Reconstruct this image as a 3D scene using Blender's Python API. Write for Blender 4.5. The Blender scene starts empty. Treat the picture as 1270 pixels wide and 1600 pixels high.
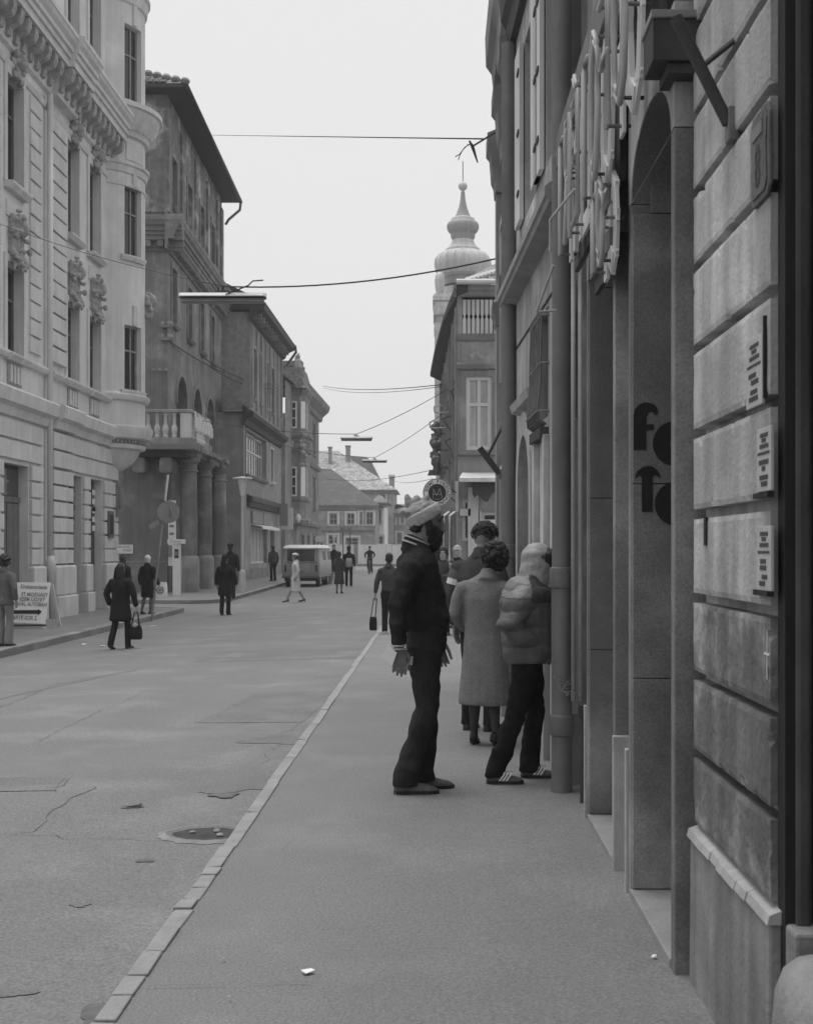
import bpy, math, random
from mathutils import Vector, noise
random.seed(7)
S = bpy.context.scene
COL = S.collection
# ---------------------------------------------------------------- camera, sky, sun, exposure
EYE, FPX, VX, VY = 1.62, 2100.0, 682.0, 858.0
cam_d = bpy.data.cameras.new('camera')
cam = bpy.data.objects.new('camera', cam_d); COL.objects.link(cam)
cam.location = (0, 0, EYE); cam.rotation_euler = (math.pi/2, 0, 0)
cam_d.sensor_fit = 'AUTO'; cam_d.sensor_width = 36.0
cam_d.lens = FPX/1600*36
cam_d.shift_x = -(VX-635)/1600; cam_d.shift_y = (VY-800)/1600
cam_d.clip_start = .05; cam_d.clip_end = 4000
cam_d.dof.use_dof = True; cam_d.dof.focus_distance = 12.0; cam_d.dof.aperture_fstop = 9.0
S.camera = cam
sdir = Vector((-.10, .16, .98)).normalized()      # towards the brightest part of the cloud, almost overhead
SUN_EL = math.asin(sdir.z)
w = bpy.data.worlds.new('World'); S.world = w; w.use_nodes = True
nt = w.node_tree; bg = nt.nodes['Background']
sky = nt.nodes.new('ShaderNodeTexSky'); sky.sky_type = 'NISHITA'; sky.sun_disc = False
sky.sun_elevation = SUN_EL; sky.sun_rotation = math.atan2(sdir.x, sdir.y); sky.dust_density = 3
bw = nt.nodes.new('ShaderNodeRGBToBW'); nt.links.new(sky.outputs[0], bw.inputs[0])
mixs = nt.nodes.new('ShaderNodeMix'); mixs.data_type = 'RGBA'; mixs.inputs[0].default_value = .96   # overcast: an even cloud deck
nt.links.new(bw.outputs[0], mixs.inputs[6]); mixs.inputs[7].default_value = (4.15, 4.15, 4.15, 1)
nt.links.new(mixs.outputs[2], bg.inputs[0]); bg.inputs[1].default_value = .1
sun_d = bpy.data.lights.new('sun', 'SUN'); sun_d.energy = 1.4; sun_d.angle = math.radians(45); sun_d.color = (1, 1, 1)
sun = bpy.data.objects.new('sun', sun_d); COL.objects.link(sun)
sun.rotation_euler = sdir.to_track_quat('Z', 'Y').to_euler()
S.view_settings.view_transform = 'Standard'; S.view_settings.look = 'None'
S.view_settings.exposure = 1.04; S.view_settings.gamma = 1.0
S.view_settings.use_curve_mapping = False

# ---------------------------------------------------------------- helpers
def X(px, Y): return (px-VX)*Y/FPX
def Z(py, Y): return EYE-(py-VY)*Y/FPX
def ss(a, b, t):
    t = max(0, min(1, (t-a)/(b-a))); return t*t*(3-2*t)
def zroad(x, y):
    s = ss(7, 25, y)*(1-ss(46, 72, y))
    return -.10-.16*s*max(0, min(1, (-1.1-x)/5.5))+.10*ss(55, 85, y)
def zleft(y): return zroad(-7.5, y)+.12

def mat(name, v, rough=.88, var=.12, sc=2.0, streak=0, bump=.25, bsc=45, spec=.3, fleck=0, fsc=160, metal=0, stain=0, track=0, fold=0):
    m = bpy.data.materials.new(name); m.use_nodes = True
    N, L = m.node_tree.nodes, m.node_tree.links
    b = N['Principled BSDF']; b.inputs['Roughness'].default_value = rough; b.inputs['Metallic'].default_value = metal
    b.inputs['Specular IOR Level'].default_value = spec
    g = N.new('ShaderNodeNewGeometry')
    cur = None
    def fac(scale, amp, detail=5, squash=None, lo=.3, hi=.7):
        nonlocal cur
        src = g.outputs['Position']
        if squash:
            mp = N.new('ShaderNodeMapping'); mp.inputs['Scale'].default_value = squash; L.new(src, mp.inputs[0]); src = mp.outputs[0]
        t = N.new('ShaderNodeTexNoise'); t.inputs['Scale'].default_value = scale; t.inputs['Detail'].default_value = detail
        t.inputs['Roughness'].default_value = .62
        L.new(src, t.inputs['Vector'])
        mr = N.new('ShaderNodeMapRange'); mr.inputs[1].default_value = lo; mr.inputs[2].default_value = hi
        mr.inputs[3].default_value = 1-amp; mr.inputs[4].default_value = 1+amp; L.new(t.outputs[0], mr.inputs[0])
        if cur is None: cur = mr.outputs[0]
        else:
            k = N.new('ShaderNodeMath'); k.operation = 'MULTIPLY'; L.new(cur, k.inputs[0]); L.new(mr.outputs[0], k.inputs[1]); cur = k.outputs[0]
    if var: fac(sc, var)
    if streak: fac(3.0, streak, 4, (1.6, 1.6, .12))
    if track: fac(1.0, track, 5, (1.3, .10, 1))
    if fold: fac(1.0, fold, 3, (17, 17, .12))  # upright light and dark streaks: shading of curtain folds put into the colour
    if stain: fac(.9, stain, 8, None, .5, .66)
    if fleck: fac(fsc, fleck, 2)
    if cur is not None:
        k = N.new('ShaderNodeMath'); k.operation = 'MULTIPLY'; L.new(cur, k.inputs[0]); k.inputs[1].default_value = v
        c = N.new('ShaderNodeCombineColor'); [L.new(k.outputs[0], c.inputs[i]) for i in range(3)]
        L.new(c.outputs[0], b.inputs['Base Color'])
    else: b.inputs['Base Color'].default_value = (v, v, v, 1)
    if bump:
        t = N.new('ShaderNodeTexNoise'); t.inputs['Scale'].default_value = bsc; t.inputs['Detail'].default_value = 5
        L.new(g.outputs['Position'], t.inputs['Vector'])
        bn = N.new('ShaderNodeBump'); bn.inputs['Strength'].default_value = bump; bn.inputs['Distance'].default_value = .012
        L.new(t.outputs[0], bn.inputs['Height']); L.new(bn.outputs[0], b.inputs['Normal'])
    return m

M = {}
def dm(k, *a, **kw): M[k] = mat(k, *a, **kw)
dm('asphalt', .18, track=.04, var=.05, sc=.7, fleck=.30, fsc=75, bump=.32, bsc=80, stain=.09, spec=.2)
dm('asphalt_walk', .185, track=.03, var=.05, sc=1.1, fleck=.28, fsc=90, bump=.28, bsc=90, stain=.07, spec=.2)
dm('patch', .158, var=.10, sc=2, fleck=.3, fsc=75, bump=.35, bsc=90, stain=.1)
dm('crack', .115, var=.3, sc=9, bump=0)
dm('plate', .42, var=.1, sc=8, bump=.05)
dm('plaster_old', .30, var=.22, sc=3.0, streak=.38, bump=.7, bsc=30, stain=.55)
dm('boulder', .30, var=.22, sc=5, bump=.8, bsc=28, stain=.3, fleck=.15)
dm('kerb', .25, var=.15, sc=5, fleck=.15, bump=.4)
dm('earth', .16, var=.2)
dm('wet', .035, rough=.6, var=.4, sc=9, bump=.1, spec=.25)
dm('stucco_a', .60, var=.08, sc=.8, streak=.10, bump=.2, stain=.07)
dm('stone_a', .54, var=.12, sc=1.5, streak=.1, bump=.3)
dm('orn', .32, var=.3, sc=6, bump=.4, bsc=25)
dm('stucco_b', .24, var=.16, sc=.9, streak=.18, stain=.18)
dm('peel', .31, var=.35, sc=2.4, streak=.25, stain=.45, bump=.5, bsc=6)
dm('stone_b', .25, var=.15, sc=1.5, stain=.2)
dm('stucco_c', .31, var=.16, sc=1.2, streak=.12, stain=.15)
dm('brick_c', .28, var=.2, sc=5, streak=.1, bump=.5, bsc=14)
dm('stucco_d', .27, var=.16, sc=1.2, streak=.2, stain=.2)
dm('pale', .62, var=.06, bump=.05)
dm('white', .75, var=.06, sc=6, bump=.05, rough=.6)
dm('plaster', .43, var=.15, sc=1.1, streak=.32, bump=.4, bsc=55, stain=.26)
dm('plinth', .24, var=.16, sc=2.2, streak=.28, bump=.4, stain=.22)
dm('plinthtop', .36, var=.2, sc=6, bump=.3)
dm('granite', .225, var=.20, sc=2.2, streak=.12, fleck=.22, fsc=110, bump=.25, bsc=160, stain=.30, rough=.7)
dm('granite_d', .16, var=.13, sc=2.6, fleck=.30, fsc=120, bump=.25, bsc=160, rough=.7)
dm('pipe', .165, var=.14, sc=5, streak=.15, rough=.6, metal=.3, bump=.15)
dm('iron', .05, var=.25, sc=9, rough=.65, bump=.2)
dm('ironmid', .14, var=.25, sc=9, rough=.6, bump=.2)
dm('tube', .38, rough=.5, var=.10, sc=9, bump=0, spec=.5)
dm('black', .018, var=.2, sc=12, rough=.7, bump=.1)
dm('wood_d', .055, var=.25, sc=3, streak=.35, rough=.6)
dm('wood', .13, var=.2, sc=3, streak=.3, rough=.7)
dm('glass', .03, rough=.12, var=.4, sc=.8, bump=0, spec=.55)
dm('curtain', .38, fold=.4, rough=.35, var=.12, sc=5, streak=.25, bump=0, spec=.5)  # flat pane, the shading of its folds is painted in
dm('tile_d', .105, var=.30, sc=6, bump=.3, stain=.2)
dm('tile', .17, var=.30, sc=6, bump=.3, stain=.2)
dm('tile_l', .24, var=.30, sc=5, bump=.3, stain=.2)
dm('tile_m', .30, var=.55, sc=2.2, bump=.3, fleck=.4, fsc=5)
dm('tower', .50, var=.10, sc=.6, streak=.12, stain=.15)
dm('copper', .50, var=.14, sc=.5, streak=.18, rough=.6)
dm('copper_d', .30, var=.14, sc=.5, streak=.18, rough=.6)
dm('foliage', .10, var=.3, sc=2)
dm('skin', .27, var=.06, sc=12, rough=.6, bump=.1, bsc=200)
dm('skin_d', .20, var=.1, sc=12, rough=.6, bump=.1, bsc=200)
dm('hair', .022, var=.4, sc=30, rough=.55, bump=.6, bsc=90)
dm('hair_m', .05, var=.4, sc=30, rough=.55, bump=.6, bsc=90)
dm('hair_w', .55, var=.2, sc=30, rough=.6, bump=.5, bsc=90)
dm('cloth_k', .019, var=.3, sc=8, rough=.95, bump=.4, bsc=120, spec=.1)
dm('cloth_j', .027, var=.22, sc=9, rough=.95, bump=.5, bsc=140, spec=.1)
dm('denim', .032, var=.30, sc=7, rough=.95, bump=.5, bsc=160, spec=.1)
dm('cloth_d', .06, var=.25, sc=8, rough=.95, bump=.4, bsc=120, spec=.1)
dm('cloth_m', .12, var=.2, sc=8, rough=.95, bump=.4, bsc=120, spec=.1)
dm('tweed', .185, var=.10, sc=9, rough=.97, bump=.5, bsc=180, spec=.1, fleck=.28, fsc=110)
dm('cloth_l', .38, var=.12, sc=8, rough=.95, bump=.4, bsc=120, spec=.1)
dm('cream', .52, var=.1, sc=8, rough=.95, bump=.3, bsc=120, spec=.1)
dm('nylon', .125, var=.2, sc=9, rough=.5, bump=.35, bsc=50)
dm('nylon_m', .19, var=.2, sc=9, rough=.5, bump=.35, bsc=50)
dm('nylon_l', .31, var=.15, sc=9, rough=.5, bump=.35, bsc=50)
dm('knit', .30, var=.16, sc=14, rough=.97, bump=.7, bsc=120, spec=.1)
dm('knit_l', .42, var=.22, sc=40, rough=.97, bump=.7, bsc=120, spec=.1)
dm('shoe', .10, var=.3, sc=12, rough=.7)
dm('shoe_k', .02, var=.3, sc=12, rough=.45)
dm('van', .34, var=.08, sc=2, rough=.45, stain=.12)
dm('van_l', .55, var=.08, sc=2, rough=.5)
dm('rubber', .025, var=.2, rough=.8)
dm('sign_g', .22, var=.15, sc=5, rough=.6)
dm('print', .06, var=.2, bump=0)
dm('concrete', .60, var=.12, sc=.5, streak=.15)

class MB:
    def __init__(s): s.v = []; s.f = []
    def add(s, v, f):
        o = len(s.v); s.v += [Vector(p) for p in v]; s.f += [tuple(i+o for i in q) for q in f]; return s
    def hexa(s, p): return s.add(p, [(0,3,2,1),(4,5,6,7),(0,1,5,4),(1,2,6,5),(2,3,7,6),(3,0,4,7)])
    def box(s, x0,x1,y0,y1,z0,z1):
        s.hexa([(x0,y0,z0),(x1,y0,z0),(x1,y1,z0),(x0,y1,z0),(x0,y0,z1),(x1,y0,z1),(x1,y1,z1),(x0,y1,z1)])
        return s
    def rings(s, R, cap=True, close=True):
        n = len(R[0]); o = len(s.v)
        for r in R: s.v += [Vector(p) for p in r]
        for i in range(len(R)-1):
            for j in range(n if close else n-1):
                a, b = o+i*n+j, o+i*n+(j+1) % n
                s.f.append((a, b, b+n, a+n))
        if cap: s.f.append(tuple(o+j for j in range(n-1, -1, -1))); s.f.append(tuple(o+(len(R)-1)*n+j for j in range(n)))
    def lathe(s, c, prof, n=24, a0=0, a1=2*math.pi, cap=True):
        full = abs(a1-a0) > 6.28; m = n if full else n+1
        s.rings([[(c[0]+r*math.cos(a0+(a1-a0)*j/n), c[1]+r*math.sin(a0+(a1-a0)*j/n), z) for j in range(m)] for r, z in prof], cap, full)
        return s
    def loft(s, pts, lat=(1,0,0), n=12, tip=.45):
        """pts: (point, ra, rb); rings square to the path, ra along lat"""
        P = [Vector(p[0]) for p in pts]; lat = Vector(lat); R = []
        for i, (p, ra, rb) in enumerate(pts):
            t = (P[min(i+1, len(P)-1)]-P[max(i-1, 0)])
            t = t.normalized() if t.length > 1e-9 else Vector((0,0,1))
            a = lat-t*lat.dot(t)
            if a.length < 1e-3: a = t.orthogonal()
            a.normalize(); b = t.cross(a)
            ring = lambda q, k: [q+a*(ra*k*math.cos(2*math.pi*j/n))+b*(rb*k*math.sin(2*math.pi*j/n)) for j in range(n)]
            m = min(ra, rb)
            if i == 0 and tip: R.append(ring(P[i]-t*m*tip, .25)); R.append(ring(P[i]-t*m*tip*.75, .7))
            R.append(ring(P[i], 1))
            if i == len(pts)-1 and tip: R.append(ring(P[i]+t*m*tip*.75, .7)); R.append(ring(P[i]+t*m*tip, .25))
        s.rings(R); return s
    def tube(s, pts, r, n=8, tip=0):
        rr = r if isinstance(r, (list, tuple)) else [r]*len(pts)
        return s.loft([(p, q, q) for p, q in zip(pts, rr)], (.13, .31, .94), n, tip)
    def ball(s, c, r, n=10):
        c = Vector(c); rx, ry, rz = r if isinstance(r, (list, tuple)) else (r, r, r); R = []
        for i in range(n//2+1):
            th = math.pi*(i+.04)/(n//2+.08)
            R.append([c+Vector((rx*math.sin(th)*math.cos(2*math.pi*j/n), ry*math.sin(th)*math.sin(2*math.pi*j/n), -rz*math.cos(th))) for j in range(n)])
        s.rings(R); return s
    def poly(s, pts, off):
        """flat outline pts (3D) pushed by off into a solid plate"""
        n = len(pts); off = Vector(off); s.add([Vector(p) for p in pts]+[Vector(p)+off for p in pts],
            [tuple(range(n-1, -1, -1)), tuple(range(n, 2*n))]+[(i, (i+1) % n, (i+1) % n+n, i+n) for i in range(n)])
        return s

class Fr:
    """plane of a facade: u along it, n out of it, z up"""
    def __init__(s, o, u): s.o = Vector(o); s.u = Vector(u).normalized(); s.n = Vector((s.u.y, -s.u.x, 0))
    def P(s, u, n, z): return s.o+s.u*u+s.n*n+Vector((0,0,z))
class Cy:
    def __init__(s, c, r): s.c = Vector(c); s.r = r
    def P(s, u, n, z): return s.c+Vector(((s.r+n)*math.cos(u/s.r), (s.r+n)*math.sin(u/s.r), z))

def fbox(mb, F, u0, u1, n0, n1, z0, z1):
    k = max(1, int(abs(u1-u0)/.25)) if isinstance(F, Cy) else 1
    for i in range(k):
        a, b = u0+(u1-u0)*i/k, u0+(u1-u0)*(i+1)/k
        mb.hexa([F.P(a,n1,z0),F.P(b,n1,z0),F.P(b,n0,z0),F.P(a,n0,z0),F.P(a,n1,z1),F.P(b,n1,z1),F.P(b,n0,z1),F.P(a,n0,z1)])
    return mb
def fprof(mb, F, u0, u1, prof, k=1):
    """extrude outline [(n,z)] along u (cornices, sills)"""
    mb.rings([[F.P(u0+(u1-u0)*i/k, n, z) for n, z in prof] for i in range(k+1)]); return mb
def wall(mb, F, u0, u1, z0, z1, holes=(), d=.22, sub=0):
    us = {u0, u1}; zs = {z0, z1}
    for h in holes: us |= {h[0], h[1]}; zs |= {h[2], h[3], h[3]-(h[4] if len(h) > 4 else 0)}
    if sub: us |= {u0+(u1-u0)*i/sub for i in range(sub)}
    us = sorted(us); zs = sorted(zs)
    for i in range(len(us)-1):
        for j in range(len(zs)-1):
            cu, cz = (us[i]+us[i+1])/2, (zs[j]+zs[j+1])/2
            if any(h[0] < cu < h[1] and h[2] < cz < h[3] for h in holes): continue
            mb.add([F.P(us[i],0,zs[j]),F.P(us[i+1],0,zs[j]),F.P(us[i+1],0,zs[j+1]),F.P(us[i],0,zs[j+1])], [(0,1,2,3)])
    for h in holes:
        a, b, c, e = h[:4]; r = h[4] if len(h) > 4 else 0; s = e-r
        q = lambda p0, p1: mb.add([F.P(p0[0],0,p0[1]),F.P(p1[0],0,p1[1]),F.P(p1[0],-d,p1[1]),F.P(p0[0],-d,p0[1])], [(0,1,2,3)])
        q((a,c),(a,s)); q((b,s),(b,c)); q((b,c),(a,c))
        if not r: q((a,e),(b,e))
        else:
            K = 14; A = [((a+b)/2-(b-a)/2*math.cos(math.pi*i/K), s+r*math.sin(math.pi*i/K)) for i in range(K+1)]
            for i in range(K):
                q(A[i], A[i+1])
                mb.add([F.P(A[i][0],0,A[i][1]),F.P(A[i+1][0],0,A[i+1][1]),F.P(A[i+1][0],0,e),F.P(A[i][0],0,e)], [(0,1,2,3)])
    return mb

WL = {}
def make(name, mb, m, parent=None, smooth=False, bevel=0, label=None, kind=None, flat_ang=None):
    xs = [p.x for p in mb.v]; ys = [p.y for p in mb.v]; zs = [p.z for p in mb.v]
    c = Vector(((min(xs)+max(xs))/2, (min(ys)+max(ys))/2, min(zs)))
    me = bpy.data.meshes.new(name); me.from_pydata([p-c for p in mb.v], [], mb.f); me.update()
    me.materials.append(M[m] if isinstance(m, str) else m)
    if smooth: me.polygons.foreach_set('use_smooth', [True]*len(me.polygons))
    o = bpy.data.objects.new(name, me); COL.objects.link(o)
    if smooth and flat_ang:
        es = o.modifiers.new('e', 'EDGE_SPLIT'); es.split_angle = math.radians(flat_ang)
    if parent is not None: o.parent = parent; o.location = c-WL[parent.name]
    else: o.location = c
    WL[o.name] = c
    if bevel:
        bv = o.modifiers.new('b', 'BEVEL'); bv.width = bevel; bv.segments = 2; bv.limit_method = 'ANGLE'
    if label: o['label'] = label
    if kind: o['kind'] = kind
    return o
def inst(src, pos, parent=None, rot=None, scale=None):
    o = src.copy(); COL.objects.link(o); pos = Vector(pos); WL[o.name] = pos
    if parent is not None: o.parent = parent; o.location = pos-WL[parent.name]
    else: o.location = pos
    if rot is not None: o.rotation_euler = rot
    if scale is not None: o.scale = scale
    return o
def tag(o, label, cat, group=None):
    o['label'] = label; o['category'] = cat
    if group: o['group'] = group
    return o
def thing(name, label, cat, loc, group=None):
    o = bpy.data.objects.new(name, None); COL.objects.link(o); o.location = loc; WL[o.name] = Vector(loc); o.empty_display_size = .2
    return tag(o, label, cat, group)
def solo(name, mb, m, label, cat, group=None, **kw): return tag(make(name, mb, m, None, **kw), label, cat, group)

def remesh(name, mb, m, parent, voxel, sm=2, wr=None, bands=None):
    me = bpy.data.meshes.new('t'); me.from_pydata(mb.v, [], mb.f); me.update()
    o = bpy.data.objects.new('t', me); COL.objects.link(o)
    r = o.modifiers.new('r', 'REMESH'); r.mode = 'VOXEL'; r.voxel_size = voxel
    if sm: k = o.modifiers.new('s', 'SMOOTH'); k.iterations = sm; k.factor = .5
    dg = bpy.context.evaluated_depsgraph_get(); me2 = bpy.data.meshes.new_from_object(o.evaluated_get(dg))
    out = MB(); out.v = [v.co.copy() for v in me2.vertices]; out.f = [tuple(p.vertices) for p in me2.polygons]
    if wr:
        amp, fr, st = wr[:3]; nn = [v.normal.copy() for v in me2.vertices]; rg = wr[3] if len(wr) > 3 else 0; off = Vector((random.random()*50, random.random()*50, 0))
        for i, p in enumerate(out.v):
            q = Vector((p.x, p.y, p.z*st))*fr+off
            d_ = noise.noise(q)+.5*noise.noise(q*2.1)
            if rg: q2 = Vector((p.x*5+p.z*4, p.y*5-p.z*2, p.z*7))+off; d_ += rg*(.55-2.2*abs(noise.noise(q2)))*max(0, .1+1.6*noise.noise(p*3.1+off))
            if len(wr) > 4: d_ += 1.1*abs(math.sin(math.pi*(p.z+.03*noise.noise(p*3))/wr[4]))**.6
            out.v[i] = p+nn[i]*amp*d_
    bpy.data.objects.remove(o); bpy.data.meshes.remove(me); bpy.data.meshes.remove(me2)
    return make(name, out, m, parent, smooth=True)

def text(mb, s, size, o, u, v, n=(0,0,0), align='CENTER', sx=1.0, bold=0):
    """flat letters at o, running along u, upright along v, lifted by n"""
    cu = bpy.data.curves.new('t', 'FONT'); cu.body = s; cu.size = size; cu.align_x = align; cu.align_y = 'CENTER'; cu.resolution_u = 3; cu.offset = bold
    ob = bpy.data.objects.new('t', cu); COL.objects.link(ob)
    dg = bpy.context.evaluated_depsgraph_get(); me = bpy.data.meshes.new_from_object(ob.evaluated_get(dg))
    o, u, v, n = Vector(o), Vector(u), Vector(v), Vector(n)
    mb.add([o+u*(p.co.x*sx)+v*p.co.y+n for p in me.vertices], [tuple(q.vertices) for q in me.polygons])
    bpy.data.objects.remove(ob); bpy.data.curves.remove(cu); bpy.data.meshes.remove(me)
    return mb

def window(F, par, h, d=.2, fw=.07, nx=2, zbars=(), frame='wood', glass='glass', sur=0, sill=0, split=False, surm=None):
    """casement in hole h: frame part, panes and surround as sub-parts"""
    a, b, c, e = h[:4]; r = h[4] if len(h) > 4 else 0
    fm = MB(); n0, n1 = -d-.02, -d+.05
    fbox(fm,F,a,a+fw,n0,n1,c,e-r); fbox(fm,F,b-fw,b,n0,n1,c,e-r); fbox(fm,F,a+fw,b-fw,n0,n1,c,c+fw)
    if not r: fbox(fm,F,a+fw,b-fw,n0,n1,e-fw,e)
    for i in range(1, nx):
        u = a+(b-a)*i/nx; fbox(fm,F,u-fw*.4,u+fw*.4,n0,n1-.012,c+fw,e-fw-r*.2)
    for z in zbars: fbox(fm,F,a+fw,b-fw,n0,n1-.006,z-fw*.4,z+fw*.4)
    wn = make('window', fm, frame, par)
    K = 10
    def glz(a, b, c, e, r):
        g = MB()
        if r:
            s = e-r; g.poly([F.P(a,-d,c),F.P(b,-d,c)]+[F.P((a+b)/2+(b-a)/2*math.cos(math.pi*i/K),-d,s+r*math.sin(math.pi*i/K)) for i in range(K+1)], F.P(0,-.012,0)-F.P(0,0,0))
        else: fbox(g,F,a,b,-d-.012,-d,c,e)
        return g
    if split:
        us = [a+(b-a)*i/nx for i in range(nx+1)]; zz = [c]+list(zbars)+[e]
        for i in range(nx):
            for j in range(len(zz)-1): make('pane', glz(us[i]+.01,us[i+1]-.01,zz[j]+.01,zz[j+1]-.01,0), glass, wn)
    else: make('pane', glz(a,b,c,e,r), glass, wn)
    if sur:
        s = MB(); t = .05
        fbox(s,F,a-sur,a-.003,-.02,t,c,e+sur); fbox(s,F,b+.003,b+sur,-.02,t,c,e+sur)
        if not r: fbox(s,F,a-.003,b+.003,-.02,t,e+.003,e+sur)
        make('surround', s, surm or frame, wn)
    if sill:
        make('sill', fprof(MB(),F,a-.15,b+.15,[(-.05,c-.16),(sill*.6,c-.16),(sill,c-.05),(sill,c-.003),(-.05,c-.003)],4 if isinstance(F,Cy) else 1), surm or frame, wn)
    return wn
# ---------------------------------------------------------------- ground, road, pavements, kerbs
g = MB(); g.add([(-450,-450,-1.2),(450,-450,-1.2),(450,450,-1.2),(-450,450,-1.2)], [(0,1,2,3)])
make('ground', g, 'earth', kind='structure')
rd = MB(); xs = [-60,-20,-12,-9,-7.5,-6.4,-5.3,-4.2,-3.1,-2.0,-1.1,1.5,8,30]; ys = [-12,-4,0]+[2+i*2.0 for i in range(64)]+[140,170,260]
rd.v = [Vector((x, y, zroad(x, y))) for y in ys for x in xs]
n = len(xs); rd.f = [(j*n+i, j*n+i+1, (j+1)*n+i+1, (j+1)*n+i) for j in range(len(ys)-1) for i in range(n-1)]
road = make('road', rd, 'asphalt', smooth=True, kind='structure')
KX = -1.09
def kx(y): return KX-.0*y
pv = MB(); ys = [-8,0]+[2.0*i for i in range(1, 36)]
R = [[(KX-.012, y, -.35), (KX-.012, y, .0), (0.2, y, .004), (1.3+(9 if y > 17 else .4), y, .008), (1.3+(9 if y > 17 else .4), y, -.35)] for y in ys]
pv.rings(R, True, False); make('pavement', pv, 'asphalt_walk', kind='structure')
# far side pavement with its corner, and the one beyond the side street
def slab(name, outline_y, m):
    mb = MB(); R = []
    for y, x in outline_y: z = zroad(max(x, -7.5), y)+.12; R.append([(x, y, z-.4), (x, y, z), (-10.0, y, z+.03), (-16, y, z+.05), (-16, y, z-.4)])
    mb.rings(R, True, False); return make(name, mb, m, kind='structure')
slab('pavement', [(-6,-7.48)]+[(2.0*i, -7.48) for i in range(0, 20)]+[(39.3,-7.5),(40.0,-7.62),(40.5,-7.95),(40.8,-8.6),(40.9,-9.6)], 'asphalt_walk')
slab('pavement', [(46.0,-9.0),(46.1,-8.2),(46.5,-7.8),(47.2,-7.5),(48.5,-7.42)]+[(50+2.0*i, -7.42+.02*i) for i in range(0, 26)], 'asphalt_walk')
# kerb stones, one by one where the photograph tells them apart
kb = MB(); kb.box(KX-.08, KX+.01, 26.5, 70, -.3, .006)
kerb = make('kerb', kb, 'kerb', kind='structure'); rnd = random.Random(3)
y = -2.0
def stone(x0, x1, y0, y1, z1, par, tw=.004, low=.25, m='kerb'):
    mb = MB(); t = [rnd.uniform(-tw, tw) for _ in range(8)]
    mb.hexa([(x0,y0,z1-low),(x1,y0,z1-low),(x1,y1,z1-low),(x0,y1,z1-low),(x0+t[0],y0,z1+t[1]),(x1+t[2],y0,z1+t[3]),(x1+t[4],y1,z1+t[5]),(x0+t[6],y1,z1+t[7])])
    return make('kerb_stone', mb, m, par, bevel=.006)
while y < 26.4:
    L = rnd.uniform(.22, .34) if y < 7.2 else rnd.uniform(.85, 1.15)
    if 6.0 < y < 7.2: L = rnd.uniform(.14, .3)
    o = rnd.uniform(-.008, .008); stone(KX-.08+o, KX+o, y+.006, y+L-.006, .012+rnd.uniform(-.004, .004), kerb); y += L
kb2 = MB()
kb2.box(-7.72, -7.5, -4, 19.9, -.3, .03)
kerb2 = make('kerb', kb2, 'stone_b', kind='structure'); y = 20.0
while y < 39.2:
    L = rnd.uniform(.9, 1.1); o = rnd.uniform(-.01, .01); stone(-7.72+o, -7.485+o, y+.008, y+L-.008, zleft(y+.5)+.016, kerb2, .006, .25, 'stone_b'); y += L
for (xa, ya), (xb, yb) in zip([(-7.5,39.3),(-7.62,40.0),(-7.95,40.5),(-8.6,40.8)], [(-7.62,40.0),(-7.95,40.5),(-8.6,40.8),(-9.6,40.92)]):
    d = Vector((xb-xa, yb-ya, 0)).normalized(); nn = Vector((-d.y, d.x, 0))*.22; z = zleft(40); mb = MB()
    A, B = Vector((xa, ya, 0))-nn*.05, Vector((xb, yb, 0))-nn*.05
    mb.hexa([p+Vector((0,0,zz)) for zz in (z-.3, z+.014) for p in (A, B, B+nn, A+nn)]); make('kerb_stone', mb, 'stone_b', kerb2)
kb3 = MB(); P = [(-12,45.95),(-9.0,45.95),(-8.2,46.05),(-7.78,46.45),(-7.48,47.2),(-7.4,48.5),(-7.39,52),(-7.33,60),(-7.2,72),(-6.95,98)]
for (xa, ya), (xb, yb) in zip(P, P[1:]):
    d = Vector((xb-xa, yb-ya, 0)).normalized(); nn = Vector((-d.y, d.x, 0))*.2
    A, B = Vector((xa, ya, 0)), Vector((xb, yb, 0)); za, zb = zleft(ya)+.012, zleft(yb)+.012
    kb3.hexa([A+Vector((0,0,za-.3)), B+Vector((0,0,zb-.3)), B+nn+Vector((0,0,zb-.3)), A+nn+Vector((0,0,za-.3)), A+Vector((0,0,za)), B+Vector((0,0,zb)), B+nn+Vector((0,0,zb)), A+nn+Vector((0,0,za))])
make('kerb', kb3, 'stone_b', kind='structure')
# cracks and patches lying on the asphalt
def ribbon(mb, pts, w0, zf, step=.12, jit=.025):
    P = []
    for (xa, ya), (xb, yb) in zip(pts, pts[1:]):
        k = max(1, int(math.hypot(xb-xa, yb-ya)/step)); P += [(xa+(xb-xa)*i/k, ya+(yb-ya)*i/k) for i in range(k)]
    P.append(pts[-1]); P = [(x+rnd.gauss(0, jit), y+rnd.gauss(0, jit)) for x, y in P]; L = []
    for i, (x, y) in enumerate(P):
        x2, y2 = P[min(i+1, len(P)-1)]; x1, y1 = P[max(i-1, 0)]; l = math.hypot(x2-x1, y2-y1) or 1
        q = w0*rnd.uniform(.12, .5); nx, ny = -(y2-y1)/l*q, (x2-x1)/l*q
        L.append([(x+nx, y+ny, zf(x+nx, y+ny)), (x-nx, y-ny, zf(x-nx, y-ny))])
    mb.rings(L, False, False)
def GX(px, py, z=-.12): Y = FPX*(EYE-z)/(py-VY); return (X(px, Y), Y)
zr = lambda x, y: zroad(x, y)+.004
ck = MB()
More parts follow.
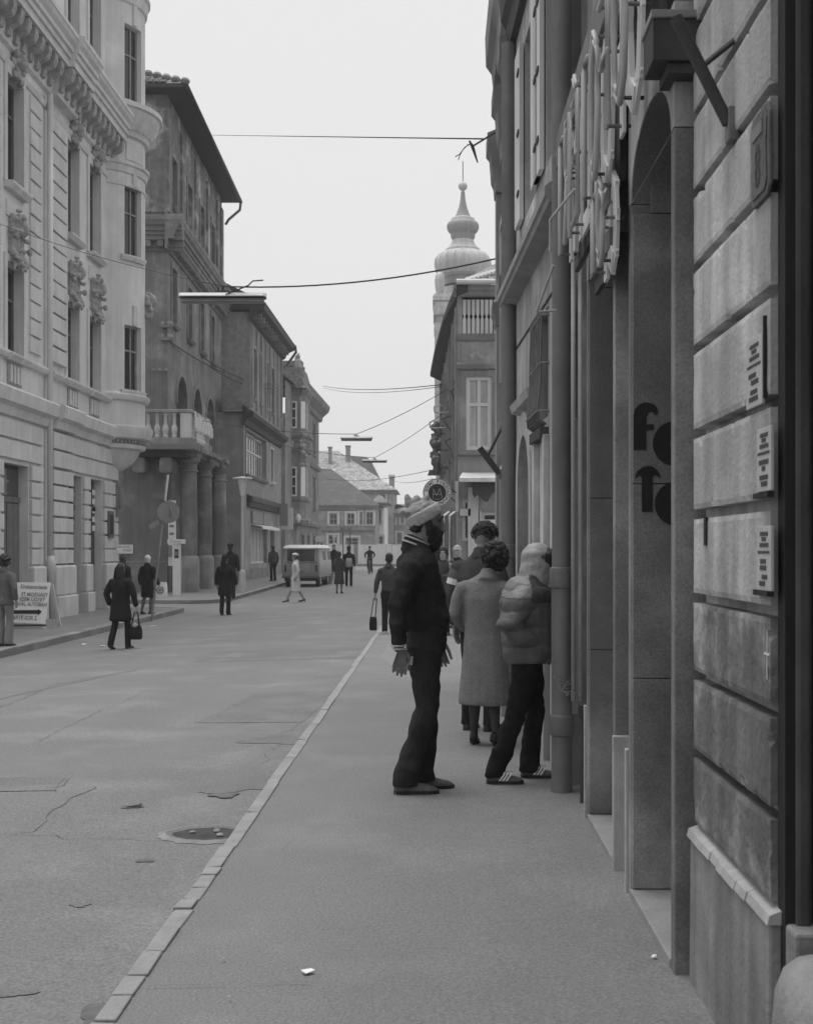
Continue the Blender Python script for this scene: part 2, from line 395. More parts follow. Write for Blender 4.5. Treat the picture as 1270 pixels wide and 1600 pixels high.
for pts, wd in [([(0,1310),(50,1311),(265,1321),(360,1318)],.010), ([(48,1308),(85,1270),(150,1232)],.011), ([(410,1198),(450,1145),(470,1132)],.008), ([(305,1131),(470,1133)],.012),
                ([(330,1129),(400,1084),(530,1083)],.013), ([(0,1103),(90,1062),(215,1040)],.016), ([(0,1240),(85,1240),(105,1220)],.012), ([(385,1018),(560,1018)],.02),
                ([(60,1160),(120,1128),(235,1075)],.010), ([(0,1042),(40,1044)],.02), ([(470,1060),(540,1058)],.022), ([(300,1362),(335,1360)],.008)]:
    ribbon(ck, [GX(*p) for p in pts], wd, zr)
make('road_crack', ck, 'crack', kind='structure')
ck = MB(); zp = lambda x, y: .0125
for pts, wd in [([(235,1540),(380,1538),(500,1536)],.005), ([(440,1292),(450,1305),(446,1330)],.003), ([(495,1385),(498,1410)],.003), ([(480,1300),(505,1294)],.006), ([(540,964),(590,965)],.02), ([(580,1060),(625,1062)],.01)]:
    ribbon(ck, [GX(px, py, .01) for px, py in pts], wd, zp)
make('pavement_crack', ck, 'crack', kind='structure')
def blotch(name, px, py, rx, ry, m, zf, seed, z=-.12, lab=None):
    x, y = GX(px, py, z); r = random.Random(seed); mb = MB(); K = 26; pts = []
    for i in range(K):
        a = 2*math.pi*i/K; q = 1+.22*math.sin(3*a+seed)+r.uniform(-.13, .13); xx, yy = x+rx*q*math.cos(a), y+ry*q*math.sin(a); pts.append(Vector((xx, yy, zf(xx, yy))))
    mb.v = pts+[Vector((x, y, zf(x, y)))]; mb.f = [(i, (i+1) % K, K) for i in range(K)]
    return make(name, mb, m, kind='structure')
blotch('road_patch', 385, 1228, .30, .42, 'patch', zr, 2); blotch('road_patch', 350, 1248, .1, .1, 'crack', lambda x, y: zroad(x, y)+.008, 5)
blotch('road_patch', 430, 1160, .3, .25, 'patch', zr, 4); blotch('road_patch', 205, 1266, .075, .05, 'crack', zr, 8); blotch('road_patch', 60, 1226, .1, .06, 'patch', zr, 9)
blotch('road_patch', 228, 1351, .05, .04, 'crack', zr, 3); blotch('road_patch', 125, 1421, .05, .04, 'patch', zr, 12); blotch('road_patch', 165, 1594, .10, .13, 'crack', zr, 13)
blotch('road_patch', 20, 1560, .09, .05, 'patch', zr, 14); blotch('road_patch', 415, 1274, .04, .1, 'crack', lambda x, y: zroad(x, y)+.006, 15)
def big_patch(c, m='patch'):
    P_ = [GX(*p) for p in c]; mb = MB(); K = 14; R = []
    for j in range(K+1):
        row = []
        for i in range(K+1):
            s_, t_ = i/K, j/K; x, y = [(P_[0][k]*(1-s_)+P_[1][k]*s_)*(1-t_)+(P_[3][k]*(1-s_)+P_[2][k]*s_)*t_ for k in (0, 1)]; jx = .03*noise.noise((x*3, y*3, 1)); row.append((x+jx, y+jx, zroad(x+jx, y+jx)+.0035))
        R.append(row)
    mb.rings(R, False, False); make('road_patch', mb, m, kind='structure')
big_patch([(305,1131),(472,1132),(528,1084),(402,1084)]); big_patch([(-40,1241),(85,1240),(106,1219),(-10,1219)]); big_patch([(-60,1104),(90,1062),(222,1040),(60,1072)]); big_patch([(300,1030),(560,1030),(575,1012),(340,1012)])
# sunken gully at the kerb with standing water
cx, cy = GX(325, 1309); gu = thing('street_gully', 'sunken oval gully with black standing water against the kerb of the road', 'drain', (cx, cy, zroad(cx, cy)))
def oval(a0, a1, b0, b1, z0, z1):
    mb = MB(); K = 40; A = []; B = []; r = random.Random(5)
    for i in range(K):
        t = 2*math.pi*i/K; q = 1+r.uniform(-.05, .05)
        A.append((min(cx+a0*q*math.cos(t), KX-.09), cy+b0*q*math.sin(t), zroad(cx, cy)+z0)); B.append((min(cx+a1*q*math.cos(t), KX-.087), cy+b1*q*math.sin(t), zroad(cx, cy)+z1))
    return mb, A, B
mb, A, B = oval(.30, .25, .27, .21, .003, .012); mb.rings([A, B], False); make('rim', mb, 'plinth', gu)
mb, A, B = oval(.25, .21, .21, .17, .012, .005); mb.rings([A, B], False); make('gutter_edge', mb, 'patch', gu)
mb, A, B = oval(.215, .1, .18, .1, .0045, .0045); mb.poly(A, (0,0,-.02)); make('water', mb, 'wet', gu)
for i in range(5):
    x, y = cx+rnd.uniform(-.12, .09), cy+rnd.uniform(-.1, .1); mb = MB(); mb.ball((x, y, zroad(x, y)+.012), (.022, .016, .008), 8); make('debris', mb, 'kerb', gu)
# small rubbish
def scrap(px, py, s, m, lab, cat, z=0.009, road_=False):
    x, y = GX(px, py, z); mb = MB(); r = random.Random(px); K = 7; zz = zroad(x, y)+.006 if road_ else z
    pts = [(x+s*r.uniform(.5, 1.2)*math.cos(2*math.pi*i/K), y+s*r.uniform(.4, 1)*math.sin(2*math.pi*i/K), zz+r.uniform(.001, .014)) for i in range(K)]
    mb.poly(pts, (0,0,.003)); return solo('paper_scrap' if m == 'white' else 'litter_scrap', mb, m, lab, cat)
scrap(481, 1519, .028, 'white', 'crumpled white paper scrap lying alone on the near pavement', 'paper scrap')
scrap(349, 1500, .010, 'white', 'tiny white scrap on the pavement nearest the cobbled kerb', 'paper scrap')
scrap(360, 1562, .010, 'white', 'tiny white scrap low on the pavement right of the crack', 'paper scrap')
scrap(1022, 1497, .014, 'white', 'pale scrap on the pavement beside the shop step', 'paper scrap')
scrap(240, 975, .10, 'white', 'torn white paper lying in the gutter under the leaning sign post', 'paper scrap', -.2, True)
scrap(133, 1003, .08, 'white', 'flat white paper lying on the road below the far kerb', 'paper scrap', -.2, True)
scrap(160, 1006, .09, 'white', 'second flat white paper by the far kerb, nearer the woman with the handbag', 'paper scrap', -.2, True)
mb = MB(); x, y = GX(205, 1266); mb.hexa([(x-.03,y-.03,zroad(x,y)),(x+.07,y-.02,zroad(x,y)),(x+.07,y+.04,zroad(x,y)),(x-.03,y+.03,zroad(x,y)),(x-.02,y-.03,zroad(x,y)+.012),(x+.06,y-.02,zroad(x,y)+.025),(x+.06,y+.04,zroad(x,y)+.025),(x-.02,y+.03,zroad(x,y)+.012)])
solo('loose_stone', mb, 'patch', 'flat dark loose stone lying on the road left of the gully', 'stone')

# ---------------------------------------------------------------- near building on the right (shop with two arched portals)
XW, XP = .98, .90          # wall face, front of the granite posts
b1 = thing('shop_building', 'light rendered shop building with two arched granite doorways and neon tube lettering', 'building', (1.6, 6, 0))
XG = XW+.04; F1 = Fr((XG, 0, 0), (0, -1, 0))       # u = -y, outward normal points at the street (-x)
assert F1.n.x < 0
mb = MB(); holes = [(-6.24,-5.17,-.1,3.60), (-8.0,-6.87,-.1,3.60)]
wall(mb, F1, -9.12, -3.88, -.3, 7.6, holes, .36)
mb.add([(XW,9.12,-.3),(XW,9.12,7.6),(4,9.12,7.6),(4,9.12,-.3)], [(0,1,2,3)]); mb.add([(XW,3.88,7.6),(4,3.88,7.6),(4,9.12,7.6),(XW,9.12,7.6)], [(0,1,2,3)])
make('wall', mb, 'plaster', b1)
# rusticated render blocks between recessed grooves
zg = [.585, .857, 1.15, 1.438, 1.75, 2.05, 2.366, 2.67, 2.95, 3.24, 3.56, 3.86, 4.14]
for a, b in zip(zg, zg[1:]):
    za_, zb_ = a+.019, b-.019; mb = MB(); nu, nv = 58, 15; so_ = Vector((0, 0, a*7)); G = []
    for j in range(nv+1):
        row = []
        for i in range(nu+1):
            y, z = 3.885+1.16*i/nu, za_+(zb_-za_)*j/nv; e_ = min(y-3.885, 5.045-y, z-za_, zb_-z); q = Vector((0, y, z))
            x = XW-.020+.0016*noise.noise(q*9)+.0012*noise.noise(q*31)
            if e_ < .004: x += .004
            c_ = noise.noise(q*13+so_)+.5*noise.noise(q*37)
            if e_ < .034 and c_ > .46: x += min(.022, .08*(c_-.46))*(1-e_/.034)
            if b < 1.5 and noise.noise(q*Vector((1,3.1,4.3))+so_) > .27: x += .0035
            row.append((x, y, z))
        G.append(row)
    mb.rings([[(XW+.05,)+r_[0][1:]]+r_+[(XW+.05,)+r_[-1][1:]] for r_ in G], False, False)
    for r_ in (G[0], G[-1]): mb.rings([r_, [(XW+.05,)+p[1:] for p in r_]], False, False)
    make('render_block', mb, 'plaster_old' if b < 1.5 else 'plaster', b1)
# plinth with its worn sloping top
pl = MB(); pl.hexa([(.945,3.85,-.2),(1.0,3.85,-.2),(1.0,5.045,-.2),(.945,5.045,-.2),(.950,3.85,.545),(1.0,3.85,.545),(1.0,5.045,.545),(.950,5.045,.545)])
make('plinth', pl, 'plinth', b1, bevel=.01)
pt = MB(); K = 9
for i in range(K):
    a, b = 3.84+(5.05-3.84)*i/K, 3.84+(5.05-3.84)*(i+1)/K; e = rnd.uniform(-.006, .006)
    pt.hexa([(.938+e,a,.545),(1.0,a,.545),(1.0,b,.545),(.938+e,b,.545),(.946+e,a,.572),(1.0,a,.592),(1.0,b,.592),(.946+e,b,.572)])
make('plinth_cap', pt, 'plinthtop', b1)
def portal(y0, y1, zs, apex):
    """granite posts, arched rim, jamb slabs and step of one doorway"""
    fr = make('portal', MB().box(XP, XW+.3, y0-.075, y0, -.1, zs+.05), 'granite', b1, bevel=.006)
    make('post', MB().box(XP, XW+.3, y1, y1+.075, -.1, zs+.05), 'granite', fr, bevel=.006)
    FP = Fr((XP, 0, 0), (0, -1, 0)); mb = MB(); za = zs+.052
    wall(mb, FP, -y1-.075, -y0+.075, za, 3.70, [(-y1,-y0,za,apex+.01,apex+.01-za-.001)], .006)
    so = MB(); K = 18; A = []
    for i in range(K+1):
        t = math.pi*i/K; yy, zz = (y0+y1)/2-(y1-y0)/2*math.cos(t), za+(apex+.01-za)*math.sin(t); A.append([(XP+.006,yy,zz),(XW+.34,yy,zz),(XW+.34,yy-.02*math.cos(t),zz+.02*math.sin(t)),(XP+.006,yy-.02*math.cos(t),zz+.02*math.sin(t))])
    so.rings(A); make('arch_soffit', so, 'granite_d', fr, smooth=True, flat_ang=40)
    for y in (y0-.075, y1+.075): mb.add([(XP,y,za),(XP,y,3.70),(XW+.1,y,3.70),(XW+.1,y,za)], [(0,1,2,3)])
    make('arch_panel', mb, 'plaster', fr)
    for zz0, zz1 in [(.05, 1.02), (1.024, 1.92), (1.924, zs), (zs+.004, 3.56)]:
        make('jamb_slab', MB().box(XP+.006 if zz1 < 3.4 else XP+.09, XW+.34, y1-.028, y1-.002, zz0, zz1), 'granite', fr, bevel=.003)
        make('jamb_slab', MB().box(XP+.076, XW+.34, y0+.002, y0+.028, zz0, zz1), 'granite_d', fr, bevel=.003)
    make('step', MB().box(XP-.005, XW+.55, y0+.003, y1-.003, -.1, .045), 'kerb', fr, bevel=.006)
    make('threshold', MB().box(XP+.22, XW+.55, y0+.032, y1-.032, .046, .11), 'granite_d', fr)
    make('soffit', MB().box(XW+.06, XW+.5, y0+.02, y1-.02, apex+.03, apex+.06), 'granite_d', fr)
    d = make('door', MB().box(XW+.33, XW+.38, y0+.03, y1-.03, .15, apex), 'wood_d', fr)
    make('door_glass', MB().box(XW+.322, XW+.329, y0+.14, y1-.14, .9, 2.4), 'glass', fr)
    for y in ((y0-.115, y1+.075) if y0 > 6 else (y1+.075,)):
        mb = MB().box(XP-.014, XW, y, y+.04, -.1, .68); make('post_base', mb, 'plinthtop', fr, bevel=.006)
portal(5.17, 6.24, 3.17, 3.50); portal(6.87, 8.0, 3.17, 3.50)
# painted letters on the far jamb of the first portal
def ring_(mb, x, z, y, ro, ri, n=36):
    for i in range(n):
        a, b = 2*math.pi*i/n, 2*math.pi*(i+1)/n
        mb.add([(x+ro*math.cos(a),y,z+ro*math.sin(a)),(x+ro*math.cos(b),y,z+ro*math.sin(b)),(x+ri*math.cos(b),y,z+ri*math.sin(b)),(x+ri*math.cos(a),y,z+ri*math.sin(a))], [(0,1,2,3)])
YJ = 6.24-.030; q = YJ/FPX
def jp(px, py): return (X(px, YJ), YJ, Z(py, YJ))
lt = thing('shop_lettering', 'bold black letters fo to painted on the granite jamb of the near doorway', 'lettering', (1.05, YJ, 1.7))
f_ = [(989,703),(1009,703),(1009,672),(1021,672),(1021,663),(1009,663),(1009,652),(1012,645),(1017,643),(1020,645),(1022,648),(1026,648),(1027,644),(1026,638),(1021,632),(1013,629),(1005,629),(997,633),(991,640),(989,650)]
make('letter', MB().poly([jp(*p) for p in f_][::-1], (0,-.002,0)), 'black', lt)
t_ = [(1002,800),(1019,800),(1019,745),(1024,742),(1028,745),(1031,748),(1030,741),(1026,734),(1019,729),(1011,728),(1003,730),(996,735),(992,743),(992,748),(996,744),(1000,743),(1002,746)]
make('letter', MB().poly([jp(*p) for p in t_][::-1], (0,-.002,0)), 'black', lt)
for px, py in ((1054, 693), (1057, 787)):
    mb = MB(); x, _, z = jp(px, py); ring_(mb, x, z, YJ-.002, 35*q, 8*q); make('letter', mb, 'black', lt)
# ledge over the ground floor and upper windows
F1b = F1
mb = MB(); fprof(mb, F1, -9.1, -3.9, [(0,4.05),(.20,4.06),(.20,4.12),(.23,4.13),(.23,4.34),(.20,4.38),(0,4.46)]); make('ledge', mb, 'ironmid', b1)
mb = MB(); fprof(mb, F1, -9.1, -3.9, [(0,6.9),(.1,6.92),(.14,7.1),(.3,7.2),(.32,7.4),(0,7.6)]); make('cornice', mb, 'stucco_c', b1)
# dark gateway beside the shop: moulded jamb, door leaf, wall carrying on towards the camera
gt = thing('gateway', 'dark wooden gateway with moulded jamb at the near corner of the shop wall', 'gateway', (1.4, 3.0, 0))
make('jamb', MB().box(XW+.004, 1.75, 3.80, 3.878, -.1, 7.0), 'black', gt)  # jamb coloured black for the shade inside the gateway
for i, (a, b, p) in enumerate([(XW+.03,XW+.075,.025),(XW+.10,XW+.16,.045),(XW+.19,XW+.23,.02),(XW+.27,XW+.34,.05)]):
    make('moulding', MB().box(a, b, 3.80-p, 3.80, .5, 7.0), 'wood_d', gt, bevel=.012)
make('jamb_base', MB().box(XW+.006, 1.5, 3.70, 3.87, -.1, .56), 'plinth', gt, bevel=.01)
make('door_leaf', MB().box(1.5, 1.58, 1.5, 3.79, 0, 7.0), 'wood_d', gt)
for i in range(5): make('door_panel', MB().box(1.47, 1.5, 1.7, 3.6, .3+i*.95, 1.05+i*.95), 'wood_d', gt, bevel=.02)
# rounded guard stone
gs = MB(); R = []
for z, k in [(-.2,1),(0,1),(.35,.97),(.5,.94),(.55,.86),(.585,.72),(.603,.5),(.608,.2)]:
    ring = []
    for j in range(28):
        a = 2*math.pi*j/28; c, s = math.cos(a), math.sin(a); e = .55
        ring.append((1.06+.235*k*math.copysign(abs(c)**e, c), 3.22+.30*k*math.copysign(abs(s)**e, s), z+.004*math.sin(5*a)))
    R.append(ring)
gs.rings(R); gs.v = [p+Vector((noise.noise(p*7)*.014, noise.noise(p*7+Vector((9,0,0)))*.014, noise.noise(p*6+Vector((0,9,0)))*.012)) for p in gs.v]; solo('guard_stone', gs, 'boulder', 'squat rounded worn guard stone at the corner of the gateway', 'guard stone', smooth=True)
# number tablet, name plates, little dark plates on the wall
def wp(px, py, n=0.0):            # point of the near wall face seen at a pixel
    Y = FPX*(XW-.02-n)/(px-VX); return Vector((XW-.02-n, Y, Z(py, Y)))
ny = thing('house_number_tablet', 'raised pointed stone tablet with the number 8 high on the near wall', 'number tablet', tuple(wp(1193, 318)))
y0, y1, zc = wp(1207, 240).y, wp(1178, 240).y, 2.775
def shield(k, n0, n1):
    yc, h = (y0+y1)/2, (y1-y0)/2*k; v = .135*k
    pts = [(-1,-.8),(-.75,-1),(.75,-1),(1,-.8),(.93,.1),(1,.75),(.8,1),(-.8,1),(-1,.75),(-.93,.1)]
    return MB().poly([(XW-.02-n0, yc+h*a, zc+v*b) for a, b in pts], (-(n1-n0),0,0))
make('backing', shield(1.0, 0, .012), 'plaster_old', ny, bevel=.004); make('face', shield(.86, .012, .017), 'plaster_old', ny, bevel=.003)
make('band', MB().box(XW-.041, XW-.037, y0+.05, y1-.05, zc+.055, zc+.092), 'plinth', ny)
mb = MB(); text(mb, '8', .17, (XW-.0385, (y0+y1)/2, zc-.035), (0,-1,0), (0,0,1), sx=.8, bold=.004); make('numeral', mb, 'print', ny)
def plate(px0, px1, py0, py1, lab, seed):
    a, b = wp(px0, py0), wp(px1, py1); zt = (wp(px0, py0).z+wp(px1, py0).z)/2; zb = (wp(px0, py1).z+wp(px1, py1).z)/2
    p = thing('name_plate', lab, 'name plate', (XW-.02, (a.y+b.y)/2, zb), 'white name plates stacked on the near wall')
    make('board', MB().box(XW-.030, XW-.02, b.y, a.y, zb, zt), 'plate', p, bevel=.002)
    r = random.Random(seed); ym = (a.y+b.y)/2; h = zt-zb; W_ = a.y-b.y
    mb = MB()
    for f, wd in ((.88,.30),(.80,.16),(.71,.34)): mb.box(XW-.0315, XW-.0302, ym-W_*wd, ym+W_*wd*.8, zb+h*f-.006, zb+h*f+.006)
    mb.box(XW-.0315, XW-.0302, ym-W_*.42, ym+W_*.42, zb+h*.60-.004, zb+h*.60+.004)
    for f in (.46,.36,.22,.12): mb.box(XW-.0315, XW-.0302, ym-W_*r.uniform(.1,.35), ym+W_*r.uniform(.1,.35), zb+h*f-.007, zb+h*f+.007)
    make('print', mb, 'print', p)
plate(1170, 1195, 528, 636, 'topmost white name plate, hanging by its dark hook on the near wall', 1)
plate(1187, 1209, 668, 768, 'middle white name plate between two grooves of the near wall', 2)
plate(1187, 1209, 822, 924, 'lowest white name plate on the near wall beside the dark gateway', 3)
for i, py in enumerate((772, 928)):
    a, b = wp(1186, py), wp(1209, py); solo('plate_hook', MB().box(XW-.04, XW-.02, b.y, a.y, b.z-.008, b.z+.008), 'black', ['dark bracket bar under the middle white name plate', 'dark bracket bar under the lowest white name plate'][i], 'bracket')
a = wp(1197, 515); solo('plate_rod', MB().box(XW-.03, XW-.018, a.y-.006, a.y+.006, 2.06, 2.30), 'black', 'thin dark upright rod beside the topmost white name plate', 'rod')
mb = MB(); a = wp(1103, 830); mb.box(XW-.026, XW-.019, a.y-.02, a.y+.02, wp(1103, 852).z, wp(1103, 808).z); solo('wall_socket', mb, 'black', 'small dark slot plate low on the near wall beside the granite post', 'slot plate')
# flag holder
def flagholder(p0, p1, q0, q1, lab, r=.02):
    p0, p1, q0, q1 = map(Vector, (p0, p1, q0, q1)); t = thing('flag_holder', lab, 'flag holder', tuple(p0), 'iron flag holders on the facades')
    d = (p1-p0).normalized(); up = d.cross(Vector((0,1,0))).normalized()
    mb = MB(); mb.loft([(p0, r, r), (p0.lerp(p1,.1), r, r), (p1, r*1.05, r*1.05)], (0,1,0), 10, 0); make('socket', mb, 'iron', t, smooth=True, flat_ang=40)
    mb = MB(); mb.loft([(q0, r*.6, r*.5), (q1, r*.6, r*.5)], (0,1,0), 6, 0); make('strut', mb, 'iron', t)
    mb = MB(); w_ = Vector((.012,0,0)); mb.box(p0.x-.005, p0.x+.03, p0.y-.03, p0.y+.03, p0.z-.06, p0.z+.05); make('wall_plate', mb, 'ironmid', t, bevel=.004); return t
flagholder((.945,4.36,3.0), (.775,4.36,3.345), (.865,4.36,3.19), (.965,4.36,3.27), 'black iron flag holder slanting out of the near wall beside the arch')
# neon sign: boxes and lettering of bent tubes
sg = thing('neon_sign', 'unlit neon lettering of bent pale tubes on dark boxes above the shop doors', 'sign', (.85, 6.6, 3.0))
make('sign_box', MB().box(.80, 1.01, 4.98, 5.2, 3.432, 3.585), 'iron', sg, bevel=.004); make('sign_box_lip', MB().box(.793, 1.01, 4.97, 5.22, 3.588, 3.618), 'stone_b', sg, bevel=.004); make('sign_box_base', MB().box(.86, 1.01, 5.0, 5.2, 3.392, 3.428), 'iron', sg)
make('sign_board', MB().box(.90, .935, 5.26, 6.36, 3.72, 4.04), 'iron', sg); make('sign_board', MB().box(.87, .90, 6.38, 8.5, 3.37, 4.04), 'iron', sg)
for z0, z1, m_ in ((3.27,3.36,'ironmid'),(3.16,3.265,'iron'),(3.06,3.155,'stone_b'),(2.98,3.055,'iron')): make('sign_bar', MB().box(.82 if m_ != 'iron' else .845, .868, 6.40, 7.2, z0, z1), m_, sg)
LET = {'O': [[(.5,0),(.15,.12),(0,.5),(.15,.88),(.5,1),(.85,.88),(1,.5),(.85,.12),(.5,0)]], 'F': [[(.1,0),(.1,1),(.9,1)],[(.1,.52),(.7,.52)]],
       'T': [[(.5,0),(.5,1)],[(0,1),(1,1)]], 'E': [[(.9,0),(.1,0),(.1,1),(.9,1)],[(.1,.5),(.75,.5)],[(.4,1.08),(.7,1.2)]], 'R': [[(.1,0),(.1,1),(.7,1),(.9,.86),(.9,.66),(.7,.52),(.1,.52)],[(.5,.52),(.95,0)]]}
def neon(word, y0, dy, wd, z0, h, x, r):
    for k, ch in enumerate(word):
        t = MB(); bk = MB(); yb = y0+k*dy; le = None
        for st in LET[ch]:
            for off in (-.028, .028):
                pts = [(x, yb+u*wd+off*(.6 if len(st) > 4 else 1), z0+v*h+(off if len(st) > 4 else 0)) for u, v in st]; t.tube(pts, r, 8, .5)
            for (ua, va), (ub, vb) in zip(st, st[1:]):
                A, B = Vector((x+.06, yb+ua*wd, z0+va*h)), Vector((x+.06, yb+ub*wd, z0+vb*h)); dd = (B-A).normalized(); s_ = Vector((0, -dd.z, dd.y))*.055; A -= dd*.04; B += dd*.04
                o = Vector((.012+rnd.uniform(0,.004),0,0)); f_ = Vector((-.0012*len(bk.f)/6-.001,0,0)); bk.hexa([A-s_+f_, B-s_+f_, B+s_+f_, A+s_+f_, A-s_+o, B-s_+o, B+s_+o, A+s_+o])
        le = make('letter', t, 'tube', sg, smooth=True); make('letter_back', bk, 'pale', le)
        st = MB()
        for u, v in [p for s_ in LET[ch] for p in s_[::2]][:6]: st.tube([(x, yb+u*wd, z0+v*h), (x+.10, yb+u*wd, z0+v*h)], .009, 6)
        make('standoff', st, 'ironmid', le, kind='stuff')
neon('OF', 5.25, .50, .34, 3.44, .62, .735, .0135)
neon('OTERT', 6.30, .44, .30, 3.42, .66, .755, .0135)
neon('OT', 6.28, .28, .2, 2.99, .36, .775, .0125)
mb = MB(); mb.tube([(.74,7.2,3.55),(.62,7.35,3.42),(.62,7.35,3.25)], .008, 6); mb.tube([(.69,7.95,3.3),(.60,8.1,3.05)], .008, 6); mb.tube([(.60,8.1,3.05),(.72,8.1,3.06)],.008,6); make('wire_stay', mb, 'tube', sg, kind='stuff')
# ------------------------------------------------ downpipes
def downpipe(x, y, r, z0, z1, zc, lab, dents=()):
    t = thing('downpipe', lab, 'downpipe', (x, y, z0), 'downpipes on the right facades')
    mb = MB(); mb.lathe((x, y), [(r*1.02,z0),(r*1.02,z0+.03),(r*.98,z0+.05),(r*.98,zc)], 24, cap=False); make('iron_foot', mb, 'pipe', t, smooth=True)
    for z in dents:
        mb = MB(); mb.lathe((x, y), [(r*.98,z-.07),(r*1.13,z-.065),(r*1.16,z-.05),(r*1.16,z+.05),(r*1.13,z+.065),(r*.98,z+.07)], 24, cap=False); make('collar', mb, 'pipe', t, smooth=True, flat_ang=40)
    zz = [zc+(z1-zc)*i/4 for i in range(5)]
    for a, b in zip(zz, zz[1:]):
        mb = MB(); mb.lathe((x, y), [(r*.94,a),(r*.94,b-.06),(r*.955,b-.055),(r*.955,b+.004)], 24, cap=False); make('pipe_length', mb, 'pipe', t, smooth=True)
    return t
downpipe(.832, 8.95, .070, 0, 7.0, 1.45, 'thick grey downpipe with iron foot beside the queue, nearest the shop doors', (.45, 1.43))
downpipe(.700, 13.0, .078, 0, 6.5, 1.6, 'second grey downpipe further along the right facades, partly hidden behind the queue', (.5, 1.6))
mb = MB()
for dx in (0, .045): mb.tube([(.90+dx, 8.86, .62), (.90+dx, 8.86, 3.6)], .016, 8)
solo('conduit_pipe', mb, 'plaster', 'pair of thin pale conduits running up the wall behind the thick downpipe', 'conduit', smooth=True)
mb = MB(); mb.tube([(.93,8.55,0),(.93,8.55,.62)], .02, 8); mb.box(.90,.96,8.52,8.58,.55,.63); solo('iron_stub', mb, 'iron', 'short dark iron stub rising from the pavement behind the thick downpipe', 'pipe stub')

# ---------------------------------------------------------------- second building on the right: light render, niche door, curved window grille
F2 = Fr((.905, 9.12, 0), (.13, -3.92, 0)); F2 = Fr((.905, 9.12, 0), (-.145, 4.0, 0)); 
if F2.n.x > 0: F2.n = -F2.n
b2 = thing('rendered_house', 'light rendered house with curved window grille and arched niche between the two downpipes', 'building', (1.5, 11, 0))
def f2u(px, side=0): # distance along F2 at a pixel column
    lo, hi = 0, 6
    for _ in range(40):
        m_ = (lo+hi)/2; p = F2.P(m_, 0, 0)
        if VX+FPX*p.x/p.y > px: lo = m_
        else: hi = m_
    return lo
ua, ub = f2u(845), f2u(815); uw0, uw1 = f2u(862), f2u(846); un0, un1 = f2u(838), f2u(812)
holes = [(un0+.12, un1-.12, -.1, 2.62, .45), (.45, 1.25, 2.0, 3.3), (.6, 1.6, 4.75, 6.3), (2.5, 3.5, 4.75, 6.3)]
holes = [(2.25, 3.2, -.1, 2.62, .45), (1.25, 1.95, 2.65, 3.5), (.5, 1.4, 4.6, 6.2), (2.1, 3.0, 4.6, 6.2)]
mb = MB(); wall(mb, F2, 0.02, 4.05, -.3, 7.3, holes, .25); p = F2.P(4.05,0,0); q_ = F2.P(.02,0,0)
mb.add([p+Vector((0,0,-.3)), p+Vector((0,0,7.3)), (4,p.y,7.3), (4,p.y,-.3)], [(0,1,2,3)]); mb.add([q_+Vector((0,0,7.3)), (4,q_.y,7.3), (4,p.y,7.3), p+Vector((0,0,7.3))], [(0,1,2,3)])
make('wall', mb, 'plaster', b2)
make('niche_door', fbox(MB(), F2, 2.2, 3.25, -.3, -.24, -.1, 2.7), 'wood_d', b2)
SHM = 'stucco_a'
for h in holes[1:2]: window(F2, b2, h, .2, .06, 2, (3.2,), 'wood', 'glass')
for h in holes[2:]: window(F2, b2, h, .2, .07, 2, (5.8,), 'wood', 'glass')
sh = MB()
for h in holes[2:]:
    for a, b in ((h[0]-.48, h[0]-.02), (h[1]+.02, h[1]+.48)):
        s_ = make('shutter', fbox(MB(), F2, a, b, .01, .05, h[2], h[3]), 'stucco_a', b2, bevel=.004)
        for z in (h[2]+.25, h[2]+.8, h[3]-.25): make('hinge', fbox(MB(), F2, a+.02, a+.16, .05, .062, z-.02, z+.02), 'iron', s_)
mb = MB(); fprof(mb, F2, .02, 4.05, [(0,3.97),(.14,3.985),(.15,4.02),(.17,4.03),(.17,4.09),(0,4.22)]); make('string_course', mb, 'stucco_c', b2)
mb = MB(); fprof(mb, F2, .02, 4.05, [(-.02,3.53),(.004,3.53),(.012,3.545),(.004,3.56),(-.02,3.56)]); make('groove_shade_strip', mb, 'iron', b2)  # raised dark strip: the shade of a groove put into colour
mb = MB(); K = 14; A = []
for i in range(K+1):
    t = math.pi*i/K; c, s_ = math.cos(t), math.sin(t); A.append([F2.P(2.725-.475*c,.05,2.17+.45*s_), F2.P(2.725-.65*c,.05,2.17+.66*s_), F2.P(2.725-.65*c,0,2.17+.66*s_), F2.P(2.725-.475*c,0,2.17+.45*s_)])
mb.rings(A); fbox(mb, F2, 2.075, 2.25, 0, .05, 0, 2.17); fbox(mb, F2, 3.2, 3.375, 0, .05, 0, 2.17); make('niche_surround', mb, 'plinthtop', b2)
make('niche_cap', fprof(MB(), F2, 2.0, 3.45, [(0,2.86),(.08,2.88),(.10,2.95),(0,3.0)]), 'plinthtop', b2)
for a in (1.15, 1.85): make('pilaster', fbox(MB(), F2, a, a+.12, 0, .05, 0, 2.5), 'plaster', b2, bevel=.005)
gr = thing('window_grille', 'bulging wrought iron window grille on the light house beside the thick downpipe', 'grille', tuple(F2.P(1.6, .1, 2.6)))
for i in range(7):
    u = 1.22+.76*i/6; make('bar', MB().tube([F2.P(u,.02,3.52), F2.P(u,.05,3.48), F2.P(u,.06,3.2), F2.P(u,.065,2.9), F2.P(u,.085,2.72), F2.P(u,.08,2.62), F2.P(u,.02,2.58)], .010, 6), 'ironmid', gr, smooth=True)
for z, n_ in ((3.42,.055),(3.05,.062),(2.68,.088)): make('crossbar', MB().tube([F2.P(1.18,.0,z), F2.P(1.2,n_,z), F2.P(2.0,n_,z), F2.P(2.02,.0,z)], .011, 6), 'ironmid', gr)
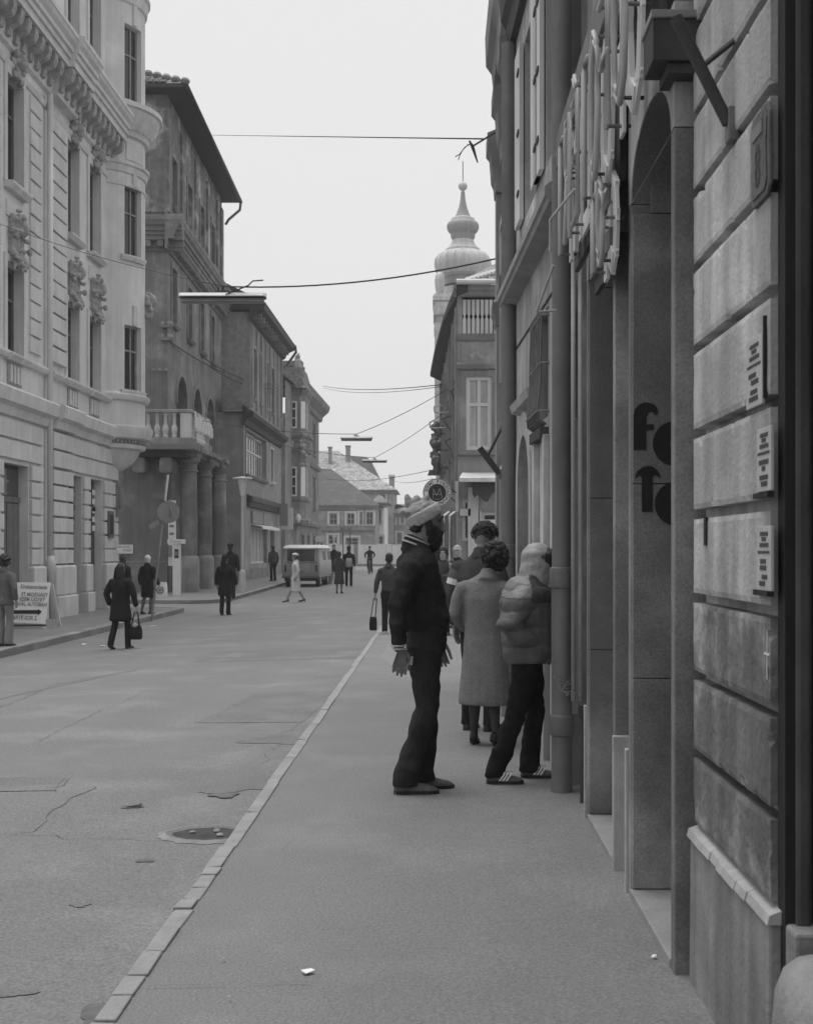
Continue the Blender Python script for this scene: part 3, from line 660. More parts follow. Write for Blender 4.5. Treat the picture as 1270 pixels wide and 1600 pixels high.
make('sill_box', fbox(MB(), F2, 1.2, 1.98, .0, .07, 2.48, 2.56), 'iron', gr)
# main cornice of the second house with its returns, then the narrow third facade
mb = MB(); fprof(mb, F2, 0.05, 4.05, [(0,6.5),(.06,6.52),(.08,6.7),(.13,6.78),(.15,7.0),(.19,7.05),(.19,7.3),(0,7.5)]); make('cornice', mb, 'iron', b2)
b3 = thing('narrow_house', 'narrow dark house front with heavy capitals beyond the second downpipe', 'building', (1.5, 15, 0))
F3 = Fr((.80, 13.17, 0), (0, 1, 0))
if F3.n.x > 0: F3.n = -F3.n
mb = MB(); wall(mb, F3, 0, 3.5, -.3, 8.4, [(.5,1.3,-.1,2.5),(1.9,2.8,-.1,2.5),(.5,1.3,3.6,5.4),(1.9,2.8,3.6,5.4)], .25); p = F3.P(3.5,0,0)
mb.add([p+Vector((0,0,-.3)), p+Vector((0,0,8.4)), (6,p.y,8.4), (6,p.y,-.3)], [(0,1,2,3)]); p2 = F3.P(0,0,0); mb.add([p2+Vector((0,0,8.4)), (6,p2.y,8.4), (6,p.y,8.4), p+Vector((0,0,8.4))], [(0,1,2,3)])
make('wall', mb, 'stucco_c', b3)
for h in [(.5,1.3,-.1,2.5),(1.9,2.8,-.1,2.5),(.5,1.3,3.6,5.4),(1.9,2.8,3.6,5.4)]: window(F3, b3, h, .2, .07, 2, (h[3]-.6,), 'wood', 'glass', .1, 0, False, 'plaster')
for u in (.2, 1.6, 3.2):
    pi = make('pilaster', fbox(MB(), F3, u-.16, u+.16, 0, .08, 0, 5.9), 'stucco_c', b3)
    make('capital', fprof(MB(), F3, u-.24, u+.24, [(0,5.9),(.09,5.92),(.10,6.05),(.13,6.12),(.15,6.4),(.19,6.45),(.19,6.62),(0,6.7)]), 'stone_b', pi)
    make('capital', fprof(MB(), F3, u-.22, u+.22, [(0,4.3),(.09,4.32),(.10,4.4),(.13,4.48),(.13,4.58),(0,4.62)]), 'stone_b', pi)
make('cornice', fprof(MB(), F3, -.1, 3.5, [(0,7.3),(.1,7.32),(.12,7.5),(.19,7.6),(.20,7.95),(.16,8.0),(.16,8.3),(0,8.4)]), 'stone_b', b3)
make('cornice_return', fprof(MB(), F3, -.1, .9, [(.15,7.4),(.24,7.45),(.26,7.62),(.22,7.9),(.15,7.95)]), 'stone_b', b3)
flagholder((.70,15.0,2.46), (.48,15.0,2.75), (.56,15.0,2.64), (.74,15.0,3.0), 'dark flag holder sticking out of the narrow house beyond the second downpipe', .035)
an = thing('roof_antenna', 'thin bent antenna rods sticking out above the street from the narrow house', 'antenna', (.6, 16, 6.6))
def at(px, py, Y): return (X(px, Y), Y, Z(py, Y))
make('arm', MB().tube([at(775,206,16), at(757,217,16), at(739,228,16)], .012, 6), 'iron', an); make('dipole', MB().tube([at(733,220,16), at(738,229,16), at(746,254,16)], [.011,.022,.008], 6), 'iron', an)
make('hook', MB().tube([at(736,224,16), at(726,230,16), at(718,241,16), at(711,245,16)], .006, 6), 'iron', an); make('hook', MB().tube([at(732,225,16), at(723,234,16), at(718,243,16), at(716,250,16)], .005, 6), 'iron', an)

# unseen fronts behind the camera continue the street, added to cut light from there
for nm, lab, x0, x1, y0, y1, h, F in (('added_street_front','plain rendered house front carrying the street on behind the gateway',1.0,9,-34,1.45,10.5,Fr((1.0,0,0),(0,-1,0))),):
    t = thing(nm, lab, 'building', ((x0+x1)/2, (y0+y1)/2, 0)); s_ = -1 if x0 > 0 else 1; hs = []
    for i in range(9 if x0 > 0 else 14):
        u = y0+2.2+3.9*i
        for z0 in (.9, 4.8, 8.6)[:2 if h < 12 else 3]: hs.append(tuple(sorted((s_*u, s_*(u+1.2))))+(z0, z0+2.1))
    hs = [q for q in hs if min(s_*y0, s_*y1)+.3 < q[0] and q[1] < max(s_*y0, s_*y1)-.3]
    mb = MB(); wall(mb, F, min(s_*y0, s_*y1), max(s_*y0, s_*y1), -.5, h, hs, .2); xo, xi = (x0, x1) if x0 > 0 else (x1, x0)
    for y in (y0, y1): mb.add([(xo,y,-.5),(xo,y,h),(xi,y,h),(xi,y,-.5)], [(0,1,2,3)])
    mb.add([(xo,y0,h),(xo,y1,h),(xi,y1,h),(xi,y0,h)], [(0,1,2,3)]); make('wall', mb, 'stucco_c', t)
    for q in hs: window(F, t, q, .15, .08, 2, (q[3]-.6,), 'wood', 'glass')

mb = MB(); r = random.Random(4); o = Vector(at(876, 1080, 8.86))
for i in range(16):
    a = r.uniform(-1.2, 2.2); L = r.uniform(.05, .17); d = Vector((math.cos(a)*.8, r.uniform(-.5,.1), math.sin(a)*.7)); mb.tube([o, o+d*L*.5+Vector((0,0,.01)), o+d*L], [.0022,.0018,.001], 4)
    mb.ball(o+d*L, .004, 6)
solo('dry_sprig', mb, 'stucco_c', 'pale dry weed sprig sticking out from behind the thick downpipe', 'weed', kind='thing')
mb = MB(); a, b_ = wp(1198, 985), wp(1199, 1062); mb.hexa([(XW-.0215,a.y-.003,b_.z),(XW-.0215,a.y+.003,b_.z),(XW-.0205,a.y+.003,b_.z),(XW-.0205,a.y-.003,b_.z),(XW-.0215,a.y-.002,a.z),(XW-.0215,a.y+.002,a.z),(XW-.0205,a.y+.002,a.z),(XW-.0205,a.y-.002,a.z)])
z_ = wp(1198, 1022).z; mb.box(XW-.0225, XW-.0206, a.y-.03, a.y+.03, z_-.003, z_+.003); solo('chalk_mark', mb, 'pale', 'thin pale chalk cross scratched on the old lower wall block', 'chalk mark')
# ---------------------------------------------------------------- left: ornate light building with a corner turret
XA = -9.8
FA = Fr((XA, 0, 0), (0, 1, 0))
assert FA.n.x > 0
bA = thing('turret_building', 'pale ornate corner building with round oriel turret and bracketed cornice', 'building', (-13, 34, -.14))
win_u = [(27.6,28.8),(30.6,31.8),(35.6,36.75),(37.85,39.1)]
doors = [(27.2,29.2,-.2,3.6),(30.3,32.3,-.2,3.6),(35.8,37.15,-.2,3.62),(37.9,39.4,-.2,3.62)]
hA = doors[:]
for a, b in win_u: hA += [(a,b,6.1,8.2),(a,b,10.0,12.5),(a,b,15.3,17.8)]
mb = MB(); wall(mb, FA, 24, 41.2, -.5, 20.5, hA, .24)
mb.add([(XA,41.2,-.5),(XA,41.2,20.5),(-24,41.2,20.5),(-24,41.2,-.5)], [(0,1,2,3)]); mb.add([(XA,24,20.5),(XA,41.2,20.5),(-24,41.2,20.5),(-24,24,20.5)], [(0,1,2,3)]); mb.add([(XA,24,-.5),(XA,24,20.5),(-24,24,20.5),(-24,24,-.5)], [(0,1,2,3)])
make('wall', mb, 'stucco_a', bA)
for h in hA[4:]:
    wn = window(FA, bA, h, .24, .08, 2, (h[3]-.75,), 'wood', 'glass', .17, .22, False, 'stone_a')
for i, h in enumerate(doors):
    dr = make('door', fbox(MB(), FA, h[0], h[1], -.30, -.24, h[2], h[3]), 'wood_d', bA)
    make('transom', fbox(MB(), FA, h[0], h[1], -.24, -.19, 2.72, 2.86), 'wood', dr)
    for k in range(2):
        w2 = (h[1]-h[0])/2; make('door_leaf', fbox(MB(), FA, h[0]+k*w2+.05, h[0]+(k+1)*w2-.03, -.24, -.21, .0, 2.7), 'wood' if i < 2 else 'wood_d', dr)
    make('fanlight', fbox(MB(), FA, h[0]+.06, h[1]-.06, -.238, -.225, 2.88, 3.5), 'glass', dr)
    if i > 1:
        for k in range(5): make('poster_strip', fbox(MB(), FA, h[1]-.34, h[1]-.02, -.20, -.19, 2.15+.26*k, 2.15+.26*k+.16), 'pale' if i == 3 else 'wood_d', dr)
# rusticated stones: lower piers, plinth blocks, upper pilasters, long bands over the doors
def stones(u0, u1, z0, z1, h, n, m='stone_a', gap=.055):
    k = round((z1-z0)/h); h = (z1-z0)/k
    for i in range(k): make('stone', fbox(MB(), FA, u0, u1, -.02, n+rnd.uniform(-.006,.006), z0+h*i+gap/2, z0+h*(i+1)-gap/2), m, bA, bevel=.012)
for u0, u1, n in ((29.25,30.25,.08),(32.35,33.3,.08),(33.95,35.75,.16),(37.2,37.85,.08),(39.45,41.15,.08)):
    stones(u0, u1, 1.22, 3.66, .41, n)
    make('pier_base', fbox(MB(), FA, u0-.05, u1+.05, -.02, n+.12, -.4, .42), 'stone_a', bA, bevel=.03); make('pier_base', fbox(MB(), FA, u0-.03, u1+.03, -.02, n+.08, .425, 1.2), 'stone_a', bA, bevel=.05)
for u0, u1 in ((24,33.3),(33.95,35.75),(35.8,41.15)): stones(u0, u1, 3.68, 4.62, .47, .08 if u0 != 33.95 else .16)
for u0, u1, n in ((32.35,33.25,.06),(33.95,35.3,.12)): stones(u0, u1, 6.35, 12.6, .417, n)
stones(29.2, 30.2, 6.35, 12.6, .417, .04)
led = [(0,4.65),(.10,4.68),(.16,4.86),(.30,4.94),(.34,5.22),(.30,5.27),(0,5.36)]
make('string_course', fprof(MB(), FA, 24, 33.9, led), 'stone_a', bA); make('string_course', fprof(MB(), FA, 35.85, 40.4, led), 'stone_a', bA)
make('string_course', fprof(MB(), FA, 33.9, 35.85, [(n+.12 if n else 0, z) for n, z in led]), 'stone_a', bA)
sb = [(0,5.95),(.10,5.98),(.15,6.06),(.15,6.12),(0,6.2)]
make('sill_band', fprof(MB(), FA, 24, 33.9, sb), 'stone_a', bA); make('sill_band', fprof(MB(), FA, 33.9, 40.2, [(n*1.25, z) for n, z in sb]), 'stone_a', bA)
for a, b in win_u:
    p_ = make('apron_panel', fbox(MB(), FA, a+.08, b-.08, -.01, .03, 5.42, 5.9), 'orn', bA)
    for i in range(4): make('baluster', fbox(MB(), FA, a+.16+.25*i, a+.30+.25*i, .03, .07, 5.46, 5.86), 'stone_a', p_)
cor = [(0,13.05),(.10,13.1),(.14,13.35),(.52,13.78),(.56,14.05),(.62,14.08),(.70,14.42),(.74,14.45),(.74,14.58),(0,14.75)]
cor = [(0,13.05),(.10,13.1),(.14,13.3),(.16,13.78),(.54,13.79),(.54,13.98),(.60,13.99),(.60,14.12),(.66,14.14),(.66,14.26),(.74,14.34),(.78,14.44),(.80,14.45),(.80,14.56),(.1,14.66),(0,14.75)]
make('cornice', fprof(MB(), FA, 24, 33.9, cor), 'stone_a', bA); make('cornice', fprof(MB(), FA, 33.9, 35.85, [(n+.14 if n else 0, z) for n, z in cor]), 'stone_a', bA); make('cornice', fprof(MB(), FA, 35.85, 40.2, cor), 'stone_a', bA)
br = None
for i in range(30):
    u = 24.2+.54*i
    if br is None:
        mb = MB(); fprof(mb, FA, u, u+.24, [(.13,13.18),(.20,13.2),(.24,13.36),(.44,13.46),(.50,13.60),(.50,13.775),(.13,13.775)]); br = make('bracket', mb, 'orn', bA); bc = WL[br.name]; u_0 = u  # darker than the cornice: shading between brackets put into colour, with real grime
    else: inst(br, bc+Vector((.14 if 33.8 < u < 35.7 else 0, u-u_0, 0)), bA)
make('frieze', fprof(MB(), FA, 24, 40.2, [(0,12.65),(.05,12.66),(.09,12.78),(.05,12.82),(0,12.83)]), 'stone_a', bA)
# sculpted cartouches over the first floor windows, keystones over the second
def blobs(name, F, u, z, wd, ht, n0, parent, seed, m='orn', vx=.024):
    mb = MB(); r = random.Random(seed)
    for i in range(70):
        a, b = r.uniform(-1, 1), r.uniform(-1, 1); k = 1-.35*abs(b)
        mb.ball(F.P(u+a*wd*.5*k, n0*r.uniform(.3,1), z+b*ht*.5), (r.uniform(.03,.09), r.uniform(.04,.10), r.uniform(.03,.10)), 8)
    mb.ball(F.P(u, n0*1.1, z+ht*.22), (.14,.13,.19), 10); fbox(mb, F, u-wd*.36, u+wd*.36, -.05, n0*.5, z-ht*.4, z+ht*.42)
    return remesh(name, mb, m, parent, vx, 0, (.02, 14, 1))
ca = blobs('cartouche', FA, 31.2, 8.75, 1.15, 1.35, .22, bA, 4); c0 = WL[ca.name]
ks = blobs('keystone_mask', FA, 31.2, 12.75, .55, .7, .18, bA, 9); k0 = WL[ks.name]
for a, b in win_u[:1]+win_u[2:]: inst(ca, c0+Vector((0, (a+b)/2-31.2, 0)), bA); inst(ks, k0+Vector((0, (a+b)/2-31.2, 0)), bA)
for a, b in win_u: make('panel', fbox(MB(), FA, a, b, -.01, .04, 9.25, 9.62), 'stone_a', bA, bevel=.01)
# round corner turret
TC = (-10.6, 41.3); TR = 1.62; CT = Cy(TC+(0,), TR)
tw = thing('corner_turret', 'round oriel turret with tall dark windows hanging on the corner of the pale building', 'turret', (TC[0], TC[1], 4.0))
def ang(px):   # arc length on the turret seen at a pixel column
    best = None
    for i in range(-900, 300):
        a = math.radians(i/10); x, y = TC[0]+TR*math.cos(a), TC[1]+TR*math.sin(a); n_ = (math.cos(a), math.sin(a))
        if n_[0]*(-x)+n_[1]*(-y) < 0: continue
        e = abs(VX+FPX*x/y-px)
        if best is None or e < best[0]: best = (e, a)
    return best[1]*TR
tu0, tu1 = ang(195), ang(221)
th = [(tu0,tu1,6.4,8.35),(tu0,tu1,10.45,12.55),(tu0,tu1,15.1,17.4)]
mb = MB(); wall(mb, CT, -2.6, 4.6, 5.0, 20.5, th, .2, 40); make('wall', mb, 'stucco_a', tw, smooth=True, flat_ang=30)
for h in th:
    window(CT, tw, h, .18, .06, 2, (h[2]+(h[3]-h[2])*.62,), 'stucco_c', 'glass', 0, .12, True, 'stone_a')
    make('keystone', fbox(MB(), CT, (h[0]+h[1])/2-.09, (h[0]+h[1])/2+.09, -.01, .05, h[3]+.02, h[3]+.62), 'stone_a', tw)
def band(prof, name='band', m='stone_a'): mb = MB(); mb.lathe(TC, prof, 56, -2.2, 2.9, False); make(name, mb, m, tw, smooth=True, flat_ang=32)
band([(.2,3.78),(.45,3.82),(.6,3.95),(.95,4.05),(1.25,4.25),(1.42,4.5),(1.46,4.62),(1.62,4.66),(1.64,4.78),(1.5,4.8),(1.58,4.9),(1.80,4.96),(1.86,5.2),(1.86,5.3),(1.60,5.36)], 'corbel_bowl')
for i in range(30): 
    a = -1.6+i*.085; mb = MB(); mb.ball((TC[0]+1.62*math.cos(a), TC[1]+1.62*math.sin(a), 4.86), (.05,.05,.06), 6); make('egg_moulding', mb, 'orn', tw)
band([(TR,6.06),(TR+.10,6.1),(TR+.15,6.2),(TR+.15,6.26),(TR,6.34)]); band([(TR,12.9),(TR+.05,12.92),(TR+.08,13.1),(TR+.14,13.14),(TR+.14,13.22),(TR,13.28)])
band([(TR,8.9+3.6),(TR+.03,12.52),(TR+.03,12.6),(TR,12.62)]); band([(TR,14.0),(TR+.10,14.03),(TR+.14,14.2),(TR+.38,14.5),(TR+.44,14.75),(TR+.52,14.78),(TR+.52,14.92),(TR+.30,15.0),(TR,15.05)], 'cornice')
for i in range(16):
    a = -1.55+.16*i; p = Vector((math.cos(a), math.sin(a), 0)); q = Vector((-p.y, p.x, 0))*.09; c = Vector(TC+(14.2,))+p*(TR+.02); mb = MB(); o = p*.32
    mb.hexa([c-q, c+q, c+q+o*.5, c-q+o*.5, c-q+Vector((0,0,.27)), c+q+Vector((0,0,.27)), c+q+o+Vector((0,0,.27)), c-q+o+Vector((0,0,.27))]); make('bracket', mb, 'stone_a', tw)
band([(TR,18.0),(TR+.06,18.05),(TR+.1,18.35),(TR+.16,18.4),(TR+.16,18.5),(TR,18.6)])
blobs('corbel_mask', CT, ang(229), 9.15, .4, .8, .2, tw, 21)
make('panel_frame', fbox(MB(), CT, tu0+.05, tu1+.05, -.01, .03, 13.32, 13.85), 'stone_a', tw)
mb = MB(); mb.box(-9.9,-9.65,40.75,41.0,2.6,3.7); mb.ball((-9.62,40.9,3.2),(.12,.12,.35)); solo('wall_lantern', mb, 'stone_b', 'small dark console under the turret bowl at the building corner', 'console')
fx = fbox(MB(), FA, 39.75, 40.35, .08, .13, 1.95, 2.75); sb_ = thing('notice_box', 'small dark framed notice case on the corner pier below the turret', 'notice case', (XA, 40, 1.95)); make('frame', fx, 'wood', sb_); make('pane', fbox(MB(), FA, 39.85, 40.25, .131, .136, 2.05, 2.65), 'black', sb_)
dp = thing('downpipe', 'pale thin downpipe running down the ornate light building beside the rusticated pilaster', 'downpipe', (XA+.12, 33.62, -.1), 'pale downpipes on the left')
mb = MB(); mb.lathe((XA+.14, 33.62), [(.075,1.45),(.075,13.0)], 14); make('pipe_length', mb, 'stone_a', dp, smooth=True)
mb = MB(); mb.lathe((XA+.16, 33.62), [(.10,-.2),(.10,1.0),(.12,1.02),(.12,1.3),(.10,1.34),(.08,1.45)], 14); make('iron_foot', mb, 'stone_a', dp, smooth=True)

# ---------------------------------------------------------------- left: dark arcaded building behind the side street
YB, XB = 53.0, -10.6
FB = Fr((XB+.026*53, 0, 0), (-.026, 1, 0)); xr = lambda y: XB-.026*(y-53); GB = Fr((XB, YB, 0), (-1, 0, 0))     # street front; side wall (u runs left)
if GB.n.y > 0: GB.n = -GB.n
bB = thing('arcaded_building', 'dark weathered three storey building with portico columns and arched loggia', 'building', (-15, 60, -.14))
bays = [54.4, 58.4, 62.0, 65.5]; arcs = [(55.1,57.7),(59.4,61.9),(63.4,66.0)]
hB = [(a,b,5.4,8.85,1.25) for a, b in arcs]
for y in bays: hB += [(y-.45,y+.6,10.7,12.95),(y-.5,y+.7,15.4,17.4)]
mb = MB(); wall(mb, FB, YB, 69.0, -.5, 14.3, [h for h in hB if h[3] < 14], .5); make('wall', mb, 'stucco_b', bB)
mb = MB(); wall(mb, FB, YB, 69.0, 14.3, 19.6, [h for h in hB if h[3] > 14], .3); wall(mb, GB, 0, 12, 14.3, 19.6); make('attic_wall', mb, 'peel', bB)
mb = MB(); wall(mb, GB, 0, 12, -.5, 14.3); make('side_wall', mb, 'stucco_b', bB); mb = MB(); mb.add([(xr(69),69,-.5),(xr(69),69,19.6),(-22,69,19.6),(-22,69,-.5)], [(0,1,2,3)]); make('end_wall', mb, 'stucco_b', bB)
for h in hB: window(FB, bB, h, .5 if len(h) > 4 else .28, .09, 2, (h[3]-.8,), 'wood_d', 'glass', .22 if len(h) == 4 else 0, .2 if len(h) == 4 else 0, False, 'stucco_b')
for a, b in arcs:
    mb = MB(); K = 14; A = []
    for i in range(K+1):
        t = math.pi*i/K; A.append([FB.P((a+b)/2-(b-a)/2*math.cos(t)*k, n, 7.6+1.25*math.sin(t)*k) for k, n in ((1,.06),(1.16,.06),(1.16,0),(1,0))])
    mb.rings(A); make('arch_moulding', mb, 'stone_b', bB)
cB = [(0,13.35),(.08,13.36),(.08,13.48),(.12,13.5),(.12,13.74),(.36,13.75),(.36,13.92),(.42,13.93),(.42,14.08),(.50,14.09),(.50,14.22),(.60,14.30),(.64,14.45),(.66,14.46),(.66,14.6),(.1,14.72),(0,14.85)]
make('cornice', fprof(MB(), FB, YB-.6, 69, cB), 'stone_b', bB); make('cornice', fprof(MB(), GB, -.66, 12, cB), 'stone_b', bB)
br = None
for i in range(34):
    u = YB+.1+.46*i
    if br is None: br = make('dentil', fbox(MB(), FB, u, u+.22, .1, .34, 13.5, 13.74), 'stone_b', bB); b0 = WL[br.name]; u_0 = u
    else: inst(br, b0+FB.u*(u-u_0), bB)
for i in range(6): make('dentil', fbox(MB(), GB, .1+.5*i, .34+.5*i, .1, .34, 13.5, 13.74), 'stone_b', bB)
for u in [53.3,56.4,60.2,63.8,67.2,68.7]: make('pilaster', fbox(MB(), FB, u-.35, u+.35, 0, .1, 14.9, 19.0), 'peel', bB)
make('pilaster', fbox(MB(), GB, .0, .9, 0, .1, 14.9, 19.0), 'peel', bB)
# roof: tiled hip with wide dark eaves, gutter and spout
rf = MB(); e = .85; zt = 19.55; xa, ya, yb = XB+e, YB-e, 69.6; xf = xr(yb)+e
rf.hexa([(xa,ya,zt),(xf,yb,zt),(-24,yb,zt),(-24,ya,zt),(xa,ya,zt+.14),(xf,yb,zt+.14),(-24,yb,zt+.14),(-24,ya,zt+.14)]); rr = make('roof', rf, 'iron', bB)
mb = MB(); mb.add([(xa,ya,zt+.15),(xf,yb,zt+.15),(-16,yb-5,zt+3.3),(-16,ya+6,zt+3.3),(-24,ya,zt+.15),(-24,ya+6,zt+3.3)], [(0,1,2,3),(4,0,3,5)]); make('tiling', mb, 'tile', rr)
tl = MB()
for r_ in range(15):
    f0, f1 = r_/15, (r_+1)/15
    for i in range(46):
        x0 = -22+(xa-.2+22)*i/46; x1 = x0+.22; lim = xa-(xa+16)*f1
        if x1 > lim-.1: continue
        tl.hexa([(x0,ya+6*f0,zt+.15+3.15*f0+.05),(x1,ya+6*f0,zt+.15+3.15*f0+.05),(x1,ya+6*f1,zt+.15+3.15*f1+.02),(x0,ya+6*f1,zt+.15+3.15*f1+.02),(x0,ya+6*f0,zt+.15+3.15*f0+.11),(x1,ya+6*f0,zt+.15+3.15*f0+.11),(x1,ya+6*f1,zt+.15+3.15*f1+.07),(x0,ya+6*f1,zt+.15+3.15*f1+.07)])
make('roof_tile', tl, 'tile', rr, kind='stuff')
for i in range(14):
    f = i/14; mb = MB(); mb.ball((xa-(xa+16)*f, ya+6*f, zt+.22+3.15*f), (.2,.26,.14), 8); make('ridge_tile', mb, 'tile_l', rr)
mb = MB(); mb.tube([(xa+.05,ya,zt+.05),(xf+.05,yb,zt+.05)], .10, 8); make('gutter', mb, 'iron', rr, smooth=True)
mb = MB(); mb.tube([(xf+.05,yb,zt),(xf+.0,yb+.05,zt-.35),(xf-.6,yb+.1,zt-.85),(xr(yb)+.1,yb+.1,zt-1.1)], .07, 8); make('spout', mb, 'ironmid', rr, smooth=True)
# plinth and portico
make('plinth', fbox(MB(), GB, -.02, 8, 0, .08, -.5, 1.15), 'stone_b', bB, bevel=.03)
pc = thing('portico', 'portico of stout round columns carrying a balustraded balcony on the dark building', 'portico', (-10, 56, -.14))
cols = [53.5, 57.0, 60.9]; c1 = None
for y in cols:
    parts = [('column', [(.33,1.34),(.345,2.4),(.32,4.5),(.31,4.68)], 24), ('capital', [(.31,4.66),(.37,4.70),(.37,4.76),(.32,4.78),(.33,5.0),(.42,5.08),(.46,5.2),(.46,5.28),(.0,5.28)], 24)]
    if c1 is None:
        c1 = []
        for nm, pr, n_ in parts: mb = MB(); mb.lathe((-9.85, y), pr, n_); c1.append(make(nm, mb, 'stucco_b' if nm == 'column' else 'stone_b', pc, smooth=True, flat_ang=40))
        mb = MB(); mb.lathe((-9.85, y), [(.42,-.3),(.42,1.22),(.38,1.30),(.33,1.36)], 24); c1.append(make('column_base', mb, 'stucco_c', pc, smooth=True, flat_ang=40))
    else:
        for o in c1: inst(o, WL[o.name]+Vector((0, y-cols[0], 0)), pc)
for y in cols: make('entablature_block', fprof(MB(), FB, y-.62, y+.62, [(0,5.28),(1.2,5.28),(1.22,5.45),(1.34,5.5),(1.36,5.66),(0,5.7)]), 'stone_b', pc, bevel=.01)
make('entablature', fprof(MB(), FB, 52.2, 62.2, [(0,5.3),(1.05,5.3),(1.08,5.5),(1.18,5.56),(1.18,5.72),(0,5.78)]), 'stone_b', pc)
bx0, bx1, by = X(240, 51.6), X(299, 51.6), 51.6
make('balcony_slab', MB().box(-12.2, bx1+.12, by-.12, 56.2, 5.45, 5.66), 'stone_b', pc, bevel=.02); make('balcony_edge', MB().box(-12.2, bx1+.06, by-.06, 56.1, 5.66, 5.9), 'stucco_c', pc, bevel=.02)
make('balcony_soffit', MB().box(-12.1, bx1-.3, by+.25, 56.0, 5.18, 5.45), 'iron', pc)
for u, x in ((.9, -11.5), (.0, -10.45)): make('console', MB().box(x-.25, x+.25, by+.2, 53.0, 4.55, 5.18), 'stone_b', pc, bevel=.12)
make('handrail', MB().box(-12.2, bx1+.04, by-.06, by+.24, 6.86, 6.99), 'stucco_c', pc, bevel=.02); make('handrail', MB().box(bx1-.26, bx1+.04, by+.245, 56.0, 6.86, 6.99), 'stucco_c', pc, bevel=.02)
make('pedestal', MB().box(bx1-.42, bx1-.02, by-.02, by+.3, 5.9, 6.85), 'stucco_a', pc, bevel=.015)
bl = [(.10,5.9),(.10,6.0),(.07,6.02),(.11,6.12),(.125,6.24),(.10,6.36),(.06,6.42),(.065,6.46),(.055,6.75),(.08,6.80),(.08,6.86)]
mb = MB(); mb.lathe((X(246, by+.1), by+.1), bl, 14); b_ = make('baluster', mb, 'stucco_a', pc, smooth=True)
for px in (232, 259, 273): inst(b_, WL[b_.name]+Vector((X(px, by+.1)-X(246, by+.1), 0, 0)), pc)
for i in range(9): inst(b_, WL[b_.name]+Vector((bx1-.14-X(246, by+.1), .9+.42*i, 0)), pc)
nl = thing('balcony_lettering', 'pale cut-out letters fixed along the street side of the balcony rail', 'lettering', (bx1+.1, 54.5, 6.0)); r = random.Random(2)
for k in range(11):
    y = 51.9+.37*k; h = r.uniform(.5, .72); mb = MB(); mb.box(bx1+.08, bx1+.12, y, y+.10, 6.24+r.uniform(-.05,.08), 6.24+h)
    mb.box(bx1+.08, bx1+.12, y+.1, y+.26, 6.32+.35*(k % 2), 6.42+.35*(k % 2)); mb.box(bx1+.08, bx1+.12, y+.26, y+.33, 6.24, 6.14+h); make('letter', mb, 'white', nl)
for k in range(5):
    y = 52.2+.36*k; mb = MB(); mb.box(bx1+.10, bx1+.14, y, y+.08, 5.75, 6.12+.08*(k % 2)); mb.box(bx1+.10, bx1+.14, y+.08, y+.26, 5.85, 5.95); make('letter', mb, 'white', nl)
# signs on the side wall
s_ = thing('wall_notice', 'small white two-line notice board low on the dark side wall', 'notice board', at(195, 865, YB-.05))
a, b = at(182, 865, YB-.06), at(208, 851, YB-.06); make('board', MB().box(a[0], b[0], YB-.06, YB-.02, a[2], b[2]), 'white', s_)
mb = MB(); um = (a[0]+b[0])/2; text(mb, 'BEJÁRAT AZ UDVARBÓL', .10, (um, YB-.062, a[2]+.26), (1,0,0), (0,0,1), sx=.42); text(mb, 'ÉTTEREM', .10, (um+.1, YB-.062, a[2]+.12), (1,0,0), (0,0,1), sx=.8); make('print', mb, 'print', s_)
a, b = at(238, 779, YB-.05), at(257, 770, YB-.05); solo('street_name_plate', MB().box(a[0], b[0], YB-.05, YB, a[2], b[2]), 'sign_g', 'blank grey plate high on the dark side wall behind the leaning pole', 'plate')
for px, py in ((266,548),(240,525),(262,505)): pass
mb = MB(); a = Vector(at(236, 577, YB-.1)); mb.tube([a, Vector(at(262, 580, YB-.1))], .03, 6); 
for px in (240, 250, 260): mb.ball(at(px, 578, YB-.14), .07, 8)
solo('insulator_bracket', mb, 'stucco_c', 'row of pale insulators on the dark side wall beside the balcony', 'insulator')
for k, (px, py) in enumerate(((264,510),(264,530))):
    mb = MB(); p = at(px, py, YB-.3); mb.box(p[0]-.3, p[0]+.1, YB-.35, YB, p[2]-.03, p[2]+.03)
    for d in (-.25, 0, .1): mb.lathe((p[0]+d, YB-.3), [(.05,p[2]),(.09,p[2]+.05),(.09,p[2]+.14),(.03,p[2]+.2)], 8)
    solo('insulator_bracket', mb, 'stucco_c', ['upper iron arm with white insulators on the corner of the dark building', 'lower iron arm with white insulators on the corner of the dark building'][k], 'insulator')

# ---------------------------------------------------------------- left: lower shop wing and taller house behind it
bC = thing('shop_house', 'low grey house with wide multi-pane window and striped shop awning beyond the columns', 'building', (-12, 70, -.1))
FC = Fr((-9.55, 0, 0), (0, 1, 0)); GC = Fr((-9.55, 66.6, 0), (-1, 0, 0)); GC.n = Vector((0,-1,0))
hC = [(67.2,75.0,5.4,7.6),(69.2,75.8,.85,2.8),(77.2,79.2,-.2,2.7),(77.2,78.6,5.5,7.4)]
mb = MB(); wall(mb, FC, 66.6, 82, -.5, 8.4, hC, .3); wall(mb, GC, 0, 1.8, -.5, 8.4); mb.add([(-9.55,82,-.5),(-9.55,82,8.4),(-14,82,8.4),(-14,82,-.5)], [(0,1,2,3)]); make('wall', mb, 'stucco_c', bC)
window(FC, bC, hC[0], .25, .12, 8, (6.7,), 'pale', 'glass', .1, .2, False, 'stone_b'); window(FC, bC, hC[1], .25, .10, 5, (), 'pale', 'curtain'); window(FC, bC, hC[2], .3, .12, 2, (2.1,), 'wood_d', 'glass'); window(FC, bC, hC[3], .25, .12, 2, (6.5,), 'pale', 'glass', .1, .2)
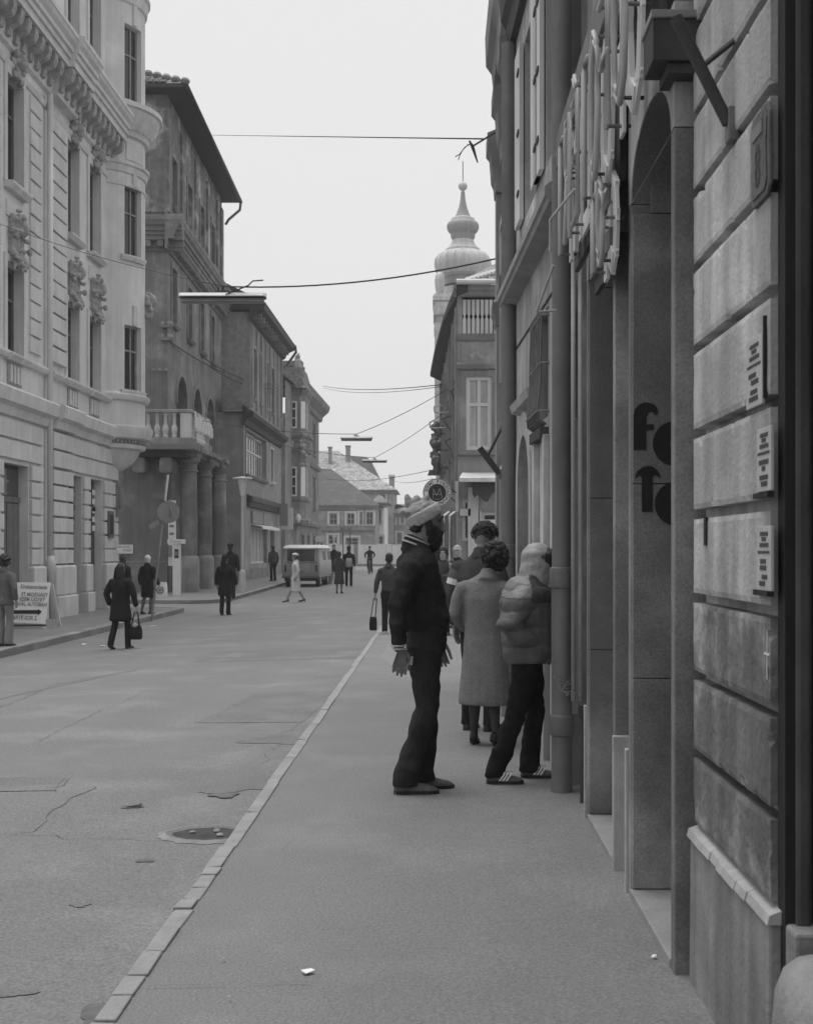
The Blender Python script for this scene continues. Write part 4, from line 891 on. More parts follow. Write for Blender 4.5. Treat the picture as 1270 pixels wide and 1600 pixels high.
make('cornice', fprof(MB(), FC, 66.3, 82, [(0,7.75),(.12,7.8),(.2,8.05),(.5,8.2),(.55,8.4),(.3,8.5),(0,8.75)]), 'iron', bC); make('roof', MB().hexa([(-9.05,66.3,8.42),(-9.05,82,8.42),(-10.55,82,8.42),(-10.55,66.3,8.42),(-9.2,66.5,8.6),(-9.2,82,8.6),(-10.5,82,9.3),(-10.5,66.5,9.3)]), 'tile', bC)
make('fascia', fprof(MB(), FC, 67.6, 81.5, [(0,3.75),(.15,3.78),(.22,4.0),(.3,4.05),(.3,4.25),(0,4.4)]), 'iron', bC)
sgn = make('shop_sign', fbox(MB(), FC, 69.2, 76.4, .02, .1, 2.95, 3.6), 'sign_g', bC); make('sign_joint', fbox(MB(), FC, 73.4, 73.48, .1, .115, 2.95, 3.6), 'iron', sgn)
make('awning', fprof(MB(), FC, 69.2, 76.6, [(.0,2.88),(.0,2.93),(.6,2.8),(.62,2.66),(.58,2.66),(.56,2.76)]), 'pale', bC); make('plinth', fbox(MB(), FC, 66.6, 82, 0, .06, -.5, .6), 'stone_b', bC)
for k in range(2): make('hanging_sign', MB().box(-9.3, -8.6 if k else -8.8, 79.6+k, 79.7+k, 3.0-k*.2, 4.3-k*.2), 'pale' if k else 'sign_g', bC)
bC2 = thing('brick_gabled_house', 'taller grey house with bare side wall and bracketed eaves behind the low shop house', 'building', (-13, 76, -.1))
FC2 = Fr((-9.62, 0, 0), (0, 1, 0)); GC2 = Fr((-9.62, 69.5, 0), (-1, 0, 0)); GC2.n = Vector((0,-1,0))
hC2 = [(y,y+1.0,9.6,12.2) for y in (70.6,73.2,75.8,78.4,81.0)]
mb = MB(); wall(mb, FC2, 69.5, 83.5, 8.35, 14.1, hC2, .3); mb.add([(-9.6,83.5,-.5),(-9.6,83.5,14.1),(-16,83.5,14.1),(-16,83.5,-.5)], [(0,1,2,3)]); wall(mb, FC2, 82, 83.5, -.5, 8.35); make('wall', mb, 'stucco_d', bC2)
mb = MB(); wall(mb, GC2, 0, 6, 8.35, 14.1); make('side_wall', mb, 'brick_c', bC2)
for h in hC2: window(FC2, bC2, h, .25, .1, 2, (11.4,), 'wood', 'glass', .16, .15, False, 'stucco_c')
for i in range(8): make('pilaster', fbox(MB(), FC2, 69.7+1.9*i, 70.0+1.9*i, 0, .1, 9.0, 13.3), 'stucco_c', bC2)
make('eaves', fprof(MB(), FC2, 69.2, 83.9, [(0,13.4),(.2,13.5),(.3,13.8),(.75,14.0),(.8,14.3),(0,14.5)]), 'iron', bC2); make('eaves', fprof(MB(), GC2, -.75, 1.0, [(0,13.9),(.25,13.95),(.3,14.25),(0,14.3)]), 'iron', bC2)
mb = MB(); mb.add([(-8.8,69.2,14.32),(-8.8,83.9,14.32),(-13,83.9,16.4),(-13,69.2,16.4)], [(0,1,2,3)]); make('roof', mb, 'tile', bC2)
mb = MB(); mb.tube([(-8.8,83.6,14.3),(-8.75,83.8,13.9),(-9.4,83.9,13.0)], .09, 8); make('spout', mb, 'ironmid', bC2)
for i in range(12): make('eaves_bracket', fbox(MB(), FC2, 69.8+1.15*i, 70.0+1.15*i, .0, .55, 13.55, 13.85), 'stone_b', bC2)

# ---------------------------------------------------------------- left: house with two-storey oriel and roof statue
bD = thing('oriel_house', 'grey house with two-storey boxed oriel, white casements and a statue on its roof', 'building', (-12, 92, 0))
FD = Fr((-10.40, 0, 0), (.012, 1, 0)); xd = lambda y: FD.P(y,0,0).x
hD = [(y,y+1.2,z0,z1) for y in (92.5,96.3,100.2) for z0, z1 in ((.2,2.6),(4.6,7.0),(8.7,11.0))]
mb = MB(); wall(mb, FD, 83.5, 104.5, -.5, 12.2, hD, .3); mb.add([(xd(104.5),104.5,-.5),(xd(104.5),104.5,12.2),(-18,104.5,12.2),(-18,104.5,-.5)], [(0,1,2,3)]); make('wall', mb, 'stucco_d', bD)
for h in hD: window(FD, bD, h, .25, .11, 2, (h[3]-.8,), 'wood' if h[2] < 1 else 'pale', 'glass', .18, .15, False, 'stone_b')
make('cornice', fprof(MB(), FD, 90.2, 105.2, [(0,11.5),(.2,11.6),(.25,11.9),(.7,12.3),(.8,12.6),(.8,12.75),(0,13.0)]), 'stone_b', bD)
make('band', fprof(MB(), FD, 83.5, 104.5, [(0,3.2),(.2,3.25),(.25,3.5),(0,3.6)]), 'stone_b', bD); make('band', fprof(MB(), FD, 89.6, 104.6, [(0,7.6),(.15,7.65),(.2,7.9),(0,8.0)]), 'stone_b', bD)
x0, x1, yo = X(449, 87), X(477, 87), 87.0
GO = Fr((x1-.32, yo, 0), (-1, 0, 0)); GO.n = Vector((0,-1,0)); FO = Fr((x1, 0, 0), (0, 1, 0)); wd = (x1-.32)-x0
ho = [(.12+.1,wd-.22,5.05,6.95),(.22,wd-.22,9.45,11.2)]; hf = [(87.9,89.2,5.05,6.95),(87.9,89.2,9.45,11.2)]
mb = MB(); wall(mb, GO, 0, wd, 3.3, 12.0, ho, .12); wall(mb, FO, yo+.32, 90.2, 3.3, 12.0, hf, .12)
dg_ = Fr((x1-.32, yo, 0), (1, 1, 0)); dl = .32*math.sqrt(2); wall(mb, dg_, 0, dl, 3.3, 12.0, [(.08,dl-.08,5.05,6.95),(.08,dl-.08,9.45,11.2)], .06)
mb.add([(x0,yo,3.3),(x1-.32,yo,3.3),(x1,yo+.32,3.3),(x1,90.2,3.3),(x0,90.2,3.3)], [(0,1,2,3,4)]); ow = make('oriel', mb, 'stucco_d', bD)
for h in ho:
    f = MB(); t = .09
    for a, b, c, e in ((h[0],h[0]+t,h[2],h[3]),(h[1]-t,h[1],h[2],h[3]),(h[0],h[1],h[2],h[2]+t),(h[0],h[1],h[3]-t,h[3]),(h[0],h[1],h[2]+.62,h[2]+.68),(h[0],h[1],h[2]+1.22,h[2]+1.30)): fbox(f, GO, a, b, -.1, .03+.003*(len(f.f)//6), c, e)
    make('window_frame', f, 'white', ow); make('pane', fbox(MB(), GO, h[0], h[1], -.11, -.10, h[2], h[3]), 'glass', ow)
for h in hf: make('pane', fbox(MB(), FO, h[0], h[1], -.11, -.08, h[2], h[3]), 'glass', ow); make('window_frame', fbox(MB(), FO, h[0]+.6, h[0]+.7, -.08, .02, h[2], h[3]), 'white', ow)
for z0, z1 in ((5.05,6.95),(9.45,11.2)):
    make('casement', fbox(MB(), dg_, .05, dl-.05, -.05, .02, z0, z1), 'white', ow); make('casement', fbox(MB(), GO, wd-.02, wd+.12, -.3, .02, z0, z1), 'white', ow)
for prof, nm in (([(0,8.55),(.06,8.58),(.10,8.8),(.24,8.9),(.26,9.05),(.05,9.2),(0,9.25)],'oriel_ledge'),([(0,7.9),(.1,7.95),(.2,8.3),(.22,8.4),(0,8.5)],'oriel_ledge'),([(0,3.2),(.12,3.22),(.16,3.5),(0,3.6)],'oriel_base'),([(0,11.6),(.08,11.65),(.2,11.85),(.22,12.0),(0,12.05)],'oriel_cornice'),([(0,4.7),(.08,4.75),(.1,4.9),(0,4.95)],'oriel_sill')):
    mb = MB(); fprof(mb, GO, -.05, wd, prof); fprof(mb, FO, yo+.25, 90.2, prof); fprof(mb, dg_, -.03, dl+.03, prof); make(nm, mb, 'stone_b', ow)
for px in (452, 474):
    mb = MB(); r = random.Random(px)
    for i in range(12): mb.ball((X(px, 86.8)+r.uniform(-.2,.2), 86.8+r.uniform(-.1,.1), r.uniform(7.0,8.6)), r.uniform(.08,.2), 8)
    make('carved_bracket', mb, 'orn', ow)
GD = Fr((xd(84), 83.9, 0), (-1, 0, 0))
# attic block with tiles, gable, statue
mb = MB(); mb.hexa([(-11.8,86.5,12.0),(x1+.1,86.5,12.0),(x1+.1,92,12.0),(-11.8,92,12.0),(-11.6,88,13.6),(x1-.35,88,13.6),(x1-.35,92,13.6),(-11.6,92,13.6)]); rfd = make('roof', mb, 'tile', bD)
tl = MB()
for r_ in range(6):
    for i in range(11): tl.box(-11.6+.27*i+(r_ % 2)*.1, -11.38+.27*i+(r_ % 2)*.1, 86.5+.25*r_-.06, 86.5+.25*r_+.02, 12.05+.25*r_, 12.25+.25*r_)
make('roof_tile', tl, 'tile_l', rfd, kind='stuff')
mb = MB(); mb.add([(-9.2,83.5,12.2),(-13,83.5,15.5),(-13,104,15.5),(-8.6,104,12.6)], [(0,1,2,3)]); make('roof_slope', mb, 'tile', rfd)
make('attic_cap', MB().box(-11.4, x1-.3, 87.9, 89, 13.6, 13.95), 'stone_b', rfd)
st = thing('roof_statue', 'small stone statue of a draped figure standing on the roof of the oriel house', 'statue', at(466, 577, 88)); p = Vector(at(466, 577, 88))
mb = MB(); mb.loft([(p+Vector((0,0,-.1)),.32,.3),(p+Vector((0,0,.3)),.27,.25),(p+Vector((.02,0,.55)),.20,.2),(p+Vector((.05,0,.7)),.1,.1)]); mb.ball(p+Vector((.03,0,.84)), (.12,.12,.15)); mb.loft([(p+Vector((-.2,0,.5)),.08,.08),(p+Vector((-.14,0,.85)),.06,.06),(p+Vector((.05,0,1.05)),.05,.05)]); remesh('figure', mb, 'stucco_c', st, .035, 2)
make('plinth', MB().box(p.x-.36,p.x+.36,87.7,88.3,p.z-.5,p.z), 'stone_b', st)

# ---------------------------------------------------------------- far end of the street: hipped houses, white house, hoarding, hill
def hip_house(name, lab, x0, x1, y0, y1, zw, zr_, wins, mw, mr, ridge=.5, par_tiles=True, zs=()):
    b = thing(name, lab, 'building', ((x0+x1)/2, y0, 0)); F = Fr((x0, y0, 0), (1, 0, 0)); F.n = Vector((0,-1,0))
    hs = [(X(a, y0)-x0, X(c, y0)-x0, Z(d, y0), Z(e_, y0)) for a, c, e_, d in wins]
    mb = MB(); wall(mb, F, 0, x1-x0, -.5, zw, hs, .25); mb.add([(x1,y0,-.5),(x1,y0,zw),(x1,y1,zw),(x1,y1,-.5)], [(0,1,2,3)]); mb.add([(x0,y0,-.5),(x0,y0,zw),(x0,y1,zw),(x0,y1,-.5)], [(0,1,2,3)]); make('wall', mb, mw, b)
    for h in hs: window(F, b, h, .2, .13, 2, ((h[2]+h[3])/2,), 'stucco_c', 'glass', .22, .2, False, 'stucco_a')
    o = .5; rg = (y1-y0)*ridge; mb = MB(); zz = zw+.05
    A = [(x0-o,y0-o,zz),(x1+o,y0-o,zz),(x1+o,y1,zz),(x0-o,y1,zz)]; xa_, xb_ = (X(zs[0], y0+rg), X(zs[1], y0+rg)) if zs else (x0+rg, x1-rg)
    C = [(xa_,y0+rg,zr_),(xb_,y0+rg,zr_)]; mb.add(A+C, [(0,1,5,4),(1,2,5),(2,3,4,5),(3,0,4),(3,2,1,0)]); r_ = make('roof', mb, mr, b)
    make('eaves', fprof(MB(), F, -.4, x1-x0+.4, [(0,zw-.5),(.15,zw-.45),(.25,zw-.2),(.45,zw-.1),(.45,zw+.03),(0,zw+.04)]), 'stone_b', b)
    return b, F, r_
YE = 140.0
bE, FE, rE = hip_house('hipped_house', 'low two storey house with tall hipped tile roof closing the far end of the street', X(420, YE), X(586, YE), YE, YE+14, Z(790, YE), Z(726, YE), [(515,527,802,820),(542,554,802,820),(562,567,800,820),(572,583,800,820),(513,527,836,850),(540,560,840,852)], 'stucco_c', 'tile_d', .5, True, (430, 517))
mb = MB(); mb.box(X(500,YE-.3), X(586,YE), YE-.35, YE-.02, Z(829,YE), Z(823,YE)); make('band', mb, 'stone_b', bE)
mb = MB(); x_ = X(586,YE); mb.hexa([(x_-5.8,YE-.6,Z(786,YE)),(x_+.4,YE-.6,Z(786,YE)),(x_+.4,YE+3,Z(786,YE)),(x_-5.8,YE+3,Z(786,YE)),(x_-4,YE+2.5,Z(768,YE)),(x_-.8,YE+2.5,Z(768,YE)),(x_-.8,YE+3,Z(768,YE)),(x_-4,YE+3,Z(768,YE))])
YG = 165.0
bG, FG, rG = hip_house('mottled_roof_house', 'large house behind with lichen-mottled tile roof and two chimneys', X(440, YG), X(614, YG), YG, YG+16, Z(766, YG), Z(697, YG), [(594,602,772,786)], 'stucco_c', 'tile_m', .5, True, (455, 528))
for (a, b, c, d), yy in (((513,518,700,738), YG+5), ((540,547,698,735), YG+5.5)):
    ch = make('chimney', MB().box(X(a,yy), X(b,yy), yy, yy+.8, Z(d+6,yy), Z(c,yy)), 'stucco_c', rG); make('chimney_cap', MB().box(X(a-.8,yy), X(b+.8,yy), yy-.15, yy+.95, Z(c,yy), Z(c-2,yy)), 'stone_b', ch)
mb = MB(); mb.box(X(606,YG), X(614,YG), YG+4, YG+6, Z(760,YG), Z(742,YG)); ch = make('chimney', mb, 'stucco_c', rG); make('chimney_cap', MB().box(X(605,YG), X(615,YG), YG+3.8, YG+6.2, Z(742,YG), Z(739,YG)), 'pale', ch)
YH = YG+12; mb = MB(); mb.poly([(X(px,YH),YH,Z(py,YH)) for px, py in ((545,790),(612,790),(606,764),(594,750),(578,718),(572,714),(545,712))], (0,6,0)); make('gable_wall', mb, 'tile_l', rG)
YI = 150.0
bI, FI, rI = hip_house('white_house', 'narrow bright white house front between the hipped house and the trees', X(586.5, YI), X(600, YI), YI, YI+12, Z(786, YI), Z(772, YI), [(592,595,797,818),(590,598,838,850)], 'white', 'tile', .4, True, (589, 597))
bJ, FJ, rJ = hip_house('far_house', 'grey far house with plain roof seen right of the white house', X(600.5, 168), X(668, 168), 168, 178, Z(802, 168), Z(786, 168), [(612,617,806,818),(626,631,806,818),(640,645,806,818),(620,628,832,850)], 'stucco_c', 'tile_l', .4)
hl = MB(); R = []
for j, (y, k) in enumerate(((230,0),(270,1),(330,.6),(420,0))):
    R.append([(-150+12*i, y, -2+k*(9+5*math.sin(i*.9)+3*noise.noise((i*.5, j, 0)))) for i in range(36)])
hl.rings(R, False, False); make('hills', hl, 'foliage', kind='structure', smooth=True)
# pale hoarding across the end of the street
ho_ = thing('hoarding', 'long pale hoarding wall closing off the far end of the street', 'hoarding', (X(570, 126), 126, 0)); yy = 126.0
edges = [470, 500, 519, 530, 553, 559, 590, 612, 640, 668]
for i, (a, b) in enumerate(zip(edges, edges[1:])): make('panel', MB().box(X(a,yy)+.02, X(b,yy)-.02, yy, yy+.12, -.3, Z(850,yy)-(.06 if i % 2 else 0)), 'stone_b' if i == 4 else 'concrete', ho_)
make('rail', MB().box(X(470,yy), X(668,yy), yy-.08, yy-.01, .0, .22), 'stone_b', ho_)
for px in (502, 524, 545): make('post', MB().box(X(px,yy)-.1, X(px,yy)+.1, yy-.12, yy-.085, 0, 2.2), 'pale' if px == 524 else 'stone_b', ho_)

# ---------------------------------------------------------------- right, far: gabled corner house with balustrade, street front beyond
YF = 42.0; xF = X(715, YF)
bF = thing('loggia_house', 'two storey corner house with slatted loggia under the eaves and tall white curtained window', 'building', (3, 46, 0))
GF = Fr((xF, YF, 0), (1, 0, 0)); GF.n = Vector((0,-1,0)); FF = Fr((xF, YF, 0), (-.022, 1, 0)); FF.n = Vector((-1,-.022,0)).normalized()
def g(px): return X(px, YF)-xF
zw0, zw1 = Z(703, YF), Z(588, YF); lz0, lz1 = Z(522, YF), Z(464, YF)
hG = [(g(728), g(768), zw0, zw1), (g(722), g(779), lz0, lz1), (g(722), g(735), Z(845,YF), Z(780,YF)), (g(752), g(778), Z(838,YF), Z(800,YF))]
mb = MB(); wall(mb, GF, 0, 7, -.4, Z(462, YF), hG, .2); make('wall', mb, 'stucco_c', bF)
hS = [(u, u+1.0, z0, z1) for u in (1.6, 4.8, 8.0, 11.2, 14.4, 17.6) for z0, z1 in ((4.8,7.2),(.0,2.9))]
mb = MB(); wall(mb, FF, 0, 21, -.4, 9.6, hS, .25); p = FF.P(21,0,0); mb.add([tuple(p+Vector((0,0,-.4))), tuple(p+Vector((0,0,9.6))), (8,p.y,9.6), (8,p.y,-.4)], [(0,1,2,3)]); make('street_wall', mb, 'stucco_d', bF)
for h in hS: window(FF, bF, h, .2, .09, 2, (h[3]-.6,), 'wood', 'glass', .14, .16 if h[2] > 1 else 0, False, 'stone_b')
for u in (.3, 3.4, 6.6, 9.8, 13, 16.2, 19.6): make('pilaster', fbox(MB(), FF, u-.16, u+.16, 0, .09, 3.5, 9.2), 'stucco_c', bF)
h = hG[0]; wn = window(GF, bF, h, .08, .12, 2, (Z(632, YF),), 'pale', 'curtain', .2, 0, True, 'stucco_d')
make('lintel', fprof(MB(), GF, h[0]-.3, h[1]+.3, [(0,h[3]+.21),(.1,h[3]+.23),(.14,h[3]+.36),(0,h[3]+.42)]), 'stone_b', bF); make('sill', fprof(MB(), GF, h[0]-.25, h[1]+.25, [(0,h[2]-.2),(.2,h[2]-.16),(.2,h[2]-.02),(0,h[2]-.003)]), 'stone_b', bF)
lg = make('loggia', fbox(MB(), GF, g(719), 2, -.19, -.17, lz0, lz1), 'black', bF)
for i in range(8):
    u = g(725.5)+i*g(715+6.9); mb = MB(); hw = .052; zz = lz1-lz0
    for k in (-1, 1): pass
    pts = [(-hw,0),(hw,0),(hw,.42),(hw*.35,.5),(hw,.58),(hw,1),(-hw,1),(-hw,.58),(-hw*.35,.5),(-hw,.42)]
    mb.poly([GF.P(u+a, -.02, lz0+.02+b*(zz-.10)) for a, b in pts], GF.P(0,-.03,0)-GF.P(0,0,0)); make('slat', mb, 'concrete', lg)
make('ledge', fprof(MB(), GF, g(712), 4, [(0,lz0-.22),(.05,lz0-.2),(.12,lz0-.06),(.14,lz0-.003),(0,lz0)]), 'stone_b', bF)
make('relief_panel', fbox(MB(), GF, g(720), g(766), 0, .05, Z(580,YF), Z(536,YF)), 'stucco_c', bF, bevel=.02); mb = MB(); r = random.Random(6)
for i in range(10): mb.ball(GF.P(g(733+i*2.2), .025, Z(556+4*math.sin(i), YF)), (.09,.05,.10), 8)
remesh('relief', mb, 'plaster', bF, .04, 1)
make('cornice', fprof(MB(), GF, -.15, 4, [(0,Z(464,YF)),(.12,Z(463,YF)),(.2,Z(458,YF)),(.3,Z(455,YF)),(.32,Z(448,YF)),(0,Z(447,YF))]), 'stucco_c', bF)
# overhanging dark eaves along the street
mb = MB(); A = []
for y, ov in ((41.6,.06),(48,.30),(56,.45),(63,.5)):
    x = FF.P(y-YF,0,0).x; A.append([(x-ov,y,9.72),(x-ov,y,9.9),(x+.3,y,9.95),(x+.3,y,9.62),(x-.02,y,9.5)])
mb.rings(A); make('eaves', mb, 'iron', bF)
mb = MB(); zc = Z(447, YF); x5 = xF-.1; mb.add([(x5,41.7,zc),(6,41.7,zc),(6,52,zc+3.0),(xF+1.7,50,zc+2.5),(x5-.4,63,zc),(xF+1.3,60,zc+2.5)], [(0,1,2,3),(4,0,3,5)]); rF = make('roof', mb, 'tile_l', bF)
tl = MB()
for r_ in range(7):
    for i in range(22):
        x0 = xF+.55+r_*.22+i*.20; y0 = 41.7+r_*.30*1.6; z0 = zc+r_*.30*.48; tl.hexa([(x0,y0,z0+.03),(x0+.17,y0,z0+.03),(x0+.17,y0+.5,z0+.20),(x0,y0+.5,z0+.20),(x0,y0,z0+.09),(x0+.17,y0,z0+.09),(x0+.17,y0+.5,z0+.25),(x0,y0+.5,z0+.25)])
make('roof_tile', tl, 'tile_l', rF, kind='stuff')
for i in range(9):
    f = i/8; mb = MB(); mb.ball((xF+.32+f*1.05, 41.9+f*2.6, zc+.16+f*.82), (.12,.2,.11), 8); make('ridge_tile', mb, 'pale', rF)
mb = MB(); mb.tube([(xF-.05,41.55,zc+.05),(5,41.55,zc+.05)], .09, 8); make('gutter', mb, 'pale', rF)
# awning and shop front on the side wall
make('awning', MB().hexa([(X(717,41),40.9,Z(753,41)),(X(781,41),40.9,Z(753,41)),(X(785,42),YF-.01,Z(742,42)),(X(722,42),YF-.01,Z(742,42)),(X(717,41),40.9,Z(747,41)),(X(781,41),40.9,Z(747,41)),(X(785,42),YF-.01,Z(738,42)),(X(722,42),YF-.01,Z(738,42))]), 'concrete', bF)
mb = MB(); r = random.Random(11)
pts = [(738,754),(738,770),(741,778),(745,773),(750,776),(756,782),(762,784),(768,772),(775,768),(781,768),(781,754)]
mb.poly([at(px, py, 41.2) for px, py in pts][::-1], (0,.25,0)); make('torn_canopy', mb, 'wood_d', bF)
for a, b, c, d, m in ((711,716,752,800,'pale'),(731,747,762,870,'concrete'),(749,752,798,870,'pale'),(752,779,812,822,'white'),(718,735,795,806,'pale')): make('shopfront_panel', MB().box(X(a,YF), X(b,YF), YF-.10, YF-.02, Z(d,YF), Z(c,YF)), m, bF)
for h in hG[2:]: window(GF, bF, h, .12, .1, 1, (), 'pale', 'glass')
# stepped iron lamp arms and shop signs on the street side
ws = thing('wine_sign', 'round hanging sign with dark centre and lettered white ring on an iron arm', 'sign', at(683, 791, 40)); c = Vector(at(683, 770, 40)); k = 40/FPX
mb = MB(); K = 36
mb.rings([[(c.x+22.5*k*math.cos(2*math.pi*i/K), c.y+dy, c.z+22.5*k*math.sin(2*math.pi*i/K)) for i in range(K)] for dy in (-.05,.05)]); make('disc', mb, 'sign_g', ws)
mb = MB(); ring_(mb, c.x, c.z, c.y-.053, 20.5*k, 14*k); make('ring', mb, 'pale', ws); mb = MB(); ring_(mb, c.x, c.z, c.y-.054, 14*k, .01*k); make('centre', mb, 'black', ws)
mb = MB(); s_ = '• SOCMI PINCEGAZDASÁG'
for i, ch in enumerate(s_):
    a = math.radians(196-i*13.6); u = Vector((math.sin(a), 0, -math.cos(a))); v = Vector((math.cos(a), 0, math.sin(a)))
    if ch != ' ': text(mb, ch, 6.6*k, c+v*17.1*k+Vector((0,-.0545,0)), u, v, bold=.004)
make('ring_lettering', mb, 'print', ws)
mb = MB()
for a, b in (((-7,-10),(-6,6)),((-6,6),(-1,-5)),((-1,-5),(4,7)),((4,7),(8,-10)),((-7,-2),(7,-3)),((-4,-10),(5,-10))):
    mb.tube([c+Vector((a[0]*k,-.058,a[1]*k)), c+Vector((b[0]*k,-.058,b[1]*k))], .011, 5)
make('emblem', mb, 'sign_g', ws); make('arm', MB().tube([c+Vector((.42,0,.1)), (X(712,40.6),42.0,c.z+.1)], .03, 6), 'iron', ws); make('arm', MB().tube([c+Vector((.42,0,-.15)), (X(712,40.6),42.0,c.z-.2)], .02, 6), 'iron', ws)
def arm_sign(px, py, Y, lab, n_=2):
    t = thing('wall_bracket', lab, 'bracket', at(px, py, Y)); a = Vector(at(px, py, Y)); w_ = FF.P(Y-YF,0,0).x
    make('arm', MB().tube([a, (w_+.02, Y, a.z+.15)], .025, 6), 'iron', t); make('brace', MB().tube([a+Vector((.05,0,-.02)), (w_+.02, Y, a.z-.5)], .02, 6), 'iron', t)
    return t, a
for px, py, Y, lab in ((703,612,43.5,'uppermost slanting iron stay on the street front beside the curtained window'),(690,655,47,'iron stay halfway along the dark street front'),(694,690,45.5,'lower crossing iron stay above the round sign')): arm_sign(px, py, Y, lab)
for k_, (px, py, Y, lab) in enumerate(((683,640,50,'curled iron lamp arm on the dark street front, upper'),(676,664,52,'curled iron lamp arm on the dark street front, lower'))):
    t = thing('scroll_bracket', lab, 'bracket', at(px, py, Y)); a = Vector(at(px, py, Y))
    make('scroll', MB().tube([a+Vector((.25,0,.1)), a+Vector((.05,0,.2)), a+Vector((-.12,0,.1)), a+Vector((-.1,0,-.1)), a+Vector((.05,0,-.12))]+[(FF.P(Y-YF,0,0).x, Y, a.z-.1)], .03, 6), 'concrete', t, smooth=True)
for k_, (py0, py1, hw) in enumerate(((664,690,9),(690,716,11),(716,742,12))):
    mb = MB(); r = random.Random(k_+40); Y = 53-k_*2
    for i in range(14): mb.ball((X(681+r.uniform(-hw*.5,hw*.5), Y), Y+r.uniform(-.15,.15), Z(r.uniform(py0,py1), Y)), (r.uniform(.06,.16),.1,r.uniform(.08,.2)), 8)
    a = at(681, (py0+py1)/2, Y); mb.tube([a, (FF.P(Y-YF,0,0).x, Y, a[2])], .04, 6)
    t = remesh('wrought_sign', mb, 'ironmid', None, .03, 1); tag(t, ['topmost wrought iron trade sign hanging from the dark street front','middle wrought iron trade sign hanging from the dark street front','lowest wrought iron trade sign just above the round wine sign'][k_], 'sign')
mb = MB(); mb.hexa([at(668,742,49),at(690,742,49),(X(690,49),49.5,Z(742,49)),(X(668,49),49.5,Z(742,49)),at(671,734,49),at(690,734,49),(X(690,49),49.5,Z(734,49)),(X(671,49),49.5,Z(734,49))]); tag(make('sign_hood', mb, 'ironmid'), 'small moulded hood projecting over the street above the round wine sign', 'hood')
mb = MB()
for px, Y in ((693,41.2),(702,41.0)): mb.tube([at(px+8,800,41.8), at(px,806,Y), at(px,880,Y)], .035, 8)
solo('awning_pole', mb, 'pale', 'pair of pale bent awning poles in front of the dark street front', 'pole')
# ---------------------------------------------------------------- church tower
YT = 110.0; xc = X(723, YT); kt = YT/FPX
tt = thing('church_tower', 'pale baroque church tower with double onion dome, ball and spike', 'tower', (xc, YT, 0)); zt_ = lambda py: Z(py, YT)
def oct_(prof, nm, m, n=40, ang_=None, sm=True): mb = MB(); mb.lathe((xc, YT), [(r*kt, zt_(py)) for r, py in prof], n); return make(nm, mb, m, tt, smooth=sm, flat_ang=38)
tb = make('tower_body', MB().box(xc-42*kt, xc+42*kt, YT-42*kt, YT+42*kt, -.5, zt_(486)), 'tower', tt)
for sx in (-1, 1): make('corner_pilaster', MB().box(xc+sx*38*kt-6*kt, xc+sx*38*kt+6*kt, YT-45*kt, YT-42*kt, 8, zt_(520)), 'tower', tb)
for a, b, e_ in ((500,486,4),(520,512,3),(560,548,2),(672,660,4)): make('tower_cornice', MB().box(xc-(42+e_)*kt, xc+(42+e_)*kt, YT-(42+e_)*kt, YT+(42+e_)*kt, zt_(a), zt_(b)), 'tower', tb, bevel=.06)
for a, b, e_ in ((486,478,2),(478,470,5),(470,467,3)): make('upper_cornice', MB().box(xc-(42+e_)*kt, xc+(42+e_)*kt, YT-(42+e_)*kt, YT+(42+e_)*kt, zt_(a), zt_(b)), 'copper', tb, bevel=.04)
oct_([(40,468),(32,462),(30,450)], 'dome_base', 'copper')
oct_([(29,446),(28,441),(28,436),(30,434)], 'dome_neck', 'copper_d'); oct_([(30,434),(38,431),(42,424),(44,414),(43,405),(38,398),(30,394)], 'onion_dome', 'copper', 48)
for i in range(16):
    a = 2*math.pi*i/20; mb = MB(); mb.tube([(xc+r*kt*math.cos(a), YT+r*kt*math.sin(a), zt_(py)) for r, py in ((38.5,431),(42.6,424),(44.4,414),(43.4,405),(38.5,398))], .022, 4); make('dome_rib', mb, 'copper', tt)
oct_([(27,394),(27,390),(22,386),(18,380),(16,374)], 'lantern_base', 'copper'); oct_([(16,376),(19,371),(19,366),(23,362),(25,357),(25,352),(23,348),(19,346)], 'lantern', 'copper_d'); oct_([(19,346),(18,342),(14,340)], 'lantern_top', 'copper')
oct_([(14,342),(10,334),(6,322),(4,312),(3,300)], 'spire', 'copper_d'); oct_([(2.6,300),(2.2,294)], 'spire_tip', 'copper')
mb = MB(); mb.ball((xc,YT,zt_(291)), 7.2*kt, 16); make('ball', mb, 'copper', tt, smooth=True); make('spike', MB().tube([(xc,YT,zt_(286)), (xc,YT,zt_(252))], .035, 6), 'iron', tt)
for sx in (-1, 1):
    mb = MB(); mb.lathe((xc+sx*36*kt, YT-36*kt), [(5*kt,zt_(468)),(7*kt,zt_(458)),(8*kt,zt_(446)),(7*kt,zt_(437)),(3*kt,zt_(433))], 14); make('urn', mb, 'copper', tt, smooth=True)
